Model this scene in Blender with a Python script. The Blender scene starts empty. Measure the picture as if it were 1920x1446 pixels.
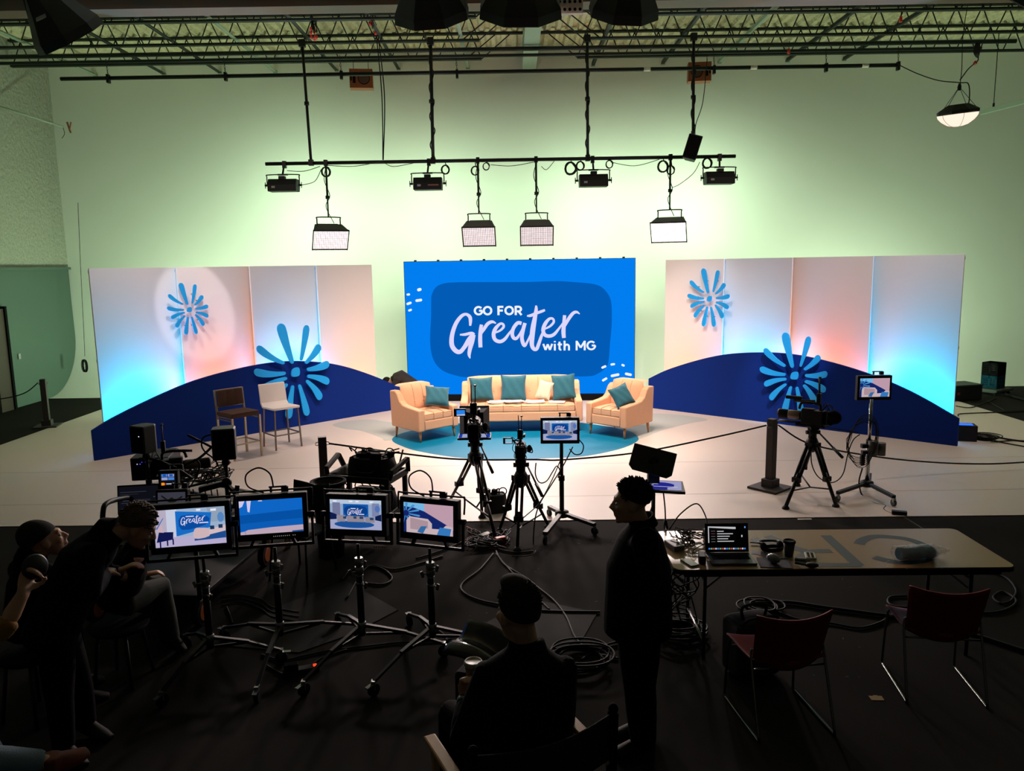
import bpy, bmesh, math, random
from mathutils import Vector, Matrix
random.seed(7)
PI = math.pi
SC = bpy.context.scene
COL = SC.collection

# ------------------------------------------------------------------ camera, world, exposure
F, PITCH, ROLL, CAMH = 1471.0, 0.152, 0.016, 2.95
_c, _s = math.cos(ROLL), math.sin(ROLL)
_cp, _sp = math.cos(PITCH), math.sin(PITCH)
_right, _up, _fwd = Vector((1, 0, 0)), Vector((0, _sp, _cp)), Vector((0, _cp, -_sp))
cam_data = bpy.data.cameras.new('camera')
cam_data.sensor_fit = 'HORIZONTAL'; cam_data.sensor_width = 36.0; cam_data.lens = 36.0 * F / 1920.0
cam_data.clip_start = 0.05; cam_data.clip_end = 200
cam = bpy.data.objects.new('camera', cam_data); COL.objects.link(cam)
_r2, _u2 = _right * _c - _up * _s, _right * _s + _up * _c
_m = Matrix((_r2, _u2, -_fwd)).transposed().to_4x4(); _m.translation = Vector((0, 0, CAMH))
cam.matrix_world = _m
SC.camera = cam

SC.view_settings.view_transform = 'Standard'; SC.view_settings.look = 'None'
SC.view_settings.exposure = 0.0; SC.view_settings.gamma = 1.0
SC.view_settings.use_curve_mapping = False
world = bpy.data.worlds.new('world'); SC.world = world; world.use_nodes = True
world.node_tree.nodes['Background'].inputs[0].default_value = (0.80, 1.0, 0.78, 1)
world.node_tree.nodes['Background'].inputs[1].default_value = 0.018

# strengths of the lamps the studio has (each lamp's own light is made in its builder)
P_KEY = 78.0
P_BACK = 52.0
P_WASH = 67.0
P_BLUE, P_ORANGE = 58.0, 42.0   # strips on the floor behind the navy hills
P_STAR = 800.0       # narrow spots on the small starbursts
P_BAY = 70.0         # dome lamp, upper right
P_LOW = 185.0        # green lamps on the floor behind the tall panels
C_KEY = (1.0, 0.80, 0.68)
C_BACK = (1.0, 0.80, 0.74)
C_GREEN = (0.70, 1.0, 0.64)

def lin(c):
    return tuple(((v / 255) / 12.92 if v / 255 <= 0.04045 else ((v / 255 + 0.055) / 1.055) ** 2.4) for v in c)

def light(name, kind, loc, aim, power, color, size=0.5, size_y=None, angle=None, blend=0.5, spread=None, parent=None):
    d = bpy.data.lights.new(name, kind); d.energy = power; d.color = color
    if kind == 'AREA':
        d.shape = 'RECTANGLE' if size_y else 'SQUARE'; d.size = size
        if size_y: d.size_y = size_y
        if spread: d.spread = math.radians(spread)
    else:
        d.shadow_soft_size = size
        if kind == 'SPOT':
            d.spot_size = math.radians(angle); d.spot_blend = blend
    o = bpy.data.objects.new(name, d); COL.objects.link(o)
    loc, aim = Vector(loc), Vector(aim)
    o.location = loc
    o.rotation_euler = (aim - loc).to_track_quat('-Z', 'Y').to_euler()
    return o

for lx, ax in ((-6.3, -9.2), (7.3, 10.4)):
    light('low_green_wash', 'AREA', (lx, 16.9, 0.35), (ax, 19.5, 2.4), P_LOW, C_GREEN, 0.6, 0.15)
# narrow spots above the picture, on the starbursts
for src, dst, k, ang, bl in (((-3.2, 9.2, 6.9), (-5.5, 13.75, 2.42), 1.0, 11.5, .25), ((3.0, 9.2, 6.9), (3.62, 15.3, 2.48), 1.0, 14, .9),
                             ((-3.0, 9.0, 6.9), (-4.02, 14.5, 1.25), .9, 14, .9), ((4.6, 9.0, 6.9), (4.95, 13.9, 1.2), 2.6, 13, .9)):
    light('star_spot', 'SPOT', src, dst, P_STAR * k, (1.0, .86, .92) if dst[2] > 2 else (.75, .92, 1.0), .05, angle=ang, blend=bl)

# ------------------------------------------------------------------ where a pixel of the photo lies in the studio
def ray(px, py):
    xi, yi = px - 960.0, py - 723.0
    X, Y = xi * _c - yi * _s, xi * _s + yi * _c
    return Vector((X / F, _cp - Y / F * _sp, -_sp - Y / F * _cp))
def G(px, py, h=0.0):                 # on the plane z = h
    r = ray(px, py); t = (h - CAMH) / r.z
    return Vector((r.x * t, r.y * t, h))
def D(px, py, y):                     # on the plane at depth y
    r = ray(px, py); t = y / r.y
    return Vector((r.x * t, y, CAMH + r.z * t))
def on_line(px, py, p0, p1):          # on the upright plane through p0, p1: (distance along it, height)
    r = ray(px, py); dx, dy = p1[0] - p0[0], p1[1] - p0[1]; L = math.hypot(dx, dy); dx /= L; dy /= L
    t = (p0[0] * dy - p0[1] * dx) / (r.x * dy - r.y * dx)
    return ((r.x * t - p0[0]) * dx + (r.y * t - p0[1]) * dy, CAMH + r.z * t)

# ------------------------------------------------------------------ mesh building
def rot(rx=0, ry=0, rz=0):
    return (Matrix.Rotation(rz, 4, 'Z') @ Matrix.Rotation(ry, 4, 'Y') @ Matrix.Rotation(rx, 4, 'X'))
def tr(x, y, z): return Matrix.Translation((x, y, z))
def frame(o, ex, ez):                 # matrix with origin o, local x along ex, local z along ez
    ez = Vector(ez).normalized(); ex = Vector(ex); ex = (ex - ez * ex.dot(ez)).normalized(); ey = ez.cross(ex)
    m = Matrix((ex, ey, ez)).transposed().to_4x4(); m.translation = Vector(o); return m

def smooth_path(pts, k=6, closed=False):
    P = [Vector(p) for p in pts]; n = len(P); out = []
    if n < 3: return P
    rng = range(n if closed else n - 1)
    for i in rng:
        if closed: a, b, c, d = P[i - 1], P[i], P[(i + 1) % n], P[(i + 2) % n]
        else: a, b, c, d = P[max(i - 1, 0)], P[i], P[i + 1], P[min(i + 2, n - 1)]
        for j in range(k):
            t = j / k
            out.append(0.5 * ((2 * b) + (c - a) * t + (2 * a - 5 * b + 4 * c - d) * t * t + (3 * b - a - 3 * c + d) * t ** 3))
    if not closed: out.append(P[-1])
    return out

class MB:
    """collects boxes, bars, tubes and lofts; build() links them as one mesh object"""
    def __init__(s): s.v = []; s.f = []; s.fm = []; s.fs = []; s.M = Matrix.Identity(4); s.mi = 0
    def add(s, vs, fs, smooth=False):
        b = len(s.v); s.v += [s.M @ Vector(v) for v in vs]
        for f in fs: s.f.append([b + i for i in f]); s.fm.append(s.mi); s.fs.append(smooth)
        return s
    def box(s, c, d, R=None):
        x, y, z = d[0] / 2, d[1] / 2, d[2] / 2
        vs = [Vector((sx * x, sy * y, sz * z)) for sz in (-1, 1) for sy in (-1, 1) for sx in (-1, 1)]
        if R is not None: vs = [R.to_3x3() @ v for v in vs]
        vs = [v + Vector(c) for v in vs]
        return s.add(vs, [(0, 2, 3, 1), (4, 5, 7, 6), (0, 1, 5, 4), (2, 6, 7, 3), (0, 4, 6, 2), (1, 3, 7, 5)])
    def bar(s, p0, p1, w, h=None, up=(0, 0, 1)):
        p0, p1 = Vector(p0), Vector(p1); h = h or w; d = (p1 - p0); L = d.length; d.normalize()
        u = Vector(up)
        if abs(d.dot(u)) > 0.98: u = Vector((0, 1, 0))
        x = d.cross(u).normalized(); z = x.cross(d)
        vs = [q + x * (a * w / 2) + z * (b * h / 2) for q in (p0, p1) for a, b in ((-1, -1), (1, -1), (1, 1), (-1, 1))]
        return s.add(vs, [(0, 1, 2, 3), (7, 6, 5, 4), (0, 4, 5, 1), (1, 5, 6, 2), (2, 6, 7, 3), (3, 7, 4, 0)])
    def cyl(s, p0, p1, r0, r1=None, n=12, cap=True):
        r1 = r0 if r1 is None else r1
        return s.loft([Vector(p0), Vector(p1)], [r0, r1], n=n, smooth=True, cap=cap)
    def loft(s, pts, rad, n=10, smooth=True, cap=True, ref=None, closed=False):
        """ring cross-sections along pts; a radius may be (a, b): a along ref, b across it"""
        P = [Vector(p) for p in pts]; m = len(P); vs = []
        if not isinstance(rad, (list, tuple)): rad = [rad] * m
        t0 = None; u = None
        for i in range(m):
            if closed: t = (P[(i + 1) % m] - P[i - 1])
            else: t = P[min(i + 1, m - 1)] - P[max(i - 1, 0)]
            if t.length < 1e-9: t = Vector((0, 0, 1))
            t.normalize()
            if ref is not None:
                u = Vector(ref) - t * Vector(ref).dot(t)
                if u.length < 1e-4: u = t.orthogonal()
                u.normalize()
            elif u is None: u = t.orthogonal().normalized()
            else:
                u = u - t * u.dot(t)
                if u.length < 1e-5: u = t.orthogonal()
                u.normalize()
            w = t.cross(u)
            a, b = rad[i] if isinstance(rad[i], (list, tuple)) else (rad[i], rad[i])
            for k in range(n):
                an = 2 * PI * k / n
                vs.append(P[i] + u * (a * math.cos(an)) + w * (b * math.sin(an)))
        fs = []
        for i in range(m if closed else m - 1):
            j = (i + 1) % m
            for k in range(n):
                l = (k + 1) % n; fs.append((i * n + k, i * n + l, j * n + l, j * n + k))
        b0 = len(s.v)
        s.add(vs, fs, smooth)
        if cap and not closed:
            s.f.append([b0 + k for k in range(n)][::-1]); s.fm.append(s.mi); s.fs.append(False)
            s.f.append([b0 + (m - 1) * n + k for k in range(n)]); s.fm.append(s.mi); s.fs.append(False)
        return s
    def tube(s, pts, r, n=6, k=6, closed=False):
        return s.loft(smooth_path(pts, k, closed), r, n=n, closed=closed)
    def lathe(s, prof, M=None, n=20, smooth=True, cap=True):
        M = M or Matrix.Identity(4); vs = []; m = len(prof)
        for r, z in prof:
            for k in range(n):
                a = 2 * PI * k / n; vs.append(M @ Vector((max(r, 1e-5) * math.cos(a), max(r, 1e-5) * math.sin(a), z)))
        fs = [(i * n + k, i * n + (k + 1) % n, (i + 1) * n + (k + 1) % n, (i + 1) * n + k) for i in range(m - 1) for k in range(n)]
        b0 = len(s.v); s.add(vs, fs, smooth)
        for st, rev in ((0, True), ((m - 1) * n, False)) if cap else ():
            ring = [b0 + st + k for k in range(n)]; s.f.append(ring[::-1] if rev else ring); s.fm.append(s.mi); s.fs.append(False)
        return s
    def prism(s, poly, h, M=None, smooth=False):
        """polygon (counter-clockwise, local xy) raised by h along local z"""
        M = M or Matrix.Identity(4); n = len(poly)
        vs = [M @ Vector((x, y, 0)) for x, y in poly] + [M @ Vector((x, y, h)) for x, y in poly]
        fs = [tuple(range(n))[::-1], tuple(range(n, 2 * n))]
        s.add(vs, fs)
        b = len(s.v) - 2 * n
        for i in range(n):
            j = (i + 1) % n; s.f.append([b + i, b + j, b + n + j, b + n + i]); s.fm.append(s.mi); s.fs.append(smooth)
        return s
    def flat(s, poly, M=None):
        M = M or Matrix.Identity(4)
        return s.add([M @ Vector((x, y, 0)) for x, y in poly], [tuple(range(len(poly)))])
    def ell(s, c, r, R=None, n=16, m=10):
        vs = []; fs = []; R3 = R.to_3x3() if R is not None else Matrix.Identity(3)
        for i in range(m + 1):
            th = PI * i / m
            for k in range(n):
                a = 2 * PI * k / n; st = max(math.sin(th), 1e-4)
                vs.append(R3 @ Vector((r[0] * st * math.cos(a), r[1] * st * math.sin(a), r[2] * math.cos(th))) + Vector(c))
        for i in range(m):
            for k in range(n): fs.append((i * n + k, (i + 1) * n + k, (i + 1) * n + (k + 1) % n, i * n + (k + 1) % n))
        return s.add(vs, fs, True)
    def grid(s, nu, nv, fn, smooth=True):
        vs = [fn(i / nu, j / nv) for j in range(nv + 1) for i in range(nu + 1)]
        fs = [(j * (nu + 1) + i, j * (nu + 1) + i + 1, (j + 1) * (nu + 1) + i + 1, (j + 1) * (nu + 1) + i) for j in range(nv) for i in range(nu)]
        return s.add(vs, fs, smooth)
    def build(s, name, mats, parent=None, bevel=0, seg=2, sub=0, remesh=0, smooth_it=0, solid=0, auto=False):
        me = bpy.data.meshes.new(name); me.from_pydata([tuple(v) for v in s.v], [], s.f)
        for i, p in enumerate(me.polygons): p.use_smooth = s.fs[i] or bool(sub) or bool(remesh); p.material_index = s.fm[i]
        for m in (mats if isinstance(mats, (list, tuple)) else [mats]): me.materials.append(m)
        me.validate(); me.update()
        o = bpy.data.objects.new(name, me); COL.objects.link(o)
        if parent is not None: o.parent = parent
        if solid:
            d = o.modifiers.new('solid', 'SOLIDIFY'); d.thickness = solid; d.offset = 0
        if remesh:
            d = o.modifiers.new('remesh', 'REMESH'); d.mode = 'VOXEL'; d.voxel_size = remesh; d.use_smooth_shade = True
            if smooth_it:
                d = o.modifiers.new('smooth', 'SMOOTH'); d.factor = 0.5; d.iterations = smooth_it
        if bevel:
            d = o.modifiers.new('bevel', 'BEVEL'); d.width = bevel; d.segments = seg; d.limit_method = 'ANGLE'; d.angle_limit = math.radians(40)
        if sub:
            d = o.modifiers.new('sub', 'SUBSURF'); d.levels = sub; d.render_levels = sub
        return o

def thing(name, label, cat, loc=(0, 0, 0), rz=0.0, group=None):
    o = bpy.data.objects.new(name, None); COL.objects.link(o)
    o.location = loc; o.rotation_euler = (0, 0, rz); o.empty_display_size = 0.1
    o['label'] = label; o['category'] = cat
    if group: o['group'] = group
    return o
def tag(o, label, cat, group=None, kind=None):
    o['label'] = label; o['category'] = cat
    if group: o['group'] = group
    if kind: o['kind'] = kind
    return o
def struct(o, label, cat): o['label'] = label; o['category'] = cat; o['kind'] = 'structure'; return o
def copy_tree(o, parent=None):
    c = o.copy(); COL.objects.link(c)
    if parent is not None: c.parent = parent
    for ch in o.children: copy_tree(ch, c)
    return c
def copy_to(o, loc, rz, label, group=None):
    c = copy_tree(o); c.location = loc; c.rotation_euler = (0, 0, rz); c['label'] = label
    if group: c['group'] = group
    return c

# ------------------------------------------------------------------ procedural materials
_mats = {}
def mat(name, rgb, rough=0.5, metal=0.0, var=0.06, scale=12.0, bump=0.0, bscale=60.0, spec=0.5, sheen=0.0, coat=0.0, srgb=True):
    if name in _mats: return _mats[name]
    c = lin(rgb) if srgb else rgb
    m = bpy.data.materials.new(name); m.use_nodes = True; nt = m.node_tree; b = nt.nodes['Principled BSDF']
    b.inputs['Roughness'].default_value = rough; b.inputs['Metallic'].default_value = metal
    b.inputs['Specular IOR Level'].default_value = spec
    if sheen: b.inputs['Sheen Weight'].default_value = sheen
    if coat: b.inputs['Coat Weight'].default_value = coat
    tc = nt.nodes.new('ShaderNodeTexCoord')
    nz = nt.nodes.new('ShaderNodeTexNoise'); nz.inputs['Scale'].default_value = scale; nz.inputs['Detail'].default_value = 4
    nt.links.new(tc.outputs['Object'], nz.inputs['Vector'])
    mx = nt.nodes.new('ShaderNodeMix'); mx.data_type = 'RGBA'
    mx.inputs[6].default_value = tuple(v * (1 - var) for v in c) + (1,); mx.inputs[7].default_value = tuple(min(1, v * (1 + var)) for v in c) + (1,)
    nt.links.new(nz.outputs['Fac'], mx.inputs[0]); nt.links.new(mx.outputs[2], b.inputs['Base Color'])
    if bump:
        n2 = nt.nodes.new('ShaderNodeTexNoise'); n2.inputs['Scale'].default_value = bscale; n2.inputs['Detail'].default_value = 5
        nt.links.new(tc.outputs['Object'], n2.inputs['Vector'])
        bp = nt.nodes.new('ShaderNodeBump'); bp.inputs['Strength'].default_value = bump; bp.inputs['Distance'].default_value = 0.05 if bump >= 1 else 0.01
        nt.links.new(n2.outputs['Fac'], bp.inputs['Height']); nt.links.new(bp.outputs['Normal'], b.inputs['Normal'])
    _mats[name] = m
    return m
def emit(name, rgb, strength=1.0, srgb=True):
    if name in _mats: return _mats[name]
    c = lin(rgb) if srgb else rgb
    m = bpy.data.materials.new(name); m.use_nodes = True; nt = m.node_tree; b = nt.nodes['Principled BSDF']
    b.inputs['Base Color'].default_value = (0.0, 0.0, 0.0, 1); b.inputs['Roughness'].default_value = 0.7
    b.inputs['Specular IOR Level'].default_value = 0.0
    b.inputs['Emission Color'].default_value = tuple(c) + (1,); b.inputs['Emission Strength'].default_value = strength
    _mats[name] = m
    return m

M_BLACK = mat('black_plastic', (20, 20, 22), 0.6, spec=0.3)
M_BLACK2 = mat('black_painted_metal', (18, 18, 20), 0.5, spec=0.3)
M_MATTE = mat('black_matte', (14, 14, 15), 0.9, spec=0.1)
M_RUBBER = mat('black_rubber_cable', (20, 20, 21), 0.65, spec=0.3)
M_FABRIC_BLACK = mat('black_cloth', (20, 20, 23), 0.9, bump=0.3, bscale=200)
M_CHROME = mat('chrome', (190, 190, 190), 0.18, 1.0)
M_STEEL = mat('brushed_steel', (150, 150, 150), 0.35, 1.0)
M_LABEL = mat('grey_sticker', (150, 150, 148), 0.6)
M_GLASS_DARK = mat('dark_glass', (12, 13, 16), 0.12)
M_RED = mat('red_plug', (220, 60, 40), 0.5)

# ================================================================== the studio
M_WALL = mat('white_painted_plaster', (226, 228, 222), 0.9, var=0.03, scale=0.6, bump=0.05, bscale=30)
M_STUCCO = mat('sprayed_stucco', (158, 160, 148), 0.95, var=0.35, scale=22, bump=1.0, bscale=11)
M_FLOOR = mat('dark_studio_floor', (40, 38, 37), 0.9, var=0.16, scale=1.3, bump=0.05, bscale=40, spec=0.03)
M_STAGE = mat('white_vinyl_stage', (218, 203, 194), 0.5, var=0.02, scale=0.8)
M_GREENBOARD = mat('grey_green_paint', (76, 98, 88), 0.6, var=0.04, scale=2)
M_DECK = mat('fireproofed_roof_deck', (214, 206, 172), 0.95, var=0.32, scale=12, bump=1.0, bscale=9)
M_JOIST = mat('dark_green_steel', (34, 42, 38), 0.6, 0.2)
M_BEAM = mat('red_oxide_steel', (98, 78, 68), 0.6, var=0.1, scale=2)
M_PALE_STEEL = mat('pale_green_steel', (150, 168, 150), 0.6)

b = MB(); b.box((1.0, 10, -0.1), (26, 24, 0.2))
struct(b.build('floor', M_FLOOR), 'dark grey studio floor in front of and around the white stage', 'floor')

b = MB()                              # white stage sheet: front edge 8.85 m from the camera, runs back under the cove
b.prism([(-8.9, 8.93), (9.25, 8.66), (9.3, 17.9), (-8.9, 18.2)], 0.006)
b.prism([(-8.9, 8.93), (9.25, 8.66), (9.25, 8.69), (-8.9, 8.96)], 0.009)
struct(b.build('stage_floor', M_STAGE), 'white vinyl stage floor under the set', 'floor')
b = MB()
for y in (9.75, 11.4): b.box((0.2, y, 0.0066), (18.0, 0.008, 0.001))
struct(b.build('trim_1', mat('vinyl_seam', (170, 160, 150), 0.6)), 'thin seam line across the white stage floor', 'seam')

WY = lambda x: 18.15 - 0.02 * x       # toe of the cove
b = MB()
prof = [(0, 0.002)] + [(1.4 * math.sin(a), 1.4 - 1.4 * math.cos(a)) for a in [PI / 2 * i / 14 for i in range(1, 15)]] + [(1.4, 4.0), (1.4, 8.2)]
b.grid(2, len(prof) - 1, lambda u, v: (lambda x, p: Vector((x, WY(x) + p[0], p[1])))(-11 + 24.4 * u, prof[round(v * (len(prof) - 1))]))
wall = b.build('wall_back', M_WALL)
struct(wall, 'tall white cyclorama wall with curved foot lit green', 'wall')
b = MB()
b.prism([(1.0, 3.05), (19.8, 3.05), (19.8, 8.2), (1.0, 8.2)], 0.3, frame((-11.3, 0, 0), (0, 1, 0), (1, 0, 0)))
struct(b.build('wall_left', M_STUCCO), 'rough stucco upper part of the left wall', 'wall')
b = MB()                              # painted lower wall, its far foot follows the cove
yc = 18.37
edge = [(yc + 1.4 * math.sin(a) - 0.02, 1.4 - 1.4 * math.cos(a)) for a in [PI / 2 * i / 12 for i in range(13)]]
b.prism([(16.95, 0.0)] + [(yc - 0.3, 0.0)] + edge + [(19.72, 3.05), (16.95, 3.05)], 0.32, frame((-11.3, 0, 0), (0, 1, 0), (1, 0, 0)))
b.box((-11.13, 8.9, 1.525), (0.32, 15.6, 3.05))
struct(b.build('wall_left_lower', M_GREENBOARD), 'grey green painted lower part of the left wall', 'wall')
b = MB(); b.box((-10.94, 18.3, 3.05), (0.1, 2.8, 0.06))
struct(b.build('trim_2', M_GREENBOARD), 'ledge on top of the painted left wall', 'trim')
b = MB(); b.box((-10.95, 16.75, 1.1), (0.07, 0.42, 2.2))
dr = struct(b.build('door_1', mat('dark_brown_door', (58, 44, 38), 0.5)), 'dark brown door in the left wall', 'door')
MB().box((-10.94, 16.98, 1.12), (0.12, 0.07, 2.26)).build('door_frame', M_MATTE, dr)
MB().box((-10.962, 17.4, 1.12), (0.02, 0.08, 0.12)).build('light_switch', M_LABEL, None)
tag(bpy.data.objects['light_switch'], 'small pale switch plate on the grey green wall', 'switch')
b = MB(); b.box((13.5, 9, 4.1), (0.25, 22, 8.2))
struct(b.build('wall_right', M_STUCCO), 'right wall of the studio', 'wall')

b = MB()                              # corrugated deck, ribs run towards the wall
xs = []; x = -11.3
while x < 13.6:
    xs += [(x, 0), (x + 0.04, 0.07), (x + 0.12, 0.07), (x + 0.16, 0)]; x += 0.24
b.add([(x, y, 8.02 + z) for y in (2.0, 19.9) for x, z in xs], [(i, i + 1, len(xs) + i + 1, len(xs) + i) for i in range(len(xs) - 1)])
struct(b.build('ceiling', M_DECK), 'corrugated roof deck sprayed with rough fireproofing', 'ceiling')

def joist(y, label):
    t = thing('roof_joist', label, 'roof joist', (0, y, 7.45), 0, 'open-web roof joists')
    for nm, z in (('top_chord', 0.53), ('bottom_chord', 0.0)):
        b = MB(); sp = ((-10.9, -0.55), (1.55, 13.3)) if nm == 'bottom_chord' else ((-10.9, 13.3),)
        for x0, x1 in sp:
            for s in (-1, 1): b.box(((x0 + x1) / 2, s * 0.028, z), (x1 - x0, 0.04, 0.045))
        b.build(nm, M_JOIST, t)
    for s, xe, x0 in ((-1, -10.9, -0.55), (1, 13.3, 1.55)):
        b = MB(); x = x0; up = False
        b.cyl((x0, 0, 0), (x0 - s * 0.62, 0, 0.5), 0.013, n=6)
        b.cyl((x0 + s * 0.35, 0, 0), (x0 - s * 0.3, 0, 0.5), 0.013, n=6)
        while (x - xe) * s < 0:
            x2 = x + s * 0.22
            b.cyl((x, 0, 0.5 if up else 0.0), (x2, 0, 0.0 if up else 0.5), 0.0125, n=6)
            x = x2; up = not up
            if not up: x += s * 0.08
        b.build('web', M_JOIST, t)
    return t
for y, l in ((15.2, 'open-web steel joist just behind the brown beam'),
             (16.7, 'open-web steel joist carrying the lighting poles'), (18.15, 'open-web steel joist closest to the green wall')):
    joist(y, l)
b = MB()                              # centre girder running to the wall
for z, h, w in ((7.98, 0.05, 0.32), (7.52, 0.05, 0.32), (7.75, 0.45, 0.03)): b.box((0.52, 12.0, z), (w, 15.0, h))
tag(b.build('roof_girder', M_PALE_STEEL), 'pale green steel girder running to the wall in the middle', 'girder')
b = MB()                              # brown cross beam nearest the camera
for z, h, w in ((7.62, 0.05, 0.4), (7.20, 0.05, 0.4), (7.41, 0.42, 0.03)): b.box((1.0, 13.38, z - 0.12), (24, w, h))
tag(b.build('roof_beam', M_BEAM), 'red brown steel beam along the top edge of the photo', 'beam')
bxs = [-9.84, -8.19, -6.84, -5.52, -4.05, -2.57, -0.93, 2.04, 3.68, 5.01, 6.6, 7.92]
for i, x in enumerate(bxs):
    b = MB(); sk = 0.02
    b.bar((x * 0.98, 13.75, 7.50), (x, WY(x) + 1.34, 7.60), 0.07, 0.012); b.bar((x * 0.98 - 0.03, 13.75, 7.52), (x - 0.03, WY(x) + 1.34, 7.62), 0.012, 0.07)
    o = b.build('joist_brace', M_JOIST if i % 3 else M_PALE_STEEL)
    tag(o, 'angle-iron brace running under the joists to the green wall', 'brace', 'joist braces along the ceiling')
    MB().box((x, WY(x) + 1.36, 7.6), (0.09, 0.04, 0.06)).build('wall_plate', M_PALE_STEEL, o)
def pipe(name, p0, p1, r, label, cat='pipe'):
    return tag(MB().cyl(p0, p1, r, n=10).build(name, M_JOIST), label, cat)
pipe('ceiling_pipe', D(0, 107, 17.3), D(1905, 77, 17.3), 0.045, 'thick dark pipe slung across the joists')
pipe('ceiling_pipe', D(0, 119, 17.65), D(1840, 90, 17.65), 0.035, 'thinner dark pipe just below the thick ceiling pipe')

# ================================================================== LED wall with the show title
SW, SH, SB = 5.0, 2.9, 0.14
def poly_smooth(pts, k=6): return [(p.x, p.y) for p in smooth_path([(x, y, 0) for x, y in pts], k, True)]
SP0, SP1 = Vector((-2.32, 17.30)), Vector((2.66, 16.98))
def S(px, py):                          # pixel of the photo -> (u, v) on the LED wall, u from its left edge
    return on_line(px, py, SP0, SP1)
sd = (SP1 - SP0).normalized(); srz = math.atan2(sd.y, sd.x)
scr = thing('led_wall', 'big blue LED video wall showing the GO FOR Greater title behind the sofa', 'video wall', (SP0.x, SP0.y, 0), srz)
MLED = frame((0, -0.061, 0), (1, 0, 0), (0, -1, 0))   # local x along the wall, y up, z out of it
uL = S(757.4, 489.8)[0]; uR = S(1191.4, 484.2)[0]; vT = 0.5 * (S(757.4, 489.8)[1] + S(1191.4, 484.2)[1])
E_BLUE = emit('screen_bright_blue', (2, 126, 240)); E_DEEP = emit('screen_deep_blue', (2, 92, 182)); E_TXT = emit('screen_lilac_white', (222, 216, 252)); E_WHT = emit('screen_white', (240, 244, 255))
b = MB(); b.box(((uL + uR) / 2, 0, (SB + vT) / 2), (uR - uL, 0.12, vT - SB)); b.build('cabinet_frame', M_BLACK, scr)
b = MB(); b.box(((uL + uR) / 2, 0.0, SB / 2), (uR - uL + 0.02, 0.3, SB)); b.build('base_rail', M_MATTE, scr)
b = MB()
for k in range(10): b.box((uL + (k + .5) * (uR - uL) / 10, 0, vT + 0.012), (0.05, 0.06, 0.03))
b.build('panel_clip', M_BLACK, scr)
b = MB(); b.flat([(uL + 0.01, SB + 0.005), (uR - 0.01, SB + 0.005), (uR - 0.01, vT - 0.01), (uL + 0.01, vT - 0.01)], MLED); pic = b.build('screen_image', E_BLUE, scr)
lay = lambda k: frame((0, -0.061 - 0.0012 * k, 0), (1, 0, 0), (0, -1, 0))
def C8(x, y): return S(700 + x / 3.4286, 470 + y / 3.4293)
blob = [(375, 330), (378, 285), (405, 235), (460, 210), (560, 203), (760, 202), (1000, 201), (1180, 196), (1300, 203), (1400, 212), (1460, 230), (1500, 268), (1526, 320), (1532, 400), (1530, 490), (1520, 600), (1512, 700), (1495, 750), (1440, 790), (1380, 806), (1200, 806), (900, 808), (620, 812), (530, 800), (450, 770), (400, 720), (375, 650), (368, 560), (374, 430)]
b = MB(); b.flat(poly_smooth([C8(*p) for p in blob], 4)[::-1], lay(1)); b.build('rounded_panel', E_DEEP, scr)
b = MB()
def pill(x0, y0, x1, y1, w):
    p, q = Vector(C8(x0, y0)), Vector(C8(x1, y1)); d = (q - p).normalized(); n = Vector((-d.y, d.x)); r = w / 3.43 / 85 / 2; pts = []
    for c, a0 in ((q, -PI / 2), (p, PI / 2)):
        for i in range(7):
            a = a0 + PI * i / 6; v = c + d * r * math.cos(a) + n * r * math.sin(a); pts.append((v.x, v.y))
    b.flat(pts, lay(2))
for a in ((294, 252, 304, 249, 19), (224, 282, 233, 281, 14), (282, 321, 309, 317, 17), (224, 342, 242, 335, 16), (234, 384, 245, 380, 14), (1472, 750, 1490, 742, 15), (1530, 730, 1546, 728, 14), (1600, 733, 1608, 737, 14),
          (1533, 803, 1572, 795, 17), (1624, 790, 1652, 796, 17), (1476, 832, 1496, 820, 15)): pill(*a)
b.build('dash_mark', E_WHT, scr)
def C1(x, y): return S(835 + x / 6.6207, 560 + y / 6.6167)
def brush(b, pts, layer, M=None, k=6, conv=C1, unit=6.62, scale=None):
    """one pen stroke: centre line in crop pixels with a width at each point"""
    P = smooth_path([(x, y, w) for x, y, w in pts], k); L = []; R = []
    for i, p in enumerate(P):
        q = P[max(i - 1, 0)]; r = P[min(i + 1, len(P) - 1)]; dx, dy = r.x - q.x, r.y - q.y; l = math.hypot(dx, dy) or 1
        nx, ny = -dy / l * p.z / 2, dx / l * p.z / 2
        L.append(conv(p.x + nx, p.y + ny)); R.append(conv(p.x - nx, p.y - ny))
    M = M or lay(layer); n = len(L)
    b.add([M @ Vector((x, y, 0)) for x, y in L + R], [(i, i + 1, n + i + 1, n + i) for i in range(n - 1)])
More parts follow.
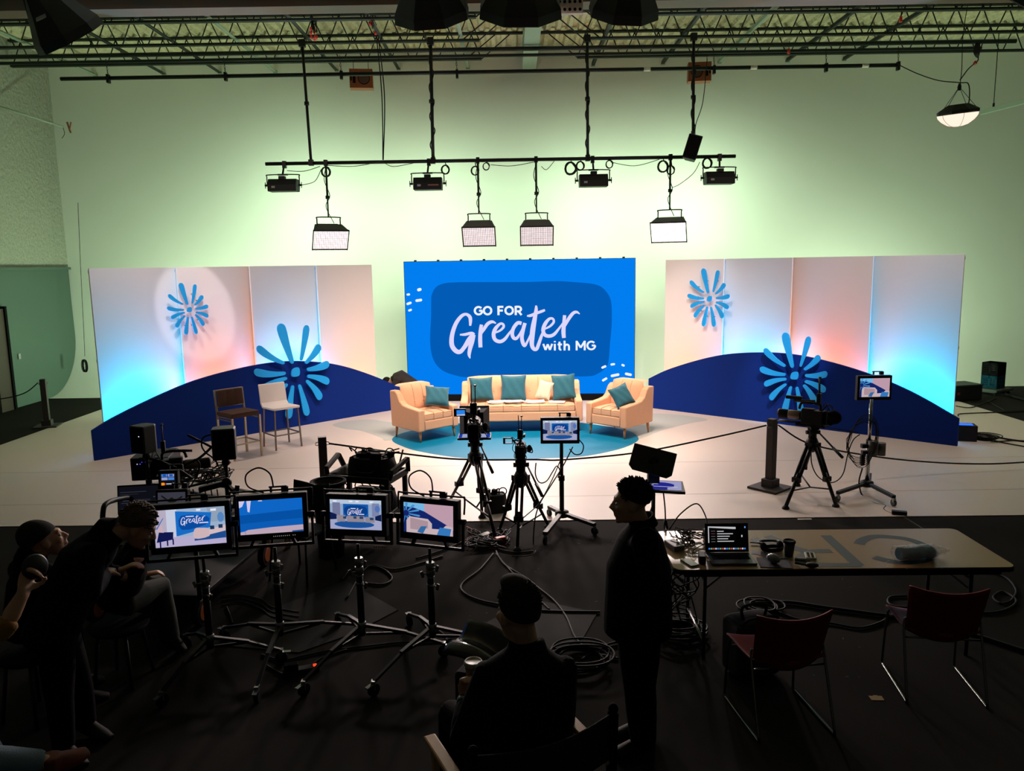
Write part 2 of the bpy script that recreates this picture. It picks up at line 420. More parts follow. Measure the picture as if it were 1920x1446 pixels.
GREATER = [
    [(312, 335, 26), (316, 280, 40), (308, 225, 44), (262, 192, 34), (205, 215, 42), (140, 300, 48), (98, 410, 52), (82, 510, 56), (92, 590, 58), (140, 648, 56), (190, 655, 52), (240, 600, 50), (300, 510, 64), (352, 440, 54)],
    [(185, 445, 18), (250, 442, 34), (330, 425, 34), (368, 440, 20)], [(360, 445, 40), (335, 530, 56), (310, 620, 50), (300, 690, 40), (312, 738, 12)],
    [(452, 320, 40), (440, 400, 46), (436, 500, 50), (440, 602, 48)], [(446, 440, 20), (480, 380, 40), (530, 310, 42), (585, 285, 36), (632, 305, 14)],
    [(620, 420, 22), (680, 395, 26), (725, 350, 32), (718, 315, 30), (680, 312, 32), (625, 370, 46), (602, 440, 48), (620, 505, 46), (680, 530, 44), (740, 500, 40), (800, 420, 26), (830, 380, 18)],
    [(948, 305, 44), (900, 300, 44), (850, 360, 44), (832, 430, 46), (850, 485, 42), (888, 488, 38), (930, 430, 26), (975, 340, 26)], [(990, 300, 44), (966, 390, 46), (952, 480, 46), (968, 555, 46), (990, 580, 34), (1025, 520, 26), (1060, 440, 20)],
    [(1128, 84, 22), (1128, 140, 42), (1112, 240, 52), (1092, 350, 62), (1078, 470, 62), (1076, 570, 52), (1100, 620, 46), (1135, 620, 42), (1160, 560, 42), (1195, 460, 36), (1235, 370, 22)], [(1015, 212, 18), (1060, 208, 36), (1130, 180, 34), (1200, 155, 34), (1238, 140, 26)],
    [(1240, 372, 20), (1300, 340, 28), (1345, 290, 30), (1335, 248, 28), (1290, 250, 34), (1240, 310, 46), (1215, 385, 46), (1235, 445, 44), (1290, 462, 42), (1350, 440, 40), (1410, 370, 28), (1460, 300, 20)],
    [(1480, 204, 40), (1474, 300, 46), (1466, 400, 52), (1472, 485, 46)], [(1478, 350, 24), (1530, 250, 42), (1585, 180, 40), (1630, 165, 32), (1668, 190, 10)]]
b = MB()
for i, st in enumerate(GREATER): brush(b, st, 2 + 0.25 * i)
b.build('script_title', E_TXT, scr)
# upright lettering drawn as strokes: unit box 0..1 high
def arc(cx, cy, rx, ry, a0, a1, n=18): return [(cx + rx * math.cos(math.radians(a0 + (a1 - a0) * i / n)), cy + ry * math.sin(math.radians(a0 + (a1 - a0) * i / n))) for i in range(n + 1)]
GLYPH = {'G': (0.80, [arc(.45, .5, .38, .41, 42, 360), [(.83, .5), (.5, .5)]]), 'O': (0.92, [arc(.46, .5, .38, .41, 0, 360)]),
         'F': (0.62, [[(.1, 0), (.1, 1)], [(.1, .91), (.6, .91)], [(.1, .5), (.54, .5)]]), 'R': (0.74, [[(.1, 0), (.1, 1)], [(.1, .91), (.38, .91)] + arc(.38, .66, .25, .25, 90, -90, 10) + [(.1, .41)], [(.38, .41), (.68, 0)]]),
         'M': (0.98, [[(.1, 0), (.1, 1)], [(.1, .96), (.49, .28)], [(.49, .28), (.88, .96)], [(.88, 1), (.88, 0)]]), 'w': (0.95, [[(.04, .7), (.26, .06)], [(.26, .06), (.47, .66)], [(.47, .66), (.68, .06)], [(.68, .06), (.9, .7)]]),
         'i': (0.3, [[(.13, 0), (.13, .7)], [(.13, .86), (.13, .99)]]), 't': (0.5, [[(.2, .92), (.2, .2)] + arc(.33, .2, .13, .12, 180, 290, 6), [(.02, .63), (.44, .63)]]), 'h': (0.68, [[(.11, 0), (.11, 1.02)], [(.11, .36)] + arc(.34, .38, .2, .24, 160, 0, 8) + [(.54, 0)]]),
         'C': (0.82, [arc(.47, .5, .38, .41, 45, 315)]), 'L': (.6, [[(.1, 1), (.1, .09)], [(.1, .09), (.58, .09)]]), 'A': (.86, [[(.02, 0), (.43, 1)], [(.43, 1), (.84, 0)], [(.2, .3), (.66, .3)]]), ' ': (0.34, [])}
def stroke_text(b, text, M, w=0.18, gap=0.1):
    """flat block lettering in the local xy plane, one unit high"""
    x = 0; k = 0
    for ch in text:
        adv, strokes = GLYPH[ch]
        for st in strokes:
            L = []; R = []
            for i, p in enumerate(st):
                q = st[max(i - 1, 0)]; r = st[min(i + 1, len(st) - 1)]; dx, dy = r[0] - q[0], r[1] - q[1]; l = math.hypot(dx, dy) or 1
                L.append((x + p[0] - dy / l * w / 2, p[1] + dx / l * w / 2)); R.append((x + p[0] + dy / l * w / 2, p[1] - dx / l * w / 2))
            n = len(L); b.add([M @ Vector((u, v, 0.004 * k)) for u, v in L + R], [(i, i + 1, n + i + 1, n + i) for i in range(n - 1)]); k += 1
        x += adv + gap
    return x
def text_between(b, text, p0, p1, height, M, w=0.18, gap=0.1):
    """text from p0 along p1 on the plane of M, letters of the given height"""
    wid = sum(GLYPH[c][0] + gap for c in text) - gap; d = Vector((p1[0] - p0[0], p1[1] - p0[1])); L = d.length; an = math.atan2(d.y, d.x)
    T = M @ Matrix.Translation((p0[0], p0[1], 0)) @ Matrix.Rotation(an, 4, 'Z') @ Matrix.Diagonal((L / wid, height, 0.05, 1)).to_4x4()
    stroke_text(b, text, T, w, gap)
b = MB()
h = C1(400, 90)[1] - C1(400, 203)[1]
text_between(b, 'GO FOR', C1(362, 205), C1(955, 202), h, lay(2), 0.22)
h2 = C1(1600, 520)[1] - C1(1600, 638)[1]
text_between(b, 'with MG', C1(1212, 641), C1(1855, 637), h2, lay(2), 0.19, 0.08)
b.build('block_lettering', E_WHT, scr)

# ================================================================== navy hills, tall panels, starbursts
M_NAVY = mat('navy_painted_board', (8, 42, 126), 0.8, var=0.03, spec=.15)
M_PANEL = mat('white_painted_panel', (228, 226, 222), 0.75, var=0.02, scale=1.5)
M_SKY = mat('sky_blue_board', (12, 168, 250), 0.5, var=0.02)
M_EDGE = mat('pale_board_edge', (150, 180, 200), 0.6)
HILL_L = ((-6.6, 12.07), (-2.25, 16.34)); HILL_R = ((2.8, 15.91), (7.05, 12.1))
def hill(name, p0, p1, prof, label):
    p0, p1 = Vector(p0), Vector(p1); d = (p1 - p0).normalized()
    o = MB()
    top = smooth_path([(x, z, 0) for x, z in prof], 8)
    poly = [(top[0].x, 0.006)] + [(top[-1].x, 0.006)] + [(p.x, p.y) for p in reversed(top)]
    M = frame((0, 0, 0), (d.x, d.y, 0), (d.y, -d.x, 0))
    o.prism(poly, 0.05, M @ Matrix.Translation((0, 0, -0.05)))
    o = o.build(name, M_NAVY); o.location = (p0.x, p0.y, 0); tag(o, label, 'set board', 'navy hill boards')
    u = top[len(top) // 2].x
    zt = max(p.y for p in top)
    s = MB(); s.box((0, 0, 0), (0.006, 0.002, zt * .96)); q = s.build('board_seam', mat('dark_navy_seam', (14, 20, 46), 0.7), o)  # thin darker strip marking the joint in the board
    q.location = (d.x * u + d.y * 0.0015, d.y * u - d.x * 0.0015, zt * .48); q.rotation_euler = (0, 0, math.atan2(d.y, d.x))
    for k in range(1, 5):
        u = top[-1].x * k / 5
        s = MB(); c = Vector((d.x * u, d.y * u)); n = Vector((-d.y, d.x))
        a = c + n * 0.055; e = c + n * 0.13
        s.bar((a.x, a.y, 0.35), (e.x, e.y, 0.03), 0.04, 0.02); s.bar((a.x, a.y, 0.02), (e.x, e.y, 0.02), 0.04, 0.03); s.build('rear_brace', M_EDGE, o)
    return o
hl = hill('hill_board', *HILL_L, [(0, .49), (.48, .71), (1.54, 1.06), (2.5, 1.22), (3.3, 1.26), (4.0, 1.19), (4.6, 1.05), (5.3, .78), (6.09, .40)], 'long navy hill-shaped board on the left side of the stage')
hr = hill('hill_board', *HILL_R, [(0, .61), (.54, .87), (1.47, 1.17), (2.3, 1.29), (3.1, 1.29), (4.04, 1.12), (4.9, .84), (5.68, .45)], 'long navy hill-shaped board on the right side of the stage')

def panel_at(i, side, pxl, pxr, py, off, label, glow):
    p0, p1 = (HILL_L if side < 0 else HILL_R); d = Vector((p1[0] - p0[0], p1[1] - p0[1])).normalized(); n = Vector((-d.y, d.x))
    q0 = Vector(p0) + n * off; q1 = q0 + d
    u0 = on_line(pxl, py, q0, q1)[0]; u1 = on_line(pxr, py, q0, q1)[0]
    o = MB(); o.box(((u1 - u0) / 2, 0.02, 1.51), (u1 - u0, 0.04, 3.0))
    o = o.build('tall_panel', M_PANEL, bevel=0.004, seg=1); c = q0 + d * u0; an = math.atan2(d.y, d.x)
    o.location = (c.x, c.y, 0.0); o.rotation_euler = (0, 0, an); tag(o, label, 'backdrop panel', 'tall backdrop panels on the %s of the screen' % ('left' if side < 0 else 'right'))
    s = MB(); w = u1 - u0
    for x in (0.03, w - 0.03): s.box((x, 0.055, 1.5), (0.045, 0.028, 2.98))
    for z in (0.05, 1.5, 2.95): s.box((w / 2, 0.055, z), (w, 0.028, 0.045))
    s.build('timber_frame', M_EDGE, o)
    # strip light on the floor in front of the panel
    col = (0.0, 0.52, 1.0) if glow == 'blue' else (1.0, 0.22, 0.05)
    m = c + d * (w / 2) - n * 0.19
    st = thing('strip_light', 'black floor strip light glowing %s at the foot of the %s' % (glow, label.split(' panel')[0] + ' panel'), 'strip light', (m.x, m.y, 0.006), an, 'strip lights behind the hills')
    s = MB(); s.box((0, 0, 0.025), (w * .86, 0.07, 0.05)); s.build('housing', M_BLACK, st)
    s = MB(); s.box((0, 0, 0.052), (w * .84, 0.05, 0.006)); s.build('led_lens', emit('lens_' + glow, (20, 150, 255) if glow == 'blue' else (255, 130, 80), 4.0), st)
    aim = c + d * (w / 2) + n * 0.0
    light('strip_glow', 'AREA', (m.x, m.y, 0.065), (aim.x, aim.y, 1.6), (P_BLUE if glow == 'blue' else P_ORANGE) * (.55 if i == (3 if side < 0 else 0) else 1), col, w * .92, 0.06, spread=84)
    return o
PL = [(166, 334, .62, 'blue', 'outermost tall panel on the left, glowing blue, half behind the hill'), (330, 472, .54, 'orange', 'second tall panel from the left, glowing orange under a round spot of light'),
      (468, 598, .46, 'blue', 'third tall panel from the left, pale blue behind the large starburst'), (593.5, 697, .38, 'orange', 'fourth tall panel from the left, peach coloured, next to the blue screen')]
for i, (a, e, off, g, l) in enumerate(PL): panel_at(i, -1, a, e, 500, off, l, g)
PR = [(1248, 1357.5, 489, .38, 'orange', 'first tall panel right of the blue screen, peach with a small starburst'), (1356, 1486, 485, .46, 'blue', 'second tall panel right of the screen, pale blue'),
      (1484, 1638, 481, .54, 'orange', 'third tall panel right of the screen, peach coloured'), (1634, 1809, 477, .62, 'blue', 'outermost tall panel on the right, bright cyan at its foot')]
for i, (a, e, py, off, g, l) in enumerate(PR): panel_at(i, 1, a, e, py, off, l, g)

PETALS = [((597, 195), (628, 318), 21), ((680, 205), (655, 312), 15), ((718, 270), (668, 322), 16), ((745, 330), (672, 342), 17), ((742, 390), (672, 362), 17), ((712, 440), (668, 375), 17), ((665, 485), (645, 385), 16),
          ((605, 485), (625, 385), 17), ((553, 440), (608, 378), 16), ((530, 388), (608, 360), 16), ((512, 330), (605, 345), 17), ((525, 258), (603, 315), 16)]
def starburst(px, py, base, off, wid, hgt, label, back_to):
    """petals in a plane parallel to a hill, standing off it"""
    p0, p1 = base; d = Vector((p1[0] - p0[0], p1[1] - p0[1])).normalized(); n = Vector((d.y, -d.x))
    q0 = Vector(p0) + n * off; u, z = on_line(px, py, q0, q0 + d); c = q0 + d * u
    t = thing('starburst_cutout', label, 'starburst', (c.x, c.y, z), math.atan2(d.y, d.x), 'blue starburst cutouts')
    sx, sz = wid / 238.0, hgt / 292.0
    M = frame((0, 0, 0), (1, 0, 0), (0, -1, 0))
    for (tx, ty), (rx, ry), w in PETALS:
        a, e = Vector(((rx - 636) * sx, -(ry - 345) * sz)), Vector(((tx - 636) * sx, -(ty - 345) * sz))
        L = (e - a).length; dr_ = (e - a) / L; nn = Vector((-dr_.y, dr_.x)); bend = 0.05 * L * (1 if dr_.x * dr_.y < 0 else -1) * (1 if abs(dr_.x) > .35 else 0.2)
        ww = w * 0.5 * (sx + sz) / 2 * 1.3; lft = []; rgt = []
        for i in range(25):
            k = i / 24 if i < 16 else .667 + .333 * math.sin((i - 16) / 8 * PI / 2); q = a + (e - a) * k + nn * bend * math.sin(PI * k)
            hw = ww * (0.42 + 0.58 * min(1, k * 1.35)) if k < .86 else ww * math.sqrt(max(0, 1 - ((k - .86) / .14) ** 2))
            if i == 0: hw = ww * .2
            lft.append((q + nn * hw)); rgt.append((q - nn * hw))
        poly = [(p.x, p.y) for p in rgt] + [(p.x, p.y) for p in reversed(lft[:-1])]
        m = MB(); m.prism(poly, 0.025, M); m.build('petal', M_SKY, t)
    m = MB(); r = 13
    m.prism(poly_smooth([(-r * sx, -r * .9 * sz), (r * .6 * sx, -r * sz), (r * sx, -.1 * r * sz), (r * .7 * sx, r * sz), (-r * .7 * sx, r * .7 * sz)], 4), 0.025, M); m.build('centre_dot', M_SKY, t)
    for (tx, ty), (rx, ry), w in PETALS:
        px_, pz_ = ((rx + tx) / 2 - 636) * sx, -((ry + ty) / 2 - 345) * sz
        if back_to(px_, pz_): m = MB(); m.cyl((px_, 0.0, pz_), (px_, off - .003, pz_), 0.006, n=6); m.build('standoff_peg', M_BLACK, t)
    return t
def star_size(px0, px1, py0, py1, base):
    a = on_line(px0, (py0 + py1) / 2, *base); e = on_line(px1, (py0 + py1) / 2, *base); f = on_line((px0 + px1) / 2, py0, *base); g = on_line((px0 + px1) / 2, py1, *base)
    return e[0] - a[0], f[1] - g[1]
def shifted(base, off):
    p0, p1 = Vector(base[0]), Vector(base[1]); d = (p1 - p0).normalized(); n = Vector((-d.y, d.x)) * off; return (p0 + n, p1 + n)
for px, py, x0, x1, y0, y1, base, off, lab in (
        (553.5, 697.5, 478, 621, 607, 785, HILL_L, .09, 'large blue starburst standing on the left navy hill, over the stools'),
        (354.5, 580.5, 314, 392, 531, 628, shifted(HILL_L, .54), .10, 'small blue starburst in the round spot of light on the left panels'),
        (1490.5, 704, 1428, 1557, 627, 780, HILL_R, .09, 'large bright blue starburst on the right navy hill, behind the camera'),
        (1331, 560, 1292, 1372, 506, 615, shifted(HILL_R, .38), .10, 'small blue starburst on the peach panel right of the screen')):
    w, h = star_size(x0, x1, y0, y1, base); starburst(px, py, base, off, w, h, lab, (lambda x, z: z < .25) if base in (HILL_L, HILL_R) else (lambda x, z: True))

# ================================================================== floor graphics
M_TEAL = mat('blue_floor_vinyl', (0, 112, 148), 0.5, var=0.03, spec=.2)
M_GREYV = mat('grey_floor_vinyl', (186, 188, 182), 0.5, var=0.02)
b = MB()
e = [(735, 825), (760, 840), (800, 850), (860, 859), (920, 863), (970, 863), (1030, 860), (1090, 857), (1150, 846), (1185, 834), (1197, 822)]
pts = [G(*p) for p in e]; pts += [Vector((2.0, 13.75, 0)), Vector((1.2, 14.5, 0)), Vector((0.1, 14.8, 0)), Vector((-1.1, 14.55, 0)), Vector((-1.9, 13.9, 0))]
b.prism(poly_smooth([(p.x, p.y) for p in pts], 5), 0.0025, tr(0, 0, 0.0062))
tag(b.build('floor_circle', M_TEAL), 'round blue floor graphic under the seating', 'floor graphic')
def C2(x, y): return G(420 + x / 4, 780 + y / 4)
pts = [C2(*p) for p in ((815, 72), (870, 50), (950, 38), (1100, 30), (1250, 50))] + [Vector((-1.6, 14.6, 0))] + [Vector((-1.3, 13.9, 0))] + [C2(*p) for p in ((1245, 185), (1180, 165), (1080, 130), (1000, 110), (900, 98))]
b = MB(); b.prism(poly_smooth([(p.x, p.y) for p in pts], 4), 0.002, tr(0, 0, 0.0061))
tag(b.build('floor_patch', M_GREYV), 'pale grey wavy floor graphic left of the left armchair', 'floor graphic', 'pale grey floor graphics')
pts = [G(*p) for p in ((1190, 824), (1240, 808), (1290, 795), (1327, 788), (1300, 782), (1250, 777))] + [Vector((2.4, 15.2, 0)), Vector((1.9, 14.2, 0))]
b = MB(); b.prism(poly_smooth([(p.x, p.y) for p in pts], 4), 0.002, tr(0, 0, 0.0061))
tag(b.build('floor_patch', M_GREYV), 'pale grey floor graphic right of the right armchair', 'floor graphic', 'pale grey floor graphics')

# ================================================================== studio lamps
def octa(r, n=8, a0=PI / 8): return [(r * math.cos(a0 + 2 * PI * i / n), r * math.sin(a0 + 2 * PI * i / n)) for i in range(n)]
def softbox(c, aim, r, label, power, deep=0.5):
    c, aim = Vector(c), Vector(aim); d = (aim - c).normalized()
    t = thing('softbox', label, 'softbox', c, 0, 'black softboxes over the stage front')
    M = frame((0, 0, 0), (1, 0, 0), d)
    m = MB(); rb = r * .42; R = octa(r); B = octa(rb); n = 8
    vs = [M @ Vector((x, y, 0.0)) for x, y in R] + [M @ Vector((x, y, -deep)) for x, y in B] + [M @ Vector((x * 1.02, y * 1.02, 0.12)) for x, y in R]
    fs = [(i, (i + 1) % n, n + (i + 1) % n, n + i) for i in range(n)] + [tuple(range(n, 2 * n))] + [(i, (i + 1) % n, 2 * n + (i + 1) % n, 2 * n + i) for i in range(n)]
    m.add(vs, fs); m.build('fabric_shell', mat('softbox_black_cloth', (12, 12, 14), 0.5), t, solid=0.012)
    m = MB(); m.flat([(x * .97, y * .97) for x, y in R], M @ tr(0, 0, 0.01)); m.build('diffuser', emit('softbox_diffuser', (255, 226, 205), 1.6), t)
    m = MB()
    for x, y in R: m.cyl(M @ Vector((x * 1.015, y * 1.015, .1)), M @ Vector((x * .44, y * .44, -deep)), 0.012, n=6)
    m.build('rib', M_BLACK, t)
    m = MB(); m.M = M; m.box((0, 0, -deep - 0.16), (0.26, 0.30, 0.34)); m.build('lamp_head', M_BLACK, t, bevel=0.02)
    m = MB(); m.M = M; m.box((0.0, rb * .93 + (r - rb) * .40, -deep * .55), (0.15, 0.012, 0.1), rot(-0.86)); m.build('label_patch', M_LABEL, t)
    m = MB(); m.cyl(M @ Vector((0, 0, -deep - .16)), (0, -0.2, 0.8), 0.02, n=8); m.cyl((0, -.2, .8), (0, -.2, 7.9 - c.z), 0.024, n=8); m.build('hanging_pole', M_BLACK2, t)
    light('key_light', 'AREA', c + d * 0.14, aim, power, C_KEY, r * 1.5, spread=80 if abs(c.x) < 3 else 120)
    return t
softbox((-0.98, 10.9, 6.30), (-0.6, 14.6, 0.9), 0.50, 'black softbox hanging at the top, just left of the middle one', P_KEY)
softbox((0.19, 10.9, 6.33), (0.1, 14.6, 0.9), 0.56, 'middle black softbox at the top edge of the photo', P_KEY)
softbox((1.55, 10.9, 6.30), (1.2, 14.6, 0.9), 0.46, 'black softbox at the top, right of the middle one', P_KEY)
softbox((-5.84, 11.0, 6.12), (-3.6, 14.2, 0.9), 0.46, 'black softbox near the top left corner with a grey label', P_KEY * .8)
softbox((6.95, 11.0, 6.32), (4.2, 14.2, 0.9), 0.46, 'black softbox cut off by the top right corner', P_KEY * .8)
m = MB()
pc = D(1068, 12, 11.4)
m.box(pc, (0.36, 0.08, 0.2)); o = m.build('perforated_plate', mat('white_plate', (206, 196, 188), 0.6))
tag(o, 'pale perforated bracket beside the middle softbox', 'bracket')
m = MB()
for i in range(5):
    for j in range(2): m.cyl((pc.x - .14 + .07 * i, pc.y - .041, pc.z - .05 + .1 * j), (pc.x - .14 + .07 * i, pc.y - .043, pc.z - .05 + .1 * j), 0.022, n=8)
m.build('hole', M_MATTE, o)

# ---- the lighting bar with its poles
BY = 16.5
bl, br_ = D(498, 307.5, BY), D(1379, 293, BY)
BZ = lambda x: bl.z + (br_.z - bl.z) * (x - bl.x) / (br_.x - bl.x)
o = MB().cyl(bl, br_, 0.036, n=12).build('lighting_bar', M_BLACK2); tag(o, 'long black pipe carrying the stage lamps under the poles', 'lighting bar')
def hang_pole(px0, py0, px1, r, label, wrap):
    a, e = D(px0, py0, BY + .15), D(px1, 300, BY); e.z = BZ(e.x) + 0.03; a.z = 7.43
    t = thing('hanging_pole', label, 'hanging pole', e, 0, 'black poles holding up the lighting bar')
    v = a - e
    MB().cyl((0, 0, 0), v, r, n=10).build('pole', M_BLACK2, t)
    m = MB(); m.box((0, 0, -0.02), (0.09, 0.1, 0.12)); m.build('bar_clamp', M_BLACK2, t)
    m = MB(); m.cyl(v * .48, v * .51, r * 1.7, n=10); m.build('coupler', M_BLACK2, t)
    m = MB(); m.box(v, (0.12, 0.12, 0.14)); m.build('beam_clamp', M_BLACK2, t)
    if wrap:
        m = MB(); m.tube([v * k + Vector((r * 1.5 * math.cos(k * 26), r * 1.5 * math.sin(k * 26), 0)) for k in [i / 16 for i in range(15)]], 0.012, n=5, k=4); m.build('wrapped_cable', M_RUBBER, t)
hang_pole(566, 72, 583, 0.028, 'leftmost black pole from the joist to the lighting bar', False)
hang_pole(807, 70, 812, 0.034, 'cable-wrapped pole above the second bar lamp', True)
hang_pole(1101, 66, 1102, 0.03, 'black pole right of centre above the third bar lamp', True)
hang_pole(1301, 62, 1299, 0.03, 'black pole above the hanging loudspeaker', True)
for dx, l in ((0.0, 'thick pair of cables dropping to the lighting bar left of centre'),):
    for k in (0, 0.035):
        o = MB().tube([D(706, 70, 16.6) + Vector((k, 0, 0)), D(716, 180, 16.55) + Vector((k * 1.5, 0, 0)), D(718, 300, BY) + Vector((k * .2, 0, 0))], 0.012).build('drop_cable', M_RUBBER)
        tag(o, l, 'cable', 'cable drop to the lighting bar')

def yoke(t, w, h, z0=0.0, r=0.011):
    m = MB(); m.tube([(-w / 2, 0, -h), (-w / 2, 0, -.05), (-w / 2 + .05, 0, z0), (w / 2 - .05, 0, z0), (w / 2, 0, -.05), (w / 2, 0, -h)], r, n=6, k=5)
    m.build('yoke', M_BLACK2, t)
    for s in (-1, 1):
        m = MB(); m.cyl((s * (w / 2 - .02), 0, -h), (s * (w / 2 + .05), 0, -h), 0.022, n=10); m.cyl((s * (w / 2 + .05), 0, -h), (s * (w / 2 + .05), 0, -h + .06), 0.008, n=6); m.build('lock_handle', M_BLACK2, t)
M_LEDGRID = None
def led_grid(name, strength):
    m = bpy.data.materials.new(name); m.use_nodes = True; nt = m.node_tree; b_ = nt.nodes['Principled BSDF']; b_.inputs['Base Color'].default_value = (.05, .05, .05, 1)
    tc = nt.nodes.new('ShaderNodeTexCoord'); mp = nt.nodes.new('ShaderNodeMapping'); mp.inputs['Scale'].default_value = (1, 1, 1)
    br = nt.nodes.new('ShaderNodeTexBrick'); br.offset = 0.0; br.inputs['Scale'].default_value = 1.0
    br.inputs['Brick Width'].default_value = 0.036; br.inputs['Row Height'].default_value = 0.034; br.inputs['Mortar Size'].default_value = 0.006; br.inputs['Mortar Smooth'].default_value = 0.5
    br.inputs['Color1'].default_value = (1.0, .90, .90, 1); br.inputs['Color2'].default_value = (.86, .70, .72, 1); br.inputs['Mortar'].default_value = (.10, .035, .04, 1)
    nt.links.new(tc.outputs['Object'], mp.inputs['Vector']); nt.links.new(mp.outputs['Vector'], br.inputs['Vector'])
    nt.links.new(br.outputs['Color'], b_.inputs['Emission Color']); b_.inputs['Emission Strength'].default_value = strength
    return m
def panel_lamp(px, py0, pxp, pytop, pybot, w_px, rz, tilt, strength, power, label):
    """hung on a drop arm from the lighting bar, its lit face turned to the audience"""
    c = D(px, (pytop + pybot) / 2, BY - .05); x = D(pxp, py0, BY).x
    t = thing('led_panel_lamp', label, 'stage lamp', (x, BY, BZ(x)), 0, 'lit LED panel lamps hanging over the sofa')
    hz = c.z + 0.38 - BZ(x)
    m = MB(); m.box((0, 0, 0), (.07, .09, .12)); m.build('pipe_clamp', M_BLACK2, t)
    m = MB(); m.cyl((0, 0, 0), (0, 0, hz * .62), 0.022, n=8); m.cyl((0, 0, hz * .6), (0, 0, hz), 0.016, n=8); m.cyl((0, 0, hz * .6), (0, 0, hz * .66), 0.04, n=8); m.build('drop_arm', M_BLACK2, t)
    m = MB(); m.tube([(0.03, 0, 0), (-.05, 0, hz * .3), (0.05, 0, hz * .6), (-.04, 0, hz * .8), (.1, .05, hz - .12)], 0.008, n=5); m.build('power_lead', M_RUBBER, t)
    h = bpy.data.objects.new('lamp_head', None)
    W, Hh = w_px / 1471 * (BY) , 0.44
    Mh = tr(0, 0, hz) @ rot(0, 0, rz)
    m = MB(); m.M = Mh; m.tube([(-W * .33, 0, -.24), (-W * .33, 0, -.04), (-W * .30, 0, 0), (W * .30, 0, 0), (W * .33, 0, -.04), (W * .33, 0, -.24)], 0.013, n=6, k=4); m.build('yoke', M_BLACK2, t)
    Mt = Mh @ tr(0, .02, -.38) @ rot(tilt)
    m = MB(); m.M = Mt
    a = [(-W / 2, -.16, -Hh / 2), (W / 2, -.16, -Hh / 2), (W / 2, -.16, Hh / 2), (-W / 2, -.16, Hh / 2)]; bb = [(-W * .38, .16, -Hh * .3), (W * .38, .16, -Hh * .3), (W * .38, .16, Hh * .42), (-W * .38, .16, Hh * .42)]
    m.add(a + bb, [(4, 5, 6, 7)[::-1], (0, 1, 5, 4), (1, 2, 6, 5), (2, 3, 7, 6), (3, 0, 4, 7)]); m.build('housing', mat('lamp_grey_housing', (46, 44, 46), 0.5), t, solid=0.012)
    m = MB(); m.M = Mt; m.box((0, .2, .03), (W * .62, .1, Hh * .55)); m.build('ballast_box', M_BLACK, t, bevel=.01)
    f = MB(); f.flat([(-W * .49, -Hh * .48), (W * .49, -Hh * .48), (W * .49, Hh * .48), (-W * .49, Hh * .48)]); f = f.build('led_grid', led_grid('led_grid', strength), t)
    f.matrix_local = Mt @ frame((0, -.155, 0), (1, 0, 0), (0, -1, 0))
    m = MB(); m.M = Mt
    for s in (-1, 1):
        m.box((s * W / 2, -.16, 0), (.018, .03, Hh + .03)); m.box((0, -.16, s * Hh / 2), (W + .02, .03, .018))
    m.build('face_rim', M_BLACK, t)
    wm = tr(x, BY, BZ(x)) @ Mt; p = wm @ Vector((0, -.19, 0)); q = wm @ Vector((0, -4, .9))
    light('back_light', 'AREA', p, q, power, C_BACK, W * .9, Hh * .9, spread=78)
    return t
panel_lamp(624, 312, 611, 415, 470, 64, 0.42, 0.58, 2.4, P_BACK, 'leftmost lit LED panel lamp, swivelled to the right')
panel_lamp(899, 312, 896, 410, 462, 60, -.04, 0.58, 1.5, P_BACK, 'lit LED panel lamp over the left end of the screen')
panel_lamp(1010, 308, 1005, 408, 461, 60, -.02, 0.58, 1.35, P_BACK, 'lit LED panel lamp over the middle of the screen')
panel_lamp(1249, 300, 1257, 405, 453, 64, -.34, 0.5, 6.0, P_BACK, 'rightmost lit LED panel lamp, brightest of the four')

def bar_lamp(px, py, pxp, label, sticker):
    c = D(px, py, BY + .12); x = D(pxp, 305, BY).x
    t = thing('wash_lamp', label, 'stage lamp', (x, BY, BZ(x)), 0, 'black wash lamps on the lighting bar')
    dz = c.z - BZ(x); dx = c.x - x
    m = MB(); m.box((0, 0, -.02), (.07, .09, .14)); m.cyl((0, 0, 0), (dx, .05, dz + .22), 0.02, n=8); m.build('hanger', M_BLACK2, t)
    m = MB(); m.M = tr(dx, .06, dz + .21); m.tube([(-.33, 0, -.2), (-.33, 0, -.04), (-.29, 0, 0), (.29, 0, 0), (.33, 0, -.04), (.33, 0, -.2)], 0.012, n=6, k=4); m.box((0, 0, 0), (.2, .06, .03)); m.build('yoke', M_BLACK2, t)
    m = MB(); m.M = tr(dx, .08, dz) @ rot(0, 0, 0) @ frame((-.29, 0, 0), (0, 1, 0), (1, 0, 0)); m.prism([(-.17, -.13), (.13, -.13), (.2, .02), (.1, .12), (-.1, .12), (-.17, 0)], .58); m.build('housing', M_BLACK, t, bevel=.008)
    m = MB(); m.box((dx, .0, dz + .14), (.13, .12, .07)); m.build('power_box', M_BLACK, t, bevel=.01)
    m = MB(); m.box((dx - .17, -.094, dz - .045), (.07, .004, .04)); m.build('label_patch', M_LABEL, t)
    if sticker:
        m = MB(); m.box((dx + .12, -.094, dz - .04), (.22, .004, .03)); m.build('lower_trim', mat('brown_trim', (120, 84, 70), .5), t)
    for s in (-1, 1):
        m = MB(); m.cyl((dx + s * .31, .06, dz), (dx + s * .38, .06, dz), .022, n=8); m.cyl((dx + s * .37, .06, dz - .06), (dx + s * .37, .06, dz + .06), .009, n=6); m.build('lock_handle', M_BLACK2, t)
    p = Vector((x + dx, BY + .32, BZ(x) + dz - .02))
    light('green_wash', 'AREA', p, (p.x * 1.05, 19.5, 3.6), P_WASH, C_GREEN, .5, .12, spread=140)
    return t
bar_lamp(533, 348, 533, 'black bar lamp at the left end of the lighting bar', False)
bar_lamp(803, 345, 804, 'black bar lamp beside the cable-wrapped pole, left of centre', True)
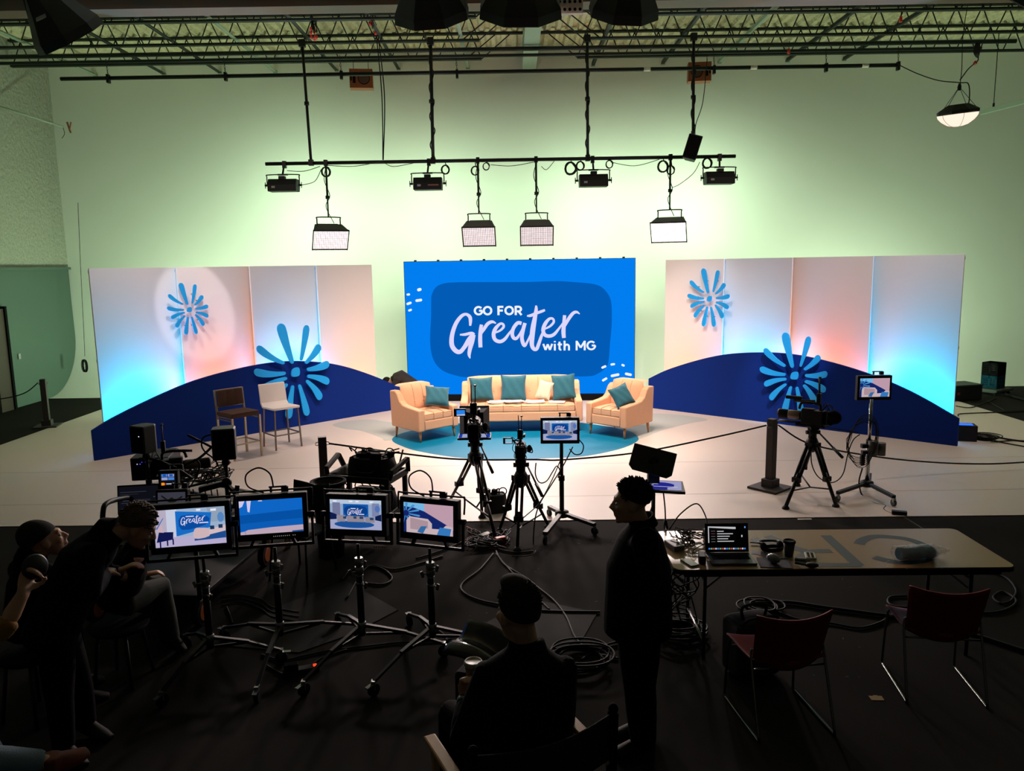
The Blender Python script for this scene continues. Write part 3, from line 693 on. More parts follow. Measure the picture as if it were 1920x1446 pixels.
bar_lamp(1112, 339, 1111, 'black bar lamp right of centre, between coils of cable', False)
bar_lamp(1347, 334, 1349, 'black bar lamp at the right end of the lighting bar', False)

# ================================================================== seating
M_SOFA = mat('peach_woven_upholstery', (216, 164, 128), 0.95, var=0.10, scale=70, bump=0.25, bscale=260, sheen=0.15)
M_WOOD = mat('light_oak_leg', (196, 134, 84), 0.5, var=0.15, scale=20)
M_VELVET = mat('teal_velvet', (20, 88, 104), 0.8, var=0.15, scale=30, sheen=0.15)
M_LINEN = mat('cream_linen', (206, 196, 172), 0.9, var=0.08, scale=60)
M_PAPER = mat('white_paper', (238, 232, 226), 0.7, var=0.03)
def seat_unit(name, w, label, cat, loc, rz, buttons, group=None, dep=0.84, hb=0.84):
    """front towards local -y, legs at the corners"""
    t = thing(name, label, cat, loc, rz, group); aw = 0.125
    m = MB(); m.box((0, dep / 2 + .006, 0.285), (w - .016, dep - .012, 0.17)); m.build('base', M_SOFA, t, bevel=0.02)
    inner = w - 2 * aw
    m = MB()
    m.grid(24, 18, lambda u, v: Vector(((u - .5) * inner * .99, 0.015 + v * (dep - .26), 0.475 + 0.028 * (1 - abs(2 * u - 1) ** 6) * (1 - abs(2 * v - 1) ** 4) - (.012 if (buttons and abs(((u * inner / 0.22) % 1) - .5) > .46) else 0))))
    m.box((0, 0.015 + (dep - .26) / 2, 0.42), (inner * .99, dep - .26, 0.115))
    m.build('seat_cushion', M_SOFA, t, bevel=0.03, seg=3)
    for s in (-1, 1):
        prof = [(0, .19), (dep, .19), (dep + .03, hb - .02), (dep - .13, hb - .01), (dep - .2, hb - .06), (dep - .27, .66), (dep - .36, .605), (dep - .5, .585), (.0, .56)]
        m = MB(); m.prism(prof[::1], aw, frame((s * (w / 2 - aw / 2) - aw / 2, 0, 0), (0, 1, 0), (1, 0, 0)))
        m.build('arm', M_SOFA, t, bevel=0.022, seg=3)
    bw = inner + .05
    def back(u, v):
        x = (u - .5) * bw; z = .46 + v * (hb - .38); y = dep - .25 + v * .10
        puff = 0.05 * (1 - abs(2 * u - 1) ** 8) * (1 - abs(2 * v - 1) ** 5)
        z += -.03 * abs(2 * u - 1) ** 8 * v
        seam = 0
        if buttons > 4:
            k = (u * buttons / 2) % 1; seam = .02 * max(0, 1 - abs(k - .5) * 12)
        return Vector((x, y - puff + seam, z))
    m = MB(); m.grid(60, 16, back); m.grid(60, 1, lambda u, v: (lambda p: Vector((p.x, p.y + v * (dep + .01 - p.y), p.z)))(back(u, 1.0))); 
    m.box((0, dep - .06, .46), (bw, .13, .36)); m.build('backrest', M_SOFA, t)
    n = max(2, buttons // 2)
    for k in range(n):
        for zz in ((.62,) if buttons <= 4 else (.66,)):
            q = back((k + .5) / n if buttons > 4 else .35 + .3 * k, (zz - .46) / (hb - .38)); m = MB(); m.ell((q.x, q.y - .003, q.z), (.017, .010, .017), n=8, m=6); m.build('tuft_button', M_SOFA, t)
    ns = 6 if buttons > 4 else 3
    M_SEAM = mat('darker_peach_seam', (172, 120, 88), .95)
    for k in range(1, ns):
        x = -inner / 2 + inner * k / ns
        m = MB(); m.tube([(x, .013, .372), (x, .012, .47), (x, .035, .494), (x, .2, .505), (x, dep - .3, .503)], .004, n=5); m.build('seat_seam', M_SEAM, t)
        m = MB(); m.tube([back(.5 + x / bw, v) + Vector((0, -.001, 0)) for v in (.12, .3, .5, .7, .88, .97)], .004, n=5); m.build('back_seam', M_SEAM, t)
    for x in (-1, 1):
        for y in (0.07, dep - .07):
            m = MB(); m.cyl((x * (w / 2 - .07), y, 0.21), (x * (w / 2 - .06), y + (-.02 if y < .3 else .02), 0.0), 0.027, 0.014, n=10); m.build('leg', M_WOOD, t)
    m = MB()
    for s in (-1, 1): m.tube([(s * (w / 2 - aw + .004), -.004, .2), (s * (w / 2 - aw + .004), -.004, .56)], .006, n=5)
    m.build('piping', M_SOFA, t)
    return t
Z0 = 0.0065
sofa = seat_unit('sofa', 2.17, 'long peach tufted sofa in front of the blue video wall', 'sofa', (0.16, 13.66, Z0), 0.0, 12)
al, ar = Vector((-1.56, 12.90)), Vector((-.95, 13.44)); a1 = math.atan2(ar.y - al.y, ar.x - al.x); c = (al + ar) / 2
seat_unit('armchair', .84, 'peach armchair at the left end of the sofa, turned to the right', 'armchair', (c.x, c.y, Z0), a1, 4, 'peach armchairs beside the sofa')
al, ar = Vector((1.30, 13.46)), Vector((1.88, 12.93)); a2 = math.atan2(ar.y - al.y, ar.x - al.x); c2 = (al + ar) / 2
seat_unit('armchair', .84, 'peach armchair at the right end of the sofa, turned to the left', 'armchair', (c2.x, c2.y, Z0), a2, 4, 'peach armchairs beside the sofa')

def cushion(c, R, w, h, t, material, label, cat='cushion', group='cushions on the seating'):
    def side(sg):
        def f(u, v):
            x, y = 2 * u - 1, 2 * v - 1
            e = max(0, (1 - x ** 4)) ** .5 * max(0, (1 - y ** 4)) ** .5
            pin = 1 - .10 * (1 - x * x) * abs(y) ** 2, 1 - .10 * (1 - y * y) * abs(x) ** 2
            wr = .006 * math.sin(9 * x + 5 * y) * e
            return Vector((x * w / 2 * pin[1], y * h / 2 * pin[0], sg * (t / 2 * e + wr)))
        return f
    m = MB(); m.grid(20, 20, side(1)); m.grid(20, 20, side(-1))
    o = m.build('cushion', material); o.location = c; o.rotation_euler = R
    tag(o, label, cat, group)
    m = MB(); e = []
    for k in range(40):
        q = k / 40 * 4; s_, f_ = int(q), q % 1
        u, v = ((f_, 0), (1, f_), (1 - f_, 1), (0, 1 - f_))[s_]; e.append(side(1)(u, v))
    m.loft(e, .006, n=5, closed=True); m.build('piping', material, o)
    return o
TL = PI / 2 - .28
def on_sofa(px, y, z): return Vector((D(px, 745, y).x, y, z))
cushion(on_sofa(903, 14.04, .745), (TL, 0.0, .2), .42, .42, .15, M_VELVET, 'teal velvet cushion on the sofa behind the tall camera with the prompter')
cushion(on_sofa(963, 14.055, .755), (TL, 0.0, -.05), .46, .46, .16, M_VELVET, 'teal velvet cushion in the middle of the sofa')
cushion(on_sofa(1021, 14.03, .705), (TL, 0.25, -.2), .26, .34, .11, M_LINEN, 'small cream cushion on the sofa between two teal ones')
cushion(on_sofa(1057, 14.03, .76), (TL, -.12, -.25), .43, .46, .15, M_VELVET, 'teal velvet cushion at the right end of the sofa')
def chair_pt(c, a, x, y, z): return Vector((c.x + math.cos(a) * x - math.sin(a) * y, c.y + math.sin(a) * x + math.cos(a) * y, z))
cushion(chair_pt(c, a1, .18, .28, .715), (PI / 2 - .75, .12, a1 - .55), .42, .40, .15, M_VELVET, 'teal velvet cushion leaning in the left armchair')
cushion(chair_pt(c2, a2, .18, .22, .71), (PI / 2 - .5, -.30, a2 + 1.15), .36, .38, .15, M_VELVET, 'teal velvet cushion slumped on the right arm of the right armchair')
def papers(px, w, label, n=4, rz=0.0, y=13.90):
    q = on_sofa(px, y, .511)
    t = thing('paper_stack', label, 'papers', q, rz, 'papers on the sofa')
    rnd = random.Random(int(px))
    for k in range(n):
        m = MB(); ww, hh = w * rnd.uniform(.8, 1.0), rnd.uniform(.2, .27)
        curl = rnd.uniform(.0, .02)
        m.M = tr(rnd.uniform(-.04, .04), rnd.uniform(-.03, .03), .004 + k * .007) @ rot(0, 0, rnd.uniform(-.3, .3))
        m.grid(6, 4, lambda u, v: Vector(((u - .5) * ww, (v - .5) * hh, curl * (u - .5) ** 2 * 4)))
        m.build('sheet', M_PAPER, t, solid=.003)
papers(931, .34, 'loose printed sheets on the sofa just right of the prompter camera', 4)
papers(963, .36, 'crumpled pile of white papers in front of the middle teal cushion', 5, .1)
papers(1001, .36, 'flat spread of papers beside the cream cushion', 3, -.15)
papers(1041, .34, 'single white sheet in front of the right teal sofa cushion', 1, .05)

M_STOOLM = mat('stool_satin_metal', (176, 160, 140), 0.35, 0.8)
M_BROWN = mat('brown_suede', (74, 46, 34), 0.9, var=0.12, scale=40, bump=.2)
M_WHITE = mat('white_leatherette', (232, 222, 220), 0.5, var=.02)
def bar_stool(loc, rz, label, upholstery, metal, kind):
    t = thing('bar_stool', label, 'bar stool', loc, rz, 'bar stools in front of the left hill'); w = .47; d = .45
    m = MB()
    if kind == 'brown':
        m.grid(14, 12, lambda u, v: Vector(((u - .5) * w, (v - .5) * d, .735 + .02 * (1 - abs(2 * u - 1) ** 4) * (1 - abs(2 * v - 1) ** 4)))); m.box((0, 0, .70), (w, d, .07)); m.build('seat', upholstery, t, bevel=.015)
        m = MB(); m.M = tr(0, d / 2 - .0, .93) @ rot(-.12); m.grid(15, 8, lambda u, v: Vector(((u - .5) * (w - .05), -.03 - .012 * (1 - abs(2 * ((u * 3) % 1) - 1) ** 3), (v - .5) * .25))); m.box((0, -.005, 0), (w - .05, .05, .25)); m.build('backrest', upholstery, t, bevel=.01)
        for s in (-1, 1):
            m = MB(); m.bar((s * w / 2, d / 2, 0), (s * w / 2, d / 2, .72), .03, .03); m.bar((s * w / 2, d / 2, .70), (s * w / 2, d / 2 + .04, 1.07), .03, .03); m.build('leg', metal, t)
            m = MB(); m.bar((s * w / 2, -d / 2, 0), (s * w / 2, -d / 2, .67), .03, .03); m.build('leg', metal, t)
        m = MB(); m.bar((-w / 2, d / 2 + .018, .80), (w / 2, d / 2 + .018, .80), .025, .02); m.bar((-w / 2, d / 2 + .037, 1.06), (w / 2, d / 2 + .037, 1.06), .025, .02); m.build('back_frame', metal, t)
        m = MB()
        for z in (.62, .655): m.bar((-w / 2, d / 2, z), (-w / 2, -d / 2, z), .015); m.bar((w / 2, d / 2, z), (w / 2, -d / 2, z), .015)
        m.build('seat_rail', metal, t)
    else:
        m = MB(); pr = [(-d / 2, .70), (d / 2 - .06, .69), (d / 2 - .01, .74), (d / 2 + .05, 1.04), (d / 2 + .075, 1.05), (d / 2 + .03, .72), (d / 2 - .03, .655), (-d / 2, .66)]
        m.prism(pr[::-1], w, frame((-w / 2, 0, 0), (0, 1, 0), (1, 0, 0)) if False else frame((-w / 2, 0, 0), (0, 1, 0), (1, 0, 0))); m.build('seat_shell', upholstery, t, bevel=.01)
        for sx in (-1, 1):
            for sy in (-1, 1):
                m = MB(); m.bar((sx * (w / 2 - .03), sy * (d / 2 - .03), .67), (sx * (w / 2 - .005), sy * (d / 2 - .005), 0), .022, .022); m.build('leg', metal, t)
    z = .24; k = w / 2 - .012; e = d / 2 - .012
    m = MB()
    for p, q in (((-k, -e), (k, -e)), ((-k, e), (k, e)), ((-k, -e), (-k, e)), ((k, -e), (k, e))): m.bar((p[0], p[1], z), (q[0], q[1], z), .018)
    m.build('footrest', metal, t)
    return t
A, B_, C_, D_ = G(494, 838), G(524, 848), G(537, 828), G(567, 838)
ctr = (A + B_ + C_ + D_) / 4; fv = (B_ + D_ - A - C_); rz = math.atan2(fv.y, fv.x) + PI / 2
bar_stool((ctr.x, ctr.y, Z0), rz, 'white bar stool in front of the large left starburst', M_WHITE, mat('stool_grey_metal', (120, 110, 104), .35, .8), 'white')
A, B_, C_ = G(442, 864), G(491, 854), G(465, 844)
ctr = (A + C_) / 2 + (B_ - A) * 0.0; ctr = Vector(((A.x + C_.x) / 2 + (B_.x - (A.x + C_.x) / 2) * .0, 0, 0))
bar_stool((-4.34, 12.22, Z0), rz + .1, 'brown padded bar stool with metal frame, left of the white one', M_BROWN, M_STOOLM, 'brown')

# ================================================================== rope posts
M_POST = mat('dark_brown_post', (44, 36, 34), 0.6)
def stanchion(x, y, label):
    t = thing('rope_post', label, 'rope post', (x, y, Z0 if y > 8.9 and x > -8.9 else 0.0), 0.7 if x > 0 else .25, 'rope posts around the stage')
    m = MB(); m.box((0, 0, .015), (.42, .42, .03)); m.build('base_plate', M_POST, t, bevel=.006)
    m = MB(); m.box((0, 0, .08), (.17, .17, .11)); m.build('socket', M_POST, t, bevel=.006)
    m = MB(); m.box((0, 0, .52), (.10, .10, .82)); m.build('post', M_POST, t, bevel=.004)
    m = MB(); m.tube([(.05, .02, .86), (.075, .03, .85), (.08, .0, .83), (.05, -.02, .83)], .006, n=6); m.build('rope_hook', M_STEEL, t); m = MB(); m.tube([(-.05, .02, .86), (-.075, .03, .85), (-.08, .0, .83), (-.05, -.02, .83)], .006, n=6); m.build('rope_hook', M_STEEL, t)
    return t
sR = Vector((3.36, 9.95)); sM = Vector((-2.31, 9.3)); sL = Vector((-9.02, 14.95))
stanchion(*sR, 'square rope post standing on the stage beside the right-hand camera')
stanchion(*sM, 'square rope post behind the equipment cart')
stanchion(*sL, 'square rope post at far left by the grey green wall')
def rope(pts, label):
    o = MB().tube(pts, .011, n=7, k=8).build('barrier_rope', M_RUBBER); tag(o, label, 'rope', 'barrier ropes'); return o
rope([(sM.x + .08, sM.y, .85), D(800, 856, 9.2), D(886, 862, 9.2), D(1000, 862, 9.3), D(1060, 862, 9.4), D(1200, 848, 9.55), D(1340, 820, 9.75), (sR.x - .08, sR.y, .85)], 'thin black rope sagging from the cart post to the post at the right camera')
rope([(sR.x + .08, sR.y, .85), D(1520, 833, 10.1), D(1640, 856, 10.3), D(1750, 867, 10.5), D(1850, 870, 10.6), D(1935, 866, 10.7)], 'thin black rope running right from the post to the edge of the photo')
rope([(sL.x - .10, sL.y, .86), D(50, 735, 15.1), D(20, 745, 15.3), D(-30, 752, 15.5)], 'thin rope at far left in front of the brown door')

# person kneeling behind the set is added with the people
# ---- hung things
def wood_speaker(px, py, y, label, flip):
    q = D(px, py, y)
    t = thing('hanging_loudspeaker', label, 'loudspeaker', q, 0.12 * flip, 'wooden loudspeakers hung under the joists'); M_SW = mat('orange_wood_veneer', (150, 84, 44), .5, var=.12, scale=6)
    m = MB(); m.box((0, 0.13, 0), (.50, .28, .40)); m.build('cabinet', M_SW, t, bevel=.006)
    m = MB(); m.cyl((.06 * flip, -.012, 0), (.06 * flip, -.02, 0), .13, n=24); m.build('woofer_rim', M_MATTE, t)
    m = MB(); m.lathe([(.115, 0), (.06, -.04), (.05, -.03), (0, -.02)], frame((.06 * flip, -.024, 0), (1, 0, 0), (0, -1, 0)) @ rot(PI, 0, 0) if False else frame((.06 * flip, -.021, 0), (1, 0, 0), (0, -1, 0)) , 20); m.build('woofer_cone', mat('brown_cone', (92, 66, 52), .7), t)
    m = MB(); m.box((-.15 * flip, -.015, 0), (.06, .01, .2)); m.build('horn_slot', M_MATTE, t)
    m = MB(); m.box((-.215 * flip, -.015, 0.02), (.03, .01, .14)); m.build('vent_slot', M_MATTE, t)
    m = MB()
    for s in (-1, 1): m.cyl((s * .16, .1, .2), (s * .16, .1, 7.45 - q.z), .006, n=6); m.build('hanging_chain', M_BLACK2, t); m = MB()
    return t
wood_speaker(677, 147, 17.95, 'wooden loudspeaker hung under the ceiling, left of centre', 1)
wood_speaker(1312, 134, 17.95, 'wooden loudspeaker hung under the ceiling behind the right pole', -1)
q = D(1299, 278, BY - .3)
t = thing('hanging_loudspeaker', 'black loudspeaker hung tilted above the lighting bar', 'loudspeaker', q, 0)
m = MB(); m.M = rot(-.1, .28, -.3); m.prism([(-.14, -.14), (.14, -.14), (.10, .12), (-.10, .12)], .48, tr(0, 0, -.24)); m.build('cabinet', M_BLACK, t, bevel=.015)
m = MB(); m.M = rot(-.1, .28, -.3); m.box((0, -.145, 0), (.24, .01, .42)); m.build('grille', M_MATTE, t)
m = MB(); m.box((0, .05, .27), (.05, .06, .14)); m.build('bracket', M_BLACK2, t)
o = MB().tube([D(1326, 110, BY), D(1318, 190, BY - .25), D(1305, 232, BY - .25), D(1303, 255, BY - .2)], .008).build('speaker_cable', M_RUBBER); tag(o, 'thin cable drooping from the ceiling to the black hanging loudspeaker', 'cable')

q = D(1796, 214, 15.0)
t = thing('dome_lamp', 'glowing dome lamp hung on wires at the upper right', 'hanging lamp', q, 0)
Mh = rot(.10, -.10, 0)
m = MB(); m.M = Mh; m.lathe([(0, .17), (.18, .17), (.26, .12), (.33, .08), (.36, .06), (.36, .02), (.35, .0), (0, .0)], n=8, smooth=False); m.build('lamp_cap', M_BLACK, t)
m = MB(); m.M = Mh; m.lathe([(.345, .0), (.33, -.05), (.27, -.12), (.17, -.19), (.08, -.215), (0, -.22)], n=32); m.build('lamp_bowl', emit('dome_lamp_glow', (255, 232, 210), 1.15), t)
m = MB(); m.M = Mh
for k in range(6):
    a = k * PI / 3 + .3; m.tube([(.348 * math.cos(a) * r_, .348 * math.sin(a) * r_, z_) for r_, z_ in ((1, 0), (.96, -.055), (.78, -.128), (.5, -.195), (.25, -.222))], .0035, n=4, k=3)
m.build('wire_guard', mat('wire_guard', (150, 120, 100), .5), t)
top = D(1799, 163, 15.0) - q
m = MB()
for k in range(4):
    a = k * PI / 2 + .5; m.cyl((.33 * math.cos(a), .33 * math.sin(a), .08), top, .005, n=5)
m.build('suspension_wire', M_BLACK2, t)
m = MB(); m.tube([top, top + Vector((.02, 0, .3)), top + Vector((.0, 0, .9)), Vector((0.05, 0, 7.5 - q.z))], .007); m.lathe([(.03, -.06), (.035, 0), (.02, .06)], tr(*top), 8); m.build('hanging_wire', M_BLACK2, t)
light('dome_light', 'SPOT', q + Vector((0, 0, -.26)), q + Vector((0, 0, -3)), P_BAY, (1, .9, .8), .25, angle=165, blend=.6)
o = MB().tube([D(1684, 121, 15.6), D(1720, 138, 15.3), D(1760, 151, 15.1), D(1800, 155, 15.0), D(1816, 158, 15.0), D(1817, 190, 14.98), D(1809, 204, 15)], .010).build('lamp_cable', M_RUBBER); tag(o, 'black cable swagging from the long pipe to the dome lamp', 'cable')
o = MB().tube([D(1833, 96, 15.3), D(1834, 112, 15.2), D(1828, 118, 15.15), D(1815, 130, 15.1), D(1806, 142, 15.05), D(1800, 150, 15)], .010).build('lamp_cable', M_RUBBER); tag(o, 'cable with an orange plug hanging above the dome lamp', 'cable')
m = MB(); m.cyl(D(1830, 116, 15.16), D(1827, 120, 15.15), .03, n=8); m.build('plug', M_RED, o)
m = MB()
for k in range(6): m.tube([D(1830 + k * 1.5, 80, 15.3), D(1826 + 2 * k, 98, 15.3 - .03 * k), D(1833, 108, 15.3), D(1837 - k, 96, 15.3), D(1836, 80, 15.3)], .009, n=5)
tag(m.build('cable_bundle', M_RUBBER), 'bundled hank of black cable at the right end of the ceiling pipes', 'cable bundle', kind='stuff')
a, e = D(1840, 211, 17.0), D(1990, 172, 15.2)
t = thing('hanging_rail', 'green channel rail hung at the right edge under the joists', 'rail', a, 0); v = e - a
m = MB(); m.bar((0, 0, 0), v, .07, .09); m.build('channel', M_PALE_STEEL, t, bevel=.004)
w0 = D(1863, 198, 16.7) - a
m = MB(); m.cyl(w0, (w0.x, w0.y, 7.46 - a.z), .008, n=6); m.box(w0, (.03, .03, .1)); m.build('hanging_rod', M_BLACK2, t)

# long pipe in front of the wall, on chains
p0, p1 = D(114, 148, 17.3), D(1687, 122, 17.3)
t = thing('long_pipe', 'long black pipe on chains across the whole set below the ceiling', 'pipe', p0, 0)
MB().cyl((0, 0, 0), p1 - p0, .04, n=12).build('pipe', M_BLACK2, t)
for px, py in ((203, 147), (423, 143), (640, 140), (857, 138), (1101, 134), (1339, 130), (1549, 126), (1684, 123)):
    q = D(px, py, 17.3) - p0; m = MB(); m.box(q + Vector((0, 0, -.01)), (.05, .1, .17)); m.build('pipe_clamp', M_BLACK2, t)
    m = MB(); L = D(px, 107 - px * .0153, 17.3).z - p0.z - q.z - .11; n = int(L / .055); 
    for k in range(n):
        z = q.z + .08 + k * .055; M_ = tr(q.x - .02 * k / n, q.y, z) @ rot(0, 0, PI / 2 * (k % 2))
        m.M = M_; m.loft([Vector((.014 * math.cos(a_), 0, .034 * math.sin(a_))) for a_ in [2 * PI * i / 8 for i in range(8)]], .005, n=4, closed=True)
    m.build('chain', M_BLACK2, t)
for px in (1213, 1413, 1622):
    py = 148 - (px - 114) * 26 / 1573; q = D(px, py, 17.3) - p0; m = MB(); m.cyl(q - Vector((.07, 0, -.001)), q + Vector((.07, 0, .001)), .0425, n=12); m.build('white_tape', M_PAPER, t)

# red plugs hung on the joists
for px, py, n, lab, dk in ((590, 66, 7, 'cluster of red cable plugs hanging from the ceiling, left of centre', 12), (701, 57, 3, 'three red plugs hung from the ceiling near the centre', 0)):
    q = D(px, py, 15.2); t = thing('plug_cluster', lab, 'plugs', q, 0, 'red plugs hung from the ceiling'); rnd = random.Random(px)
    for k in range(n):
        m = MB(); o_ = Vector((rnd.uniform(-.06, .06), rnd.uniform(-.04, .04), rnd.uniform(-.1, .1))); m.cyl(o_, o_ + Vector((rnd.uniform(-.02, .02), -.01, .06)), .022, .018, n=8); m.build('plug', M_RED, t)
    m = MB()
    for k in range(max(4, dk)): m.tube([(rnd.uniform(-.07, .07), rnd.uniform(-.04, .04), rnd.uniform(.0, .1)), (rnd.uniform(-.05, .05), 0, .25), (rnd.uniform(-.09, .09), 0, 7.46 - q.z)], .007, n=5)
    m.build('cable_tail', M_RUBBER, t)
for px, py, lab in ((1689, 36, 'single orange plug hanging high at the right'), (1479, 96, 'orange plug lying on the ceiling pipe, right of the pole')):
    q = D(px, py, 15.2 if py < 50 else 17.3); t = thing('hanging_plug', lab, 'plug', q, 0)
    m = MB(); m.cyl((0, 0, -.05), (0, 0, .05), .03, .025, n=10); m.build('plug', M_RED, t); m = MB(); m.tube([(0, 0, .05), (.01, 0, .2), (0, 0, max(.12, 7.45 - q.z) if py < 50 else .1)], .008); m.build('lead', M_RUBBER, t)
# coils and swags along the lighting bar
def coil(px, py, r, n, label, y=BY - .02, rz=0.):
    q = D(px, py, y); m = MB(); rnd = random.Random(int(px)); pts = []
    for i in range(n * 14):
        a = 2 * PI * i / 14; rr = r * (1 + .12 * math.sin(i * .37 + rnd.random() * .4)); pts.append(Vector((rr * math.cos(a) * .9, .02 * math.sin(i * .3), rr * math.sin(a) - r * .1 * math.sin(i * .11))))
    m.loft(pts, .010, n=5); top = BZ(q.x) - q.z; m.tube([pts[0], (0.02, 0, r), (0, 0, top)], .01, n=5)
    o = m.build('cable_coil', M_RUBBER); o.location = q; o.rotation_euler = (0, 0, rz); tag(o, label, 'cable coil', 'cable coils hung on the lighting bar'); return o
coil(611, 322, .095, 6, 'coil of black cable above the leftmost lit lamp')
coil(835, 318, .085, 5, 'coil of black cable just right of the cable-wrapped pole')
coil(912, 312, .07, 2, 'small thin loop of cable right of the second lit lamp')
coil(891, 320, .085, 4, 'loose coil of cable at the drop arm of the second lit lamp')
coil(1070, 316, .12, 7, 'large coil of cable left of the third bar lamp')
coil(1088, 311, .085, 6, 'smaller coil of cable touching the third bar lamp pole')
coil(1143, 308, .075, 3, 'small round coil of cable right of the third bar lamp')
coil(1243, 312, .11, 6, 'coil of cable left of the brightest lamp arm')
coil(1258, 319, .085, 3, 'hanging cable loop on the brightest lamp arm')
coil(1326, 306, .10, 6, 'coil of cable left of the rightmost bar lamp')
for i, (pts, l) in enumerate((([(538, 320), (570, 321), (600, 312)], 'thin cable swag from the leftmost bar lamp to the first coil'), ([(612, 310), (660, 312), (700, 306), (718, 302)], 'thin cable along the bar right of the first coil'),
                 ([(718, 303), (735, 312), (765, 308), (800, 300)], 'cable swag left of the cable-wrapped pole'), ([(920, 309), (960, 311), (1005, 303)], 'thin cable swag between the two middle lit lamps'),
                 ([(1145, 304), (1190, 311), (1236, 299)], 'double cable swag right of the third bar lamp'), ([(1312, 304), (1300, 325), (1275, 345), (1260, 352)], 'cable swag from the right coil down to the brightest lamp'),
                 ([(566, 347), (590, 340), (602, 318)], 'cable from the leftmost bar lamp up to the first coil'), ([(1015, 312), (1025, 318), (1040, 301)], 'short kinked cable right of the third lit lamp'))):
    o = MB().tube([D(x, y, BY - .05) for x, y in pts], .007, n=5).build('bar_cable', M_RUBBER); tag(o, l, 'cable', 'cables strung along the lighting bar')

# ---- left wall bits
q0, q1 = D(-30, 190, 17.3), D(118, 238, 18.6)
t = thing('thin_rod', 'thin pale rod sticking out along the stucco wall at upper left', 'rod', q0, 0); MB().cyl((0, 0, 0), q1 - q0, .02, n=8).build('rod', M_PALE_STEEL, t)
m = MB(); m.tube([q1 - q0, q1 - q0 + Vector((.02, 0, -.15)), q1 - q0 + Vector((-.05, 0, -.25))], .006); m.build('cord', M_RUBBER, t)
q = D(130, 239, 18.7); t = thing('spring_clamp', 'small orange-handled clamp stuck on the wall at upper left', 'clamp', q, 0)
m = MB(); m.bar((-.04, 0, .12), (.02, 0, -.12), .03); m.bar((.05, 0, .12), (.0, 0, -.05), .02); m.build('jaw', mat('clamp_orange', (150, 90, 60), .5), t)
q = D(158, 560, 18.9)
o = MB().tube([D(146, 380, 18.95), D(152, 520, 18.9), D(158, 640, 18.8), D(159, 668, 18.8)], .006, n=5).build('wall_rope', M_RUBBER); tag(o, 'thin cord hanging down the wall left of the panels', 'cord')
m = MB(); q = D(159, 686, 18.7)
for k in range(6): m.loft([Vector((.05 * math.cos(a_) + .012 * k - .03, .02 * math.sin(k), .15 * math.sin(a_))) for a_ in [2 * PI * i / 12 for i in range(12)]], .009, n=5, closed=True)
m.build('cord_hank', M_RUBBER, None); o = bpy.data.objects['cord_hank']; o.location = q; tag(o, 'tied hank of dark cord at the end of the hanging cord', 'cord hank')

# ---- crates, case and power box beyond the right hill
M_CRATE = mat('black_milk_crate', (14, 14, 15), .9, spec=.05); M_CRATE2 = mat('teal_milk_crate', (14, 48, 62), .9, spec=.05)
def crate(c, rz, material, label):
    t = thing('milk_crate', label, 'crate', c, rz, 'milk crates stacked at the right wall'); w = .34; h = .28; th = .012
    m = MB(); m.box((0, 0, .006), (w, w, .012)); m.build('crate_floor', material, t)
    for k in range(4):
        m = MB(); m.M = rot(0, 0, k * PI / 2) @ tr(0, -w / 2 + th / 2, 0)
        m.box((0, 0, .03), (w, th, .06)); m.box((0, 0, h - .03), (w, th, .06)); m.box((-w / 2 + .02, 0, h / 2), (.04, th, h)); m.box((w / 2 - .02, 0, h / 2), (.04, th, h)); m.box((0, 0, h / 2), (.05, th, h))
        for s in (-1, 1):
            for j in range(3): m.box((s * (.055 + j * .03), 0, h / 2), (.016, th, h))
            for j in range(4): m.box((s * .085, 0, .06 + j * .045), (.13, th, .024))
        m.build('side_lattice', material, t)
    return t
cb = G(1868, 743); cb = Vector((10.55, 17.0, 0))
t = thing('wheeled_dolly', 'low dark dolly under the two stacked milk crates', 'dolly', (cb.x, cb.y, 0), .5)
m = MB(); m.box((0, 0, .10), (.62, .55, .05)); m.box((0, 0, .06), (.5, .45, .03)); m.build('deck', mat('dolly_carpet', (58, 62, 58), .9), t, bevel=.01)
for x in (-.25, .25):
    for y in (-.2, .2): m = MB(); m.cyl((x - .015, y, .03), (x + .015, y, .03), .03, n=10); m.build('wheel', M_MATTE, t)
crate((cb.x, cb.y, .128), .55, M_CRATE2, 'teal milk crate resting on the dolly under the black one')
crate((cb.x, cb.y, .412), .55, M_CRATE, 'black milk crate on top of the teal one')
t = thing('road_case', 'low black road case beside the right panels', 'case', (9.42, 16.35, 0), .2)
m = MB(); m.box((0, 0, .16), (.75, .5, .3)); m.build('body', M_BLACK, t, bevel=.012); m = MB(); m.box((0, 0, .325), (.77, .52, .03)); m.build('lid', mat('case_lid', (40, 50, 44), .6), t, bevel=.006)
m = MB(); m.box((-.2, -.255, .16), (.06, .01, .05)); m.build('latch', mat('red_latch', (120, 30, 36), .4), t)
t = thing('power_box', 'black power box with a blue light strip behind the right hill end', 'power box', (7.40, 12.55, Z0), -.3)
m = MB(); m.box((0, 0, .13), (.30, .25, .26)); m.build('body', M_BLACK, t, bevel=.01); m = MB(); m.box((-.02, -.02, .262), (.22, .12, .012)); m.build('light_strip', emit('blue_led', (30, 80, 255), 3.0), t)
def floor_cable(pts, label, r=.010, h=.012, group=None, material=None, name='floor_cable', cat='cable', z0=None):
    P = []
    for p in pts:
        if len(p) == 2: q = G(p[0], p[1]); q.z = h + (Z0 if -8.9 < q.x < 9.25 and q.y > 8.85 else 0)
        else: q = Vector(p)
        P.append(q)
    o = MB().tube(P, r, n=6, k=7).build(name, material or M_RUBBER); tag(o, label, cat, group); return o
GR = 'cables behind the right end of the set'
floor_cable([(1797, 782), (1800, 778), (1840, 776), (1890, 774), (1940, 772)], 'grey cable bending from the right hill top towards the right edge', group=GR)
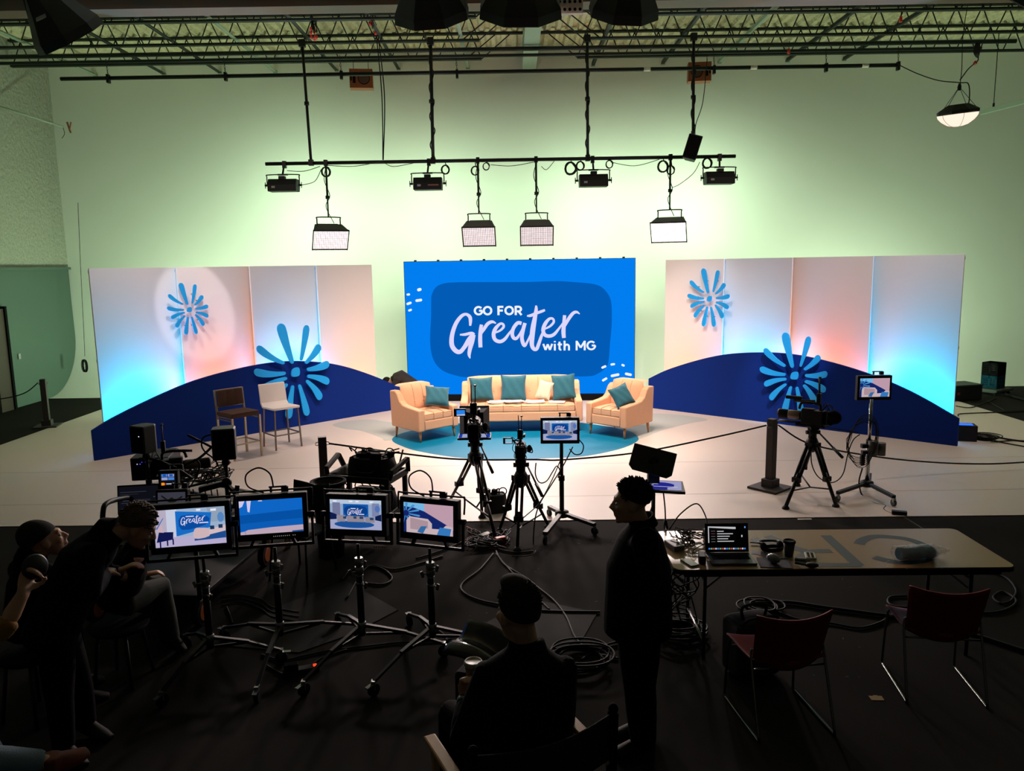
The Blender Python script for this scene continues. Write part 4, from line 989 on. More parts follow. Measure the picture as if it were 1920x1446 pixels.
floor_cable([(1813, 812), (1850, 818), (1890, 826), (1935, 832)], 'upper of the thick cables running right from the power box', group=GR, r=.016)
floor_cable([(1814, 818), (1850, 824), (1880, 832), (1935, 842)], 'lower cable crossing the floor right of the power box', group=GR)
floor_cable([(1830, 822), (1865, 830), (1900, 828), (1940, 830)], 'thin cable crossing over the others right of the power box', group=GR)
floor_cable([(1792, 763), (1820, 766), (1850, 755), (1868, 748)], 'thin cable curling from the panels towards the dolly', group=GR)
floor_cable([(1850, 752), (1875, 766), (1890, 772), (1935, 770)], 'dark cable crossing the edge of the white stage at far right', group=GR)
floor_cable([(1880, 740), (1905, 748), (1940, 757)], 'heavy cable bundle running right from the crates', group=GR, r=.03, h=.03)
m = MB(); q = Vector((7.66, 12.5, .03))
for k in range(5): m.loft([q + Vector(((.13 + .02 * k) * math.cos(a_) + .02 * k, (.15 + .015 * k) * math.sin(a_), .015 * k)) for a_ in [2 * PI * i / 20 for i in range(20)]], .009, n=5, closed=True)
tag(m.build('cable_coil', M_RUBBER), 'coil of black cable lying right of the blue-lit power box', 'cable coil')

# ================================================================== cameras, monitors and their stands
def em(rgb, k=1.0): return emit('picture_%02x%02x%02x_%d' % (*rgb, int(k * 10)), rgb, k)
def picture(name, M, w, h, polys, parent, mini=None, k=1.0):
    """what a screen shows: flat coloured shapes in unit coordinates (origin lower left), one mesh"""
    mats = []; m = MB()
    for i, (rgb, pts) in enumerate(polys):
        mm = em(rgb, k)
        if mm not in mats: mats.append(mm)
        m.mi = mats.index(mm); m.flat([((x - .5) * w, (y - .5) * h) for x, y in pts], M @ tr(0, 0, .0004 * i))
    if mini:
        x0, y0, sx, sy, sk = mini; mm = em((228, 224, 250), k)
        if mm not in mats: mats.append(mm)
        m.mi = mats.index(mm)
        conv = lambda x, y: (((x0 + sx * x / 1920) - .5) * w, ((y0 - sy * y / 794 + sk * sx * x / 1920) - .5) * h)
        for st in GREATER: brush(m, [(a, c_, w_ * 1.0) for a, c_, w_ in st], 0, M @ tr(0, 0, .0004 * (len(polys) + 1)), 3, conv)
        m.flat([conv(x, y) for x, y in ((362, 205), (955, 205), (955, 95), (362, 95))] if False else [conv(x, y) for x, y in ((400, 180), (930, 180), (930, 115), (400, 115))], M @ tr(0, 0, .0004 * (len(polys) + 1)))
        m.flat([conv(x, y) for x, y in ((1240, 620), (1830, 620), (1830, 550), (1240, 550))], M @ tr(0, 0, .0004 * (len(polys) + 1)))
    return m.build(name, mats, parent)
def R4(x0, y0, x1, y1): return [(x0, y0), (x1, y0), (x1, y1), (x0, y1)]
def EL(cx, cy, rx, ry, n=20): return [(cx + rx * math.cos(2 * PI * i / n), cy + ry * math.sin(2 * PI * i / n)) for i in range(n)]
P_WIDE = [((150, 172, 205), R4(0, 0, 1, 1)), ((188, 204, 226), R4(.0, .86, 1, 1)), ((120, 124, 160), R4(.05, .45, .2, .9)), ((130, 138, 178), R4(.82, .45, .96, .9)), ((168, 172, 208), R4(0, 0, 1, .32)), ((28, 84, 158), EL(.47, .17, .39, .12)),
          ((20, 92, 178), R4(.26, .42, .75, .86)), ((10, 66, 142), poly_smooth(R4(.32, .48, .69, .78), 3)), ((16, 30, 78), [(0, .32), (.13, .34), (.13, .5), (0, .58)]), ((16, 30, 78), [(.88, .34), (1, .3), (1, .54), (.88, .46)]),
          ((150, 140, 152), R4(.14, .26, .30, .48)), ((150, 140, 152), R4(.33, .26, .67, .46)), ((150, 140, 152), R4(.69, .25, .87, .44)), ((34, 70, 110), R4(.26, .36, .32, .44)), ((34, 70, 110), R4(.46, .37, .52, .45)), ((34, 70, 110), R4(.58, .37, .65, .45)), ((34, 70, 110), R4(.78, .34, .85, .42)),
          ((235, 240, 255), R4(.07, .93, .14, .98)), ((235, 240, 255), R4(.38, .93, .45, .98)), ((235, 240, 255), R4(.51, .93, .57, .98)), ((235, 240, 255), R4(.78, .92, .85, .97)), ((84, 120, 190), EL(.93, .72, .05, .12, 10))]
P_BLUEBG = [((16, 106, 205), R4(0, 0, 1, 1)), ((6, 84, 172), [(0, .30), (1, .38), (1, .66), (0, .58)]), ((12, 96, 190), [(0, .12), (1, .2), (1, .40), (0, .33)]), ((196, 172, 190), [(0, 0), (1, 0), (1, .20), (.5, .18), (.12, .14), (.07, .10), (0, .08)]), ((150, 140, 170), [(.075, 0), (.085, 0), (.08, .1), (.07, .1)]),
            ((214, 208, 244), [(0, .80), (.05, .84), (.09, 1), (0, 1)]), ((214, 208, 244), [(.13, .68), (.16, .66), (.19, 1), (.12, 1)]), ((214, 208, 244), [(.30, .97), (.37, .97), (.36, 1), (.31, 1)]), ((40, 84, 150), [(.82, 0), (1, 0), (1, .05), (.82, .04)])]
P_STAR = [((196, 160, 176), R4(0, 0, 1, 1)), ((120, 190, 236), R4(.0, .6, .42, 1)), ((20, 38, 108), [(0, 0), (1, 0), (1, .18), (.86, .36), (.42, .74), (.2, .84), (0, .86)])]
for k in range(9):
    a_ = k * 2 * PI / 11 - 1.9; P_STAR.append(((74, 150, 214), [(.05 + .06 * math.cos(a_ - .15), .64 + .1 * math.sin(a_ - .15)), (.05 + .27 * math.cos(a_ - .1), .64 + .34 * math.sin(a_ - .1)), (.05 + .30 * math.cos(a_), .64 + .36 * math.sin(a_)), (.05 + .27 * math.cos(a_ + .1), .64 + .34 * math.sin(a_ + .1)), (.05 + .06 * math.cos(a_ + .15), .64 + .1 * math.sin(a_ + .15))] ))
P_STAR = [(c_, [(min(1, max(0, x)), min(1, max(0, y))) for x, y in p_]) for c_, p_ in P_STAR]
P_STAR += [((206, 184, 190), [(.06, 0), (.58, 0), (.58, .36), (.5, .5), (.12, .54), (.06, .4)]), ((176, 150, 160), [(.14, .12), (.5, .1), (.5, .42), (.14, .5)]), ((206, 184, 190), [(.44, 0), (1, 0), (1, .3), (.86, .34), (.78, .2), (.44, .18)]), ((54, 110, 170), [(.28, .04), (.4, .0), (.48, .26), (.36, .24)]), ((54, 124, 194), [(.68, 0), (.94, 0), (.97, .24), (.74, .26)])]
P_SIDE = [((160, 184, 214), R4(0, 0, 1, 1)), ((188, 178, 200), R4(.0, .25, .18, 1)), ((206, 212, 232), R4(.17, .25, .32, 1)), ((150, 168, 190), [(.8, .6), (1, .6), (1, 1), (.74, 1)]), ((188, 178, 214), R4(0, 0, 1, .26)), ((24, 112, 205), [(.30, .27), (.78, .46), (.81, .86), (.30, .95)]), ((10, 78, 165), poly_smooth([(.38, .44), (.72, .54), (.75, .76), (.38, .82)], 3)),
          ((30, 80, 150), [(.55, .12), (1, .15), (1, .36), (.55, .26)]), ((214, 186, 192), poly_smooth([(.55, .18), (.76, .22), (.76, .42), (.66, .46), (.56, .44)], 3)), ((220, 196, 200), [(.76, .26), (1, .34), (1, .5), (.76, .4)]), ((30, 56, 96), R4(.78, .4, .84, .5)), ((30, 56, 96), R4(.9, .42, .96, .52)), ((16, 24, 80), [(.02, .14), (.25, .2), (.26, .4), (.06, .42)]), ((206, 178, 192), [(.04, .42), (.13, .4), (.1, .62), (.04, .6)]),
          ((16, 24, 80), R4(.06, .0, .08, .2)), ((16, 24, 80), R4(.16, .04, .18, .2)), ((16, 24, 80), R4(.24, .06, .26, .22)), ((60, 110, 190), [(.02, .5), (.12, .78), (.14, .8), (.04, .5)]), ((90, 140, 200), EL(.94, .72, .05, .14, 9)), ((240, 244, 255), R4(.80, .9, .88, .96)), ((240, 244, 255), R4(.6, .93, .66, .98))]

def tripod(name, top, feet, label, cat='tripod', group='camera tripods', tube_r=.022, spread=True):
    top = Vector(top); t = thing(name, label, cat, (top.x, top.y, 0), 0, group); o = Vector((top.x, top.y, 0))
    m = MB(); hub = Vector((0, 0, top.z - .22)); m.lathe([(.03, -.10), (.075, -.05), (.08, .02), (.055, .08)], tr(0, 0, hub.z), 14); m.build('bowl', M_BLACK2, t)
    m = MB(); m.lathe([(.05, .07), (.05, .13), (.06, .15), (.06, .20), (.045, .22)], tr(0, 0, hub.z), 14); m.box((0, 0, top.z - .01), (.10, .16, .03)); m.cyl((-.08, 0, hub.z + .15), (.09, 0, hub.z + .15), .025, n=10); m.build('fluid_head', M_BLACK2, t)
    m = MB(); m.cyl((.07, -.02, hub.z + .15), (.20, -.38, hub.z - .06), .011, n=8); m.cyl((.155, -.255, hub.z + .01), (.21, -.41, hub.z - .075), .018, n=8); m.build('pan_handle', M_BLACK2, t)
    for f in feet:
        f = Vector(f) - o; f.z = f.z; s = hub + (Vector((f.x, f.y, 0)).normalized() * .07); n_ = Vector((-f.y, f.x, 0)).normalized(); mid = s.lerp(f, .55)
        m = MB()
        for k in (-1, 1): m.cyl(s + n_ * .028 * k, mid + n_ * .026 * k, tube_r * .8, n=8)
        m.cyl(s.lerp(f, .45), f + Vector((0, 0, .03)), tube_r * .85, n=8); m.bar(mid - n_ * .05, mid + n_ * .05, .05, .06); m.bar(s - n_ * .045, s + n_ * .045, .06, .06)
        L = m.build('leg', M_BLACK2, t); m = MB(); m.lathe([(.045, 0), (.045, .02), (.02, .05)], tr(f.x, f.y, f.z), 10); m.build('rubber_foot', M_RUBBER, L)
    if spread:
        m = MB()
        for f in feet: f = Vector(f) - o; m.cyl((0, 0, .16 * top.z), hub.lerp(f, .72), .010, n=6)
        m.build('spreader', M_BLACK2, t)
    return t
def video_camera(loc, rz, label, s=1.0, finder=None, big_lens=False, group='video cameras'):
    """lens towards local +y, base at z = 0"""
    t = thing('video_camera', label, 'video camera', loc, rz, group); S_ = Matrix.Scale(s, 4)
    def B(nm, f, material, bev=0, par=None):
        m = MB(); m.M = S_; f(m); return m.build(nm, material, par or t, bevel=bev)
    B('base_plate', lambda m: (m.box((0, .02, .012), (.11, .34, .024)), m.cyl((-.04, .12, .03), (-.04, .42, .03), .008), m.cyl((.04, .12, .03), (.04, .42, .03), .008)), M_BLACK2)
    B('body', lambda m: (m.box((0, 0, .115), (.14, .26, .17)), m.box((0, .06, .19), (.10, .14, .05)), m.box((.075, .02, .12), (.02, .16, .09))), M_BLACK, .01)
    l_ = B('lens', lambda m: m.lathe([(.045, .12), (.05, .16), (.052, .22), (.045, .24), (.045, .30), (.056, .31), (.06, .40), (.055, .42), (.04, .42)] if big_lens else [(.04, .12), (.045, .16), (.045, .24), (.05, .25), (.05, .29), (.03, .29)], frame((0, 0, .12), (1, 0, 0), (0, 1, 0)), 18), M_BLACK)
    B('lens_ring', lambda m: m.lathe([(.053, .15), (.056, .155), (.056, .29), (.053, .295)] if big_lens else [(.047, .19), (.048, .2), (.048, .22), (.047, .23)], frame((0, 0, .12), (1, 0, 0), (0, 1, 0)), 18), mat('bronze_lens_ring', (130, 112, 96), .4, .5), 0, l_)
    B('battery', lambda m: m.box((0, -.18, .12), (.11, .10, .16)), M_MATTE, .012)
    B('top_handle', lambda m: (m.tube([(0, -.08, .2), (0, -.07, .27), (0, .02, .285), (0, .14, .275), (0, .17, .2)], .016), m.cyl((.05, .0, .30), (.05, .24, .285), .016)), M_BLACK2)
    B('side_grip', lambda m: (m.ell((.12, .06, .12), (.035, .07, .05)), m.tube([(.08, .0, .1), (.16, .03, .07), (.15, .12, .12)], .008)), M_MATTE)
    B('wireless_receiver', lambda m: m.box((.0, -.06, .345), (.075, .045, .13)), M_BLACK, .006)
    for x, y in ((-.02, .035), (.02, .03)):
        B('antenna', lambda m: (m.cyl((x, -.06, .40), (x * 1.1, -.055, .40 + .17 + y), .006), m.cyl((x * 1.1, -.055, .56 + y), (x * 1.1, -.055, .575 + y), .016 if x > 0 else .006)), M_BLACK2)
    if finder:
        fx, fz, pic_, lit = finder
        v = B('viewfinder', lambda m: (m.box((fx, -.02, fz), (.13, .035, .085)), m.cyl((0, 0, .25), (fx * .6, -.01, fz), .01)), M_BLACK)
        q = MB(); M_ = S_ @ frame((fx + .01, -.0385, fz - .002), (1, 0, 0), (0, -1, 0)); q.flat([(-.045, -.03), (.045, -.03), (.045, .03), (-.045, .03)], M_); q.build('finder_screen', em(lit), v)
        q = MB(); q.flat([(-.045, -.03), (.045, -.03), (.045, -.014), (-.045, -.02)], M_ @ tr(0, 0, .0006)); q.build('finder_picture', em((190, 190, 210)), v)
    m = MB(); m.M = S_; rnd = random.Random(int(s * 100 + loc[0] * 10))
    for k in range(4): m.tube([(rnd.uniform(-.06, .06), -.1, .2), (rnd.uniform(-.14, .14), -.16, rnd.uniform(.2, .34)), (rnd.uniform(-.15, .15), -.2, rnd.uniform(.05, .2)), (rnd.uniform(-.05, .1), -.2, .03)], .005, n=5)
    m.build('cable_tangle', M_RUBBER, t)
    return t
# camera with prompter
tA = (-.44, 8.85, .98)
tripod('camera_tripod', tA, [G(842, 946), G(904, 972), G(930, 1018)], 'tall black tripod under the camera with the prompter hood')
video_camera((tA[0], tA[1] - .05, .99), .0, 'video camera behind a dark prompter hood in front of the sofa', 1.05, (-.15, .30, None, (40, 130, 230)), True)
t = thing('teleprompter', 'dark prompter hood with a flat screen tray on the tall camera', 'teleprompter', (tA[0] - .03, tA[1] + .48, .875), 0)
m = MB(); a_ = [(-.20, .20, .03), (.20, .20, .03), (.20, .24, .40), (-.20, .24, .40)]; c_ = [(-.13, -.02, .08), (.13, -.02, .08), (.13, -.02, .36), (-.13, -.02, .36)]
m.add(a_ + c_, [(0, 1, 5, 4), (1, 2, 6, 5), (2, 3, 7, 6), (3, 0, 4, 7)]); m.v = [v * .9 for v in m.v]; m.build('hood', M_FABRIC_BLACK, t, solid=.008)
m = MB(); m.box((0, .19, .195), (.36, .012, .35), rot(-.05)); m.build('mirror_glass', M_GLASS_DARK, t)
m = MB(); m.box((0, .12, .0), (.41, .30, .025)); tray = m.build('screen_tray', M_BLACK, t, bevel=.006)
m = MB(); m.flat([(-.19, -.12), (.19, -.12), (.19, .12), (-.19, .12)], tr(0, .12, .0140)); m.build('tray_screen', em((150, 160, 196)), tray)
m = MB(); m.flat([(-.19, -.12), (-.15, -.12), (-.15, .12), (-.19, .12)], tr(0, .12, .0146)); m.flat([(.15, -.12), (.19, -.12), (.19, .12), (.15, .12)], tr(0, .12, .0146)); m.build('screen_border', em((20, 60, 170)), tray)
m = MB(); m.cyl((-.05, -.08, .03), (-.05, .2, -.008), .009); m.cyl((.05, -.08, .03), (.05, .2, -.008), .009); m.build('rail', M_BLACK2, t)
# smaller camera
tB = (.08, 8.2, .90)
tripod('camera_tripod', tB, [G(937, 998), G(970, 1034), G(1028, 990)], 'smaller black tripod to the left of the pole-mounted monitor', tube_r=.02)
video_camera((tB[0], tB[1], .905), -.05, 'small video camera with two antennas, left of the pole monitor', .78, (-.17, .25, None, (120, 180, 205)), False)
# camera on the stage, seen from its side
tC = (3.71, 9.5, .92)
tripod('camera_tripod', tC, [G(1473, 955), G(1567, 951), Vector((3.75, 10.05, Z0))], 'tripod standing on the white stage beside the rope post', tube_r=.028)
video_camera((tC[0], tC[1], .925), 0.92, 'long-lensed video camera on the stage, pointing left past the rope post', 1.02, None, True)
m = MB(); m.ell((0, 0, 0), (.055, .09, .085)); o = m.build('eyecup', M_MATTE); o.parent = bpy.data.objects['video_camera.002']; o.location = (-.02, -.25, .14)
m = MB(); m.box((0, 0, 0), (.06, .2, .04)); o = m.build('viewfinder', M_BLACK, bevel=.008); o.parent = bpy.data.objects['video_camera.002']; o.location = (0.06, .26, .33)

def monitor(c, yaw, w, h, polys, label, mini=None, tilt=0.0, frame_yoke=True, group='production monitors', bez=.035, dots=False, name='production_monitor', hood=False):
    t = thing(name, label, 'monitor', c, yaw, group); R_ = rot(tilt)
    m = MB(); m.M = R_; m.box((0, .035, 0), (w + 2 * bez, .07, h + 2.6 * bez)); body = m.build('bezel', M_BLACK, t, bevel=.006)
    m = MB(); m.M = R_; m.box((0, .09, 0), (w * .6, .06, h * .6)); m.build('rear_box', M_BLACK, t, bevel=.01)
    picture('screen_picture', R_ @ frame((0, -.0012, .2 * bez), (1, 0, 0), (0, -1, 0)), w, h, polys, t, mini, .9)
    if dots:
        m = MB(); m.M = R_
        for k in range(12):
            if k != 9: m.box((w * .02 + k * .014, -.001, -h / 2 - .55 * bez), (.005, .002, .006))
        m.build('button_row', em((170, 170, 160), .6), t)
    if frame_yoke:
        m = MB(); m.M = R_; W = w / 2 + bez + .03; H_ = h / 2 + 1.3 * bez
        m.bar((-W, .03, .02), (-W, .03, -H_ - .045), .018, .02); m.bar((W, .03, .02), (W, .03, -H_ - .045), .018, .02); m.bar((-W - .009, .03, -H_ - .05), (W + .009, .03, -H_ - .05), .02, .022)
        for s in (-1, 1): m.cyl((s * (W - .03), .03, .0), (s * (W + .02), .03, .0), .02, n=10)
        m.bar((-w * .3, .03, -H_ + .01), (-w * .36, .03, -H_ - .05), .035, .02); m.bar((w * .3, .03, -H_ + .01), (w * .36, .03, -H_ - .05), .035, .02)
        m.build('yoke_frame', M_BLACK2, t)
        m = MB(); m.M = R_; m.tube([(-W, .05, .05), (-W - .004, .05, H_ + .012), (-W + .03, .05, H_ + .02), (0, .05, H_ + .02), (W - .03, .05, H_ + .02), (W + .004, .05, H_ + .012), (W, .05, .05)], .007, n=6, k=4); m.build('guard_bar', M_BLACK2, t)
    m = MB(); m.M = R_; m.box((.05, .05, h / 2 + 1.3 * bez + .045), (.13, .012, .012)); m.box((.0, .05, h / 2 + 1.3 * bez + .025), (.016, .016, .04)); m.box((.1, .05, h / 2 + 1.3 * bez + .025), (.05, .03, .04)); m.build('top_bracket', M_BLACK2, t)
    return t
def combo_stand(x, y, top, label, feet_rz, reach=.62):
    t = thing('monitor_stand', label, 'light stand', (x, y, 0), 0, 'rolling stands under the monitors')
    m = MB(); m.cyl((0, 0, .18), (0, 0, .70), .026, n=12); m.build('pole', M_BLACK2, t)
    m = MB(); m.cyl((0, 0, .68), (0, 0, top - .12), .019, n=12); m.cyl((0, 0, top - .14), (0, 0, top), .012, n=10); m.build('riser', M_BLACK2, t)
    for z in (.70, top - .14, .26):
        m = MB(); m.lathe([(.03, -.03), (.034, -.025), (.034, .025), (.03, .03)], tr(0, 0, z), 12); m.build('collar', M_STEEL, t)
    for z in (.66, .74, .6): m = MB(); m.lathe([(.027, -.006), (.031, 0), (.027, .006)], tr(0, 0, z), 12); m.build('ring', M_STEEL, t)
    for z, s in ((.70, -1), (top - .14, 1), (.60, 1)):
        m = MB(); m.cyl((0, -.02, z), (s * .05, -.05, z), .007, n=6); m.bar((s * .05, -.05, z - .025), (s * .062, -.058, z + .025), .012, .02); m.build('knob', M_STEEL, t)
    for k in range(3):
        a_ = feet_rz + k * 2 * PI / 3; d_ = Vector((math.cos(a_), math.sin(a_), 0)); e_ = d_ * reach
        m = MB(); m.bar((d_.x * .03, d_.y * .03, .26), (e_.x * .55, e_.y * .55, .2), .028, .022); m.bar((e_.x * .5, e_.y * .5, .205), (e_.x, e_.y, .105), .024, .02); m.bar((d_.x * .03, d_.y * .03, .19), (e_.x * .5, e_.y * .5, .195), .012, .02); L = m.build('leg', M_BLACK2, t)
        m = MB(); m.cyl((e_.x - .016 * d_.y, e_.y + .016 * d_.x, .045), (e_.x + .016 * d_.y, e_.y - .016 * d_.x, .045), .045, n=14); m.build('caster_wheel', M_MATTE, L)
        m = MB(); m.bar((e_.x, e_.y, .115), (e_.x, e_.y, .05), .03, .04); m.bar((e_.x, e_.y, .09), (e_.x + d_.x * .07, e_.y + d_.y * .07, .085), .03, .01); m.build('caster_fork', M_STEEL, L)
    return t
def mon_at(pxc, pyc, y): return D(pxc, pyc, y)
MW, MHt = .385, .216
for (pxc, pyc, y, yaw, polys, mini, lab, slab, dots, frz) in (
        (357, 990, 5.4, .19, P_SIDE, (.36, .86, .42, .34, -.02), 'leftmost big monitor, showing the sofa and screen from the side', 'stand of the leftmost monitor, mostly hidden behind the bent man', False, .2),
        (509, 970, 5.62, .17, P_BLUEBG, None, 'second big monitor, showing a plain blue close-up', 'rolling stand under the monitor with the plain blue picture', True, -1.55),
        (667, 967, 5.6, -.15, P_WIDE, (.34, .78, .35, .34, 0), 'third big monitor, showing the whole set wide', 'rolling stand under the monitor with the wide picture', False, -2.1),
        (803, 975, 5.55, -.33, P_STAR, None, 'rightmost of the four big monitors, showing armchair and starburst', 'rolling stand under the monitor with the starburst picture', False, -2.2)):
    q = D(pxc, pyc, y); d_ = (q - Vector((0, 0, CAMH))).length
    w_ = {357: 112.5, 509: 106, 667: 96, 803: 94}[pxc] / F * d_ / math.cos(yaw) * 1.0
    mt = monitor(q, yaw, w_, w_ * .5625, polys, lab, mini, -.06, True, dots=dots); ht = w_ * .2813 + .05
    if pxc in (509, 803):
        m = MB(); m.tube([(-.05, .05, ht), (-.16, .06, ht + .05), (-.17, .06, ht + .14), (-.08, .06, ht + .19), (0, .06, ht + .14), (.02, .05, ht + .04)], .006); m.build('cable_loop', M_RUBBER, mt)
    if pxc == 667:
        m = MB()
        for k in range(6): m.box((.13 + .016 * k, .012, -ht - .078), (.011, .003, .012 if k % 2 else .014))
        m.build('red_lettering', mat('faded_red_letters', (150, 50, 44), .6), mt)
    b_ = q.z - w_ * .2813 - .115
    if pxc == 357: combo_stand(q.x + .05, q.y + .06, b_ + .01, slab, frz, .5)
    else: combo_stand(q.x + math.sin(-yaw) * .0, q.y + .03, b_, slab, frz)
# pole monitors
def roll_stand(x, y, top, casters, label, chrome, z0=0.0):
    t = thing('rolling_stand', label, 'rolling stand', (x, y, z0), 0, 'rolling stands with flat arms'); o = Vector((x, y, z0))
    m = MB(); m.cyl((0, 0, .12), (0, 0, top * .55), .027, n=12); m.cyl((0, 0, top * .5), (0, 0, top), .021, n=12); m.build('pole', M_CHROME if chrome else M_BLACK2, t)
    m = MB(); m.lathe([(.075, .09), (.08, .11), (.08, .15), (.04, .17)], None, 12); m.cyl((0, 0, top * .55 - .03), (0, 0, top * .55 + .03), .036, n=10); m.build('hub', M_BLACK2, t)
    for c_ in casters:
        e_ = Vector(c_) - o; e_.z = 0; d_ = e_.normalized()
        m = MB(); m.bar((0, 0, .13), (e_.x, e_.y, .115), .05, .035); L = m.build('arm', M_BLACK2, t)
        m = MB(); m.cyl((e_.x - d_.y * .015, e_.y + d_.x * .015, .042), (e_.x + d_.y * .015, e_.y - d_.x * .015, .042), .042, n=14); m.build('caster_wheel', M_RUBBER if not chrome else mat('grey_wheel', (70, 72, 72), .6), L)
        m = MB(); m.bar((e_.x, e_.y, .10), (e_.x, e_.y, .045), .032, .05); m.build('caster_fork', M_STEEL, L)
    return t
q = D(1050, 808, 8.6)
roll_stand(q.x + .02, 8.68, q.z - .12, [G(1022, 1020), G(1115, 1003), G(1030, 968)], 'black rolling stand carrying the monitor right of the small camera', False)
monitor((q.x, q.y, q.z), -.04, .38, .225, P_WIDE, 'monitor on a black pole showing the whole set, before the circle', (.34, .78, .35, .34, 0), .02, False, 'pole-mounted monitors', .028)
q = D(1638, 727, 9.75)
roll_stand(4.50, 9.68, q.z - .14, [G(1570, 942), G(1675, 950), Vector((4.75, 10.15, Z0))], 'chrome pole rolling stand on the white stage at right', True, Z0)
monitor((q.x, q.y - .03, q.z), .02, .375, .235, P_STAR, 'monitor on a chrome pole at right, showing the starburst and armchairs', None, .0, False, 'pole-mounted monitors', .03)
t = thing('cable_coil', 'black cable looped round the chrome pole at right', 'cable coil', (4.47, 9.64, .72), 0)
m = MB(); rnd = random.Random(3)
for k in range(7): m.loft([Vector((-.12 + (.17 + .02 * rnd.random()) * math.cos(a_) + .03 * rnd.random(), -.04 - .012 * k, (.22 + .02 * k) * math.sin(a_) + .05 * math.cos(a_))) for a_ in [2 * PI * i / 22 for i in range(22)]], .004, n=5, closed=True)
m.build('loops', M_RUBBER, t)
t = thing('pole_clamp', 'grey pair of clamped weights on the chrome pole at right', 'clamp', D(1640, 840, 9.62), 0)
m = MB(); m.cyl((-.02, 0, -.09), (-.02, 0, .09), .06, n=14); m.build('weight', mat('grey_weight', (92, 88, 84), .6), t); m = MB(); m.cyl((.09, .02, -.10), (.09, .02, .06), .055, n=14); m.build('weight', mat('grey_weight', (92, 88, 84), .6), t)
m = MB(); m.box((-.09, .03, .02), (.13, .06, .05)); m.box((-.08, .03, -.06), (.13, .06, .04)); m.build('bracket', M_BLACK2, t)
t = thing('power_adapter', 'small black power brick strapped low on the chrome pole', 'adapter', D(1617, 862, 9.62), 0); m = MB(); m.box((0, 0, 0), (.05, .05, .14)); m.build('brick', M_BLACK, t, bevel=.006)
GM = 'cables of the monitors and cameras'
o = MB().tube([D(1617, 878, 9.62), D(1611, 900, 9.6), D(1612, 915, 9.6), G(1618, 930), G(1640, 944), G(1660, 948), G(1657, 955), G(1668, 962), G(1690, 968), G(1715, 982), G(1740, 998)], .009, k=7).build('power_cable', M_RUBBER); tag(o, 'power lead with an inline brick running from the chrome stand off the stage', 'cable', GM)
m = MB(); q = G(1686, 966) + Vector((0, 0, .03)); m.box(q, (.16, .06, .04), rot(0, 0, -.4)); m.build('inline_brick', M_BLACK, o)
o = MB().tube([D(1521, 838, 9.5), D(1522, 870, 9.5), D(1535, 895, 9.45), D(1560, 905, 9.45), D(1580, 890, 9.5), D(1590, 850, 9.55), D(1600, 825, 9.6), D(1612, 815, 9.62)], .007).build('power_cable', M_RUBBER); tag(o, 'cable looping low from the stage camera tripod to the chrome stand', 'cable', GM)
o = MB().tube([D(1534, 795, 9.5), D(1560, 803, 9.55), D(1590, 808, 9.6), D(1610, 812, 9.62)], .006).build('power_cable', M_RUBBER); tag(o, 'thin cable from the stage camera across to the chrome stand', 'cable', GM)
o = MB().tube([D(1005, 868, 8.3), D(1004, 890, 8.3), D(1012, 905, 8.3), D(1025, 902, 8.4), D(1036, 885, 8.5), D(1044, 874, 8.6), D(1050, 884, 8.62), D(1046, 896, 8.62)], .007).build('power_cable', M_RUBBER); tag(o, 'cable swagging between the small camera and the black pole monitor', 'cable', GM)
o = MB().tube([D(1074, 838, 8.6), D(1055, 875, 8.5), D(1030, 915, 8.35), D(1012, 945, 8.2), D(1003, 975, 8.0), G(1000, 1020), G(1004, 1035), G(990, 1042), G(960, 1044)], .007).build('power_cable', M_RUBBER); tag(o, 'long cable slanting down from the pole monitor past the small tripod', 'cable', GM)
o = MB().tube([D(1050, 865, 8.6), D(1035, 900, 8.45), D(1012, 942, 8.2), D(985, 968, 8.0), G(955, 992), G(945, 1010)], .006).build('power_cable', M_RUBBER); tag(o, 'second cable slanting from the pole monitor down behind the small tripod', 'cable', GM)
o = MB().tube([D(1086, 825, 8.62), D(1094, 836, 8.62), D(1090, 850, 8.62), D(1078, 852, 8.62), D(1068, 842, 8.62)], .007).build('power_cable', M_RUBBER); tag(o, 'cable bulging out right of the black pole monitor', 'cable', GM)

# free-standing prompter behind the standing man
q = D(1232, 915, 6.6)
t = thing('teleprompter', 'tilted prompter glass over a lit tray, just behind the standing man', 'teleprompter', q, 0.05)
m = MB(); m.prism(poly_smooth([(-.24, -.15), (.24, -.15), (.24, .15), (-.24, .15)], 2) if False else [(-.15, -.13), (.15, -.13), (.19, -.09), (.19, .13), (-.19, .13), (-.19, -.09)], .02, tr(-0.03, .06, .22) @ rot(0, .0, -.30) @ rot(.80, .22, 0) ); m.build('mirror_frame', M_BLACK, t, bevel=.006)
m = MB(); m.box((-.02, .06, .09), (.10, .05, .12)); m.build('bracket', M_BLACK2, t)
m = MB(); m.M = rot(.06, 0, 0); m.M = rot(.06, 0, 0) @ tr(.05, 0, 0) @ rot(0, 0, -.25); m.prism([(-.19, -.15), (.19, -.15), (.17, .13), (-.17, .13)], .025); tray = m.build('screen_tray', M_BLACK, t, bevel=.005)
picture('tray_screen', rot(.06, 0, 0) @ tr(.05, -.01, .027) @ rot(0, 0, -.25), .31, .23, [((170, 170, 214), R4(0, 0, 1, 1)), ((40, 44, 150), R4(0, 0, .62, .75)), ((40, 44, 150), poly_smooth([(.5, .3), (.75, .3), (.8, .62), (.55, .8), (.3, .75)], 2)), ((230, 230, 250), R4(.08, .58, .36, .62)), ((230, 230, 250), R4(.08, .44, .24, .48)), ((230, 230, 250), R4(.08, .30, .9, .34))], tray, k=.8)
m = MB(); m.ell((-.02, .035, .23), (.05, .012, .05)); m.build('lens_hole', M_GLASS_DARK, t)
sp = Vector((q.x - .02, q.y, 0))
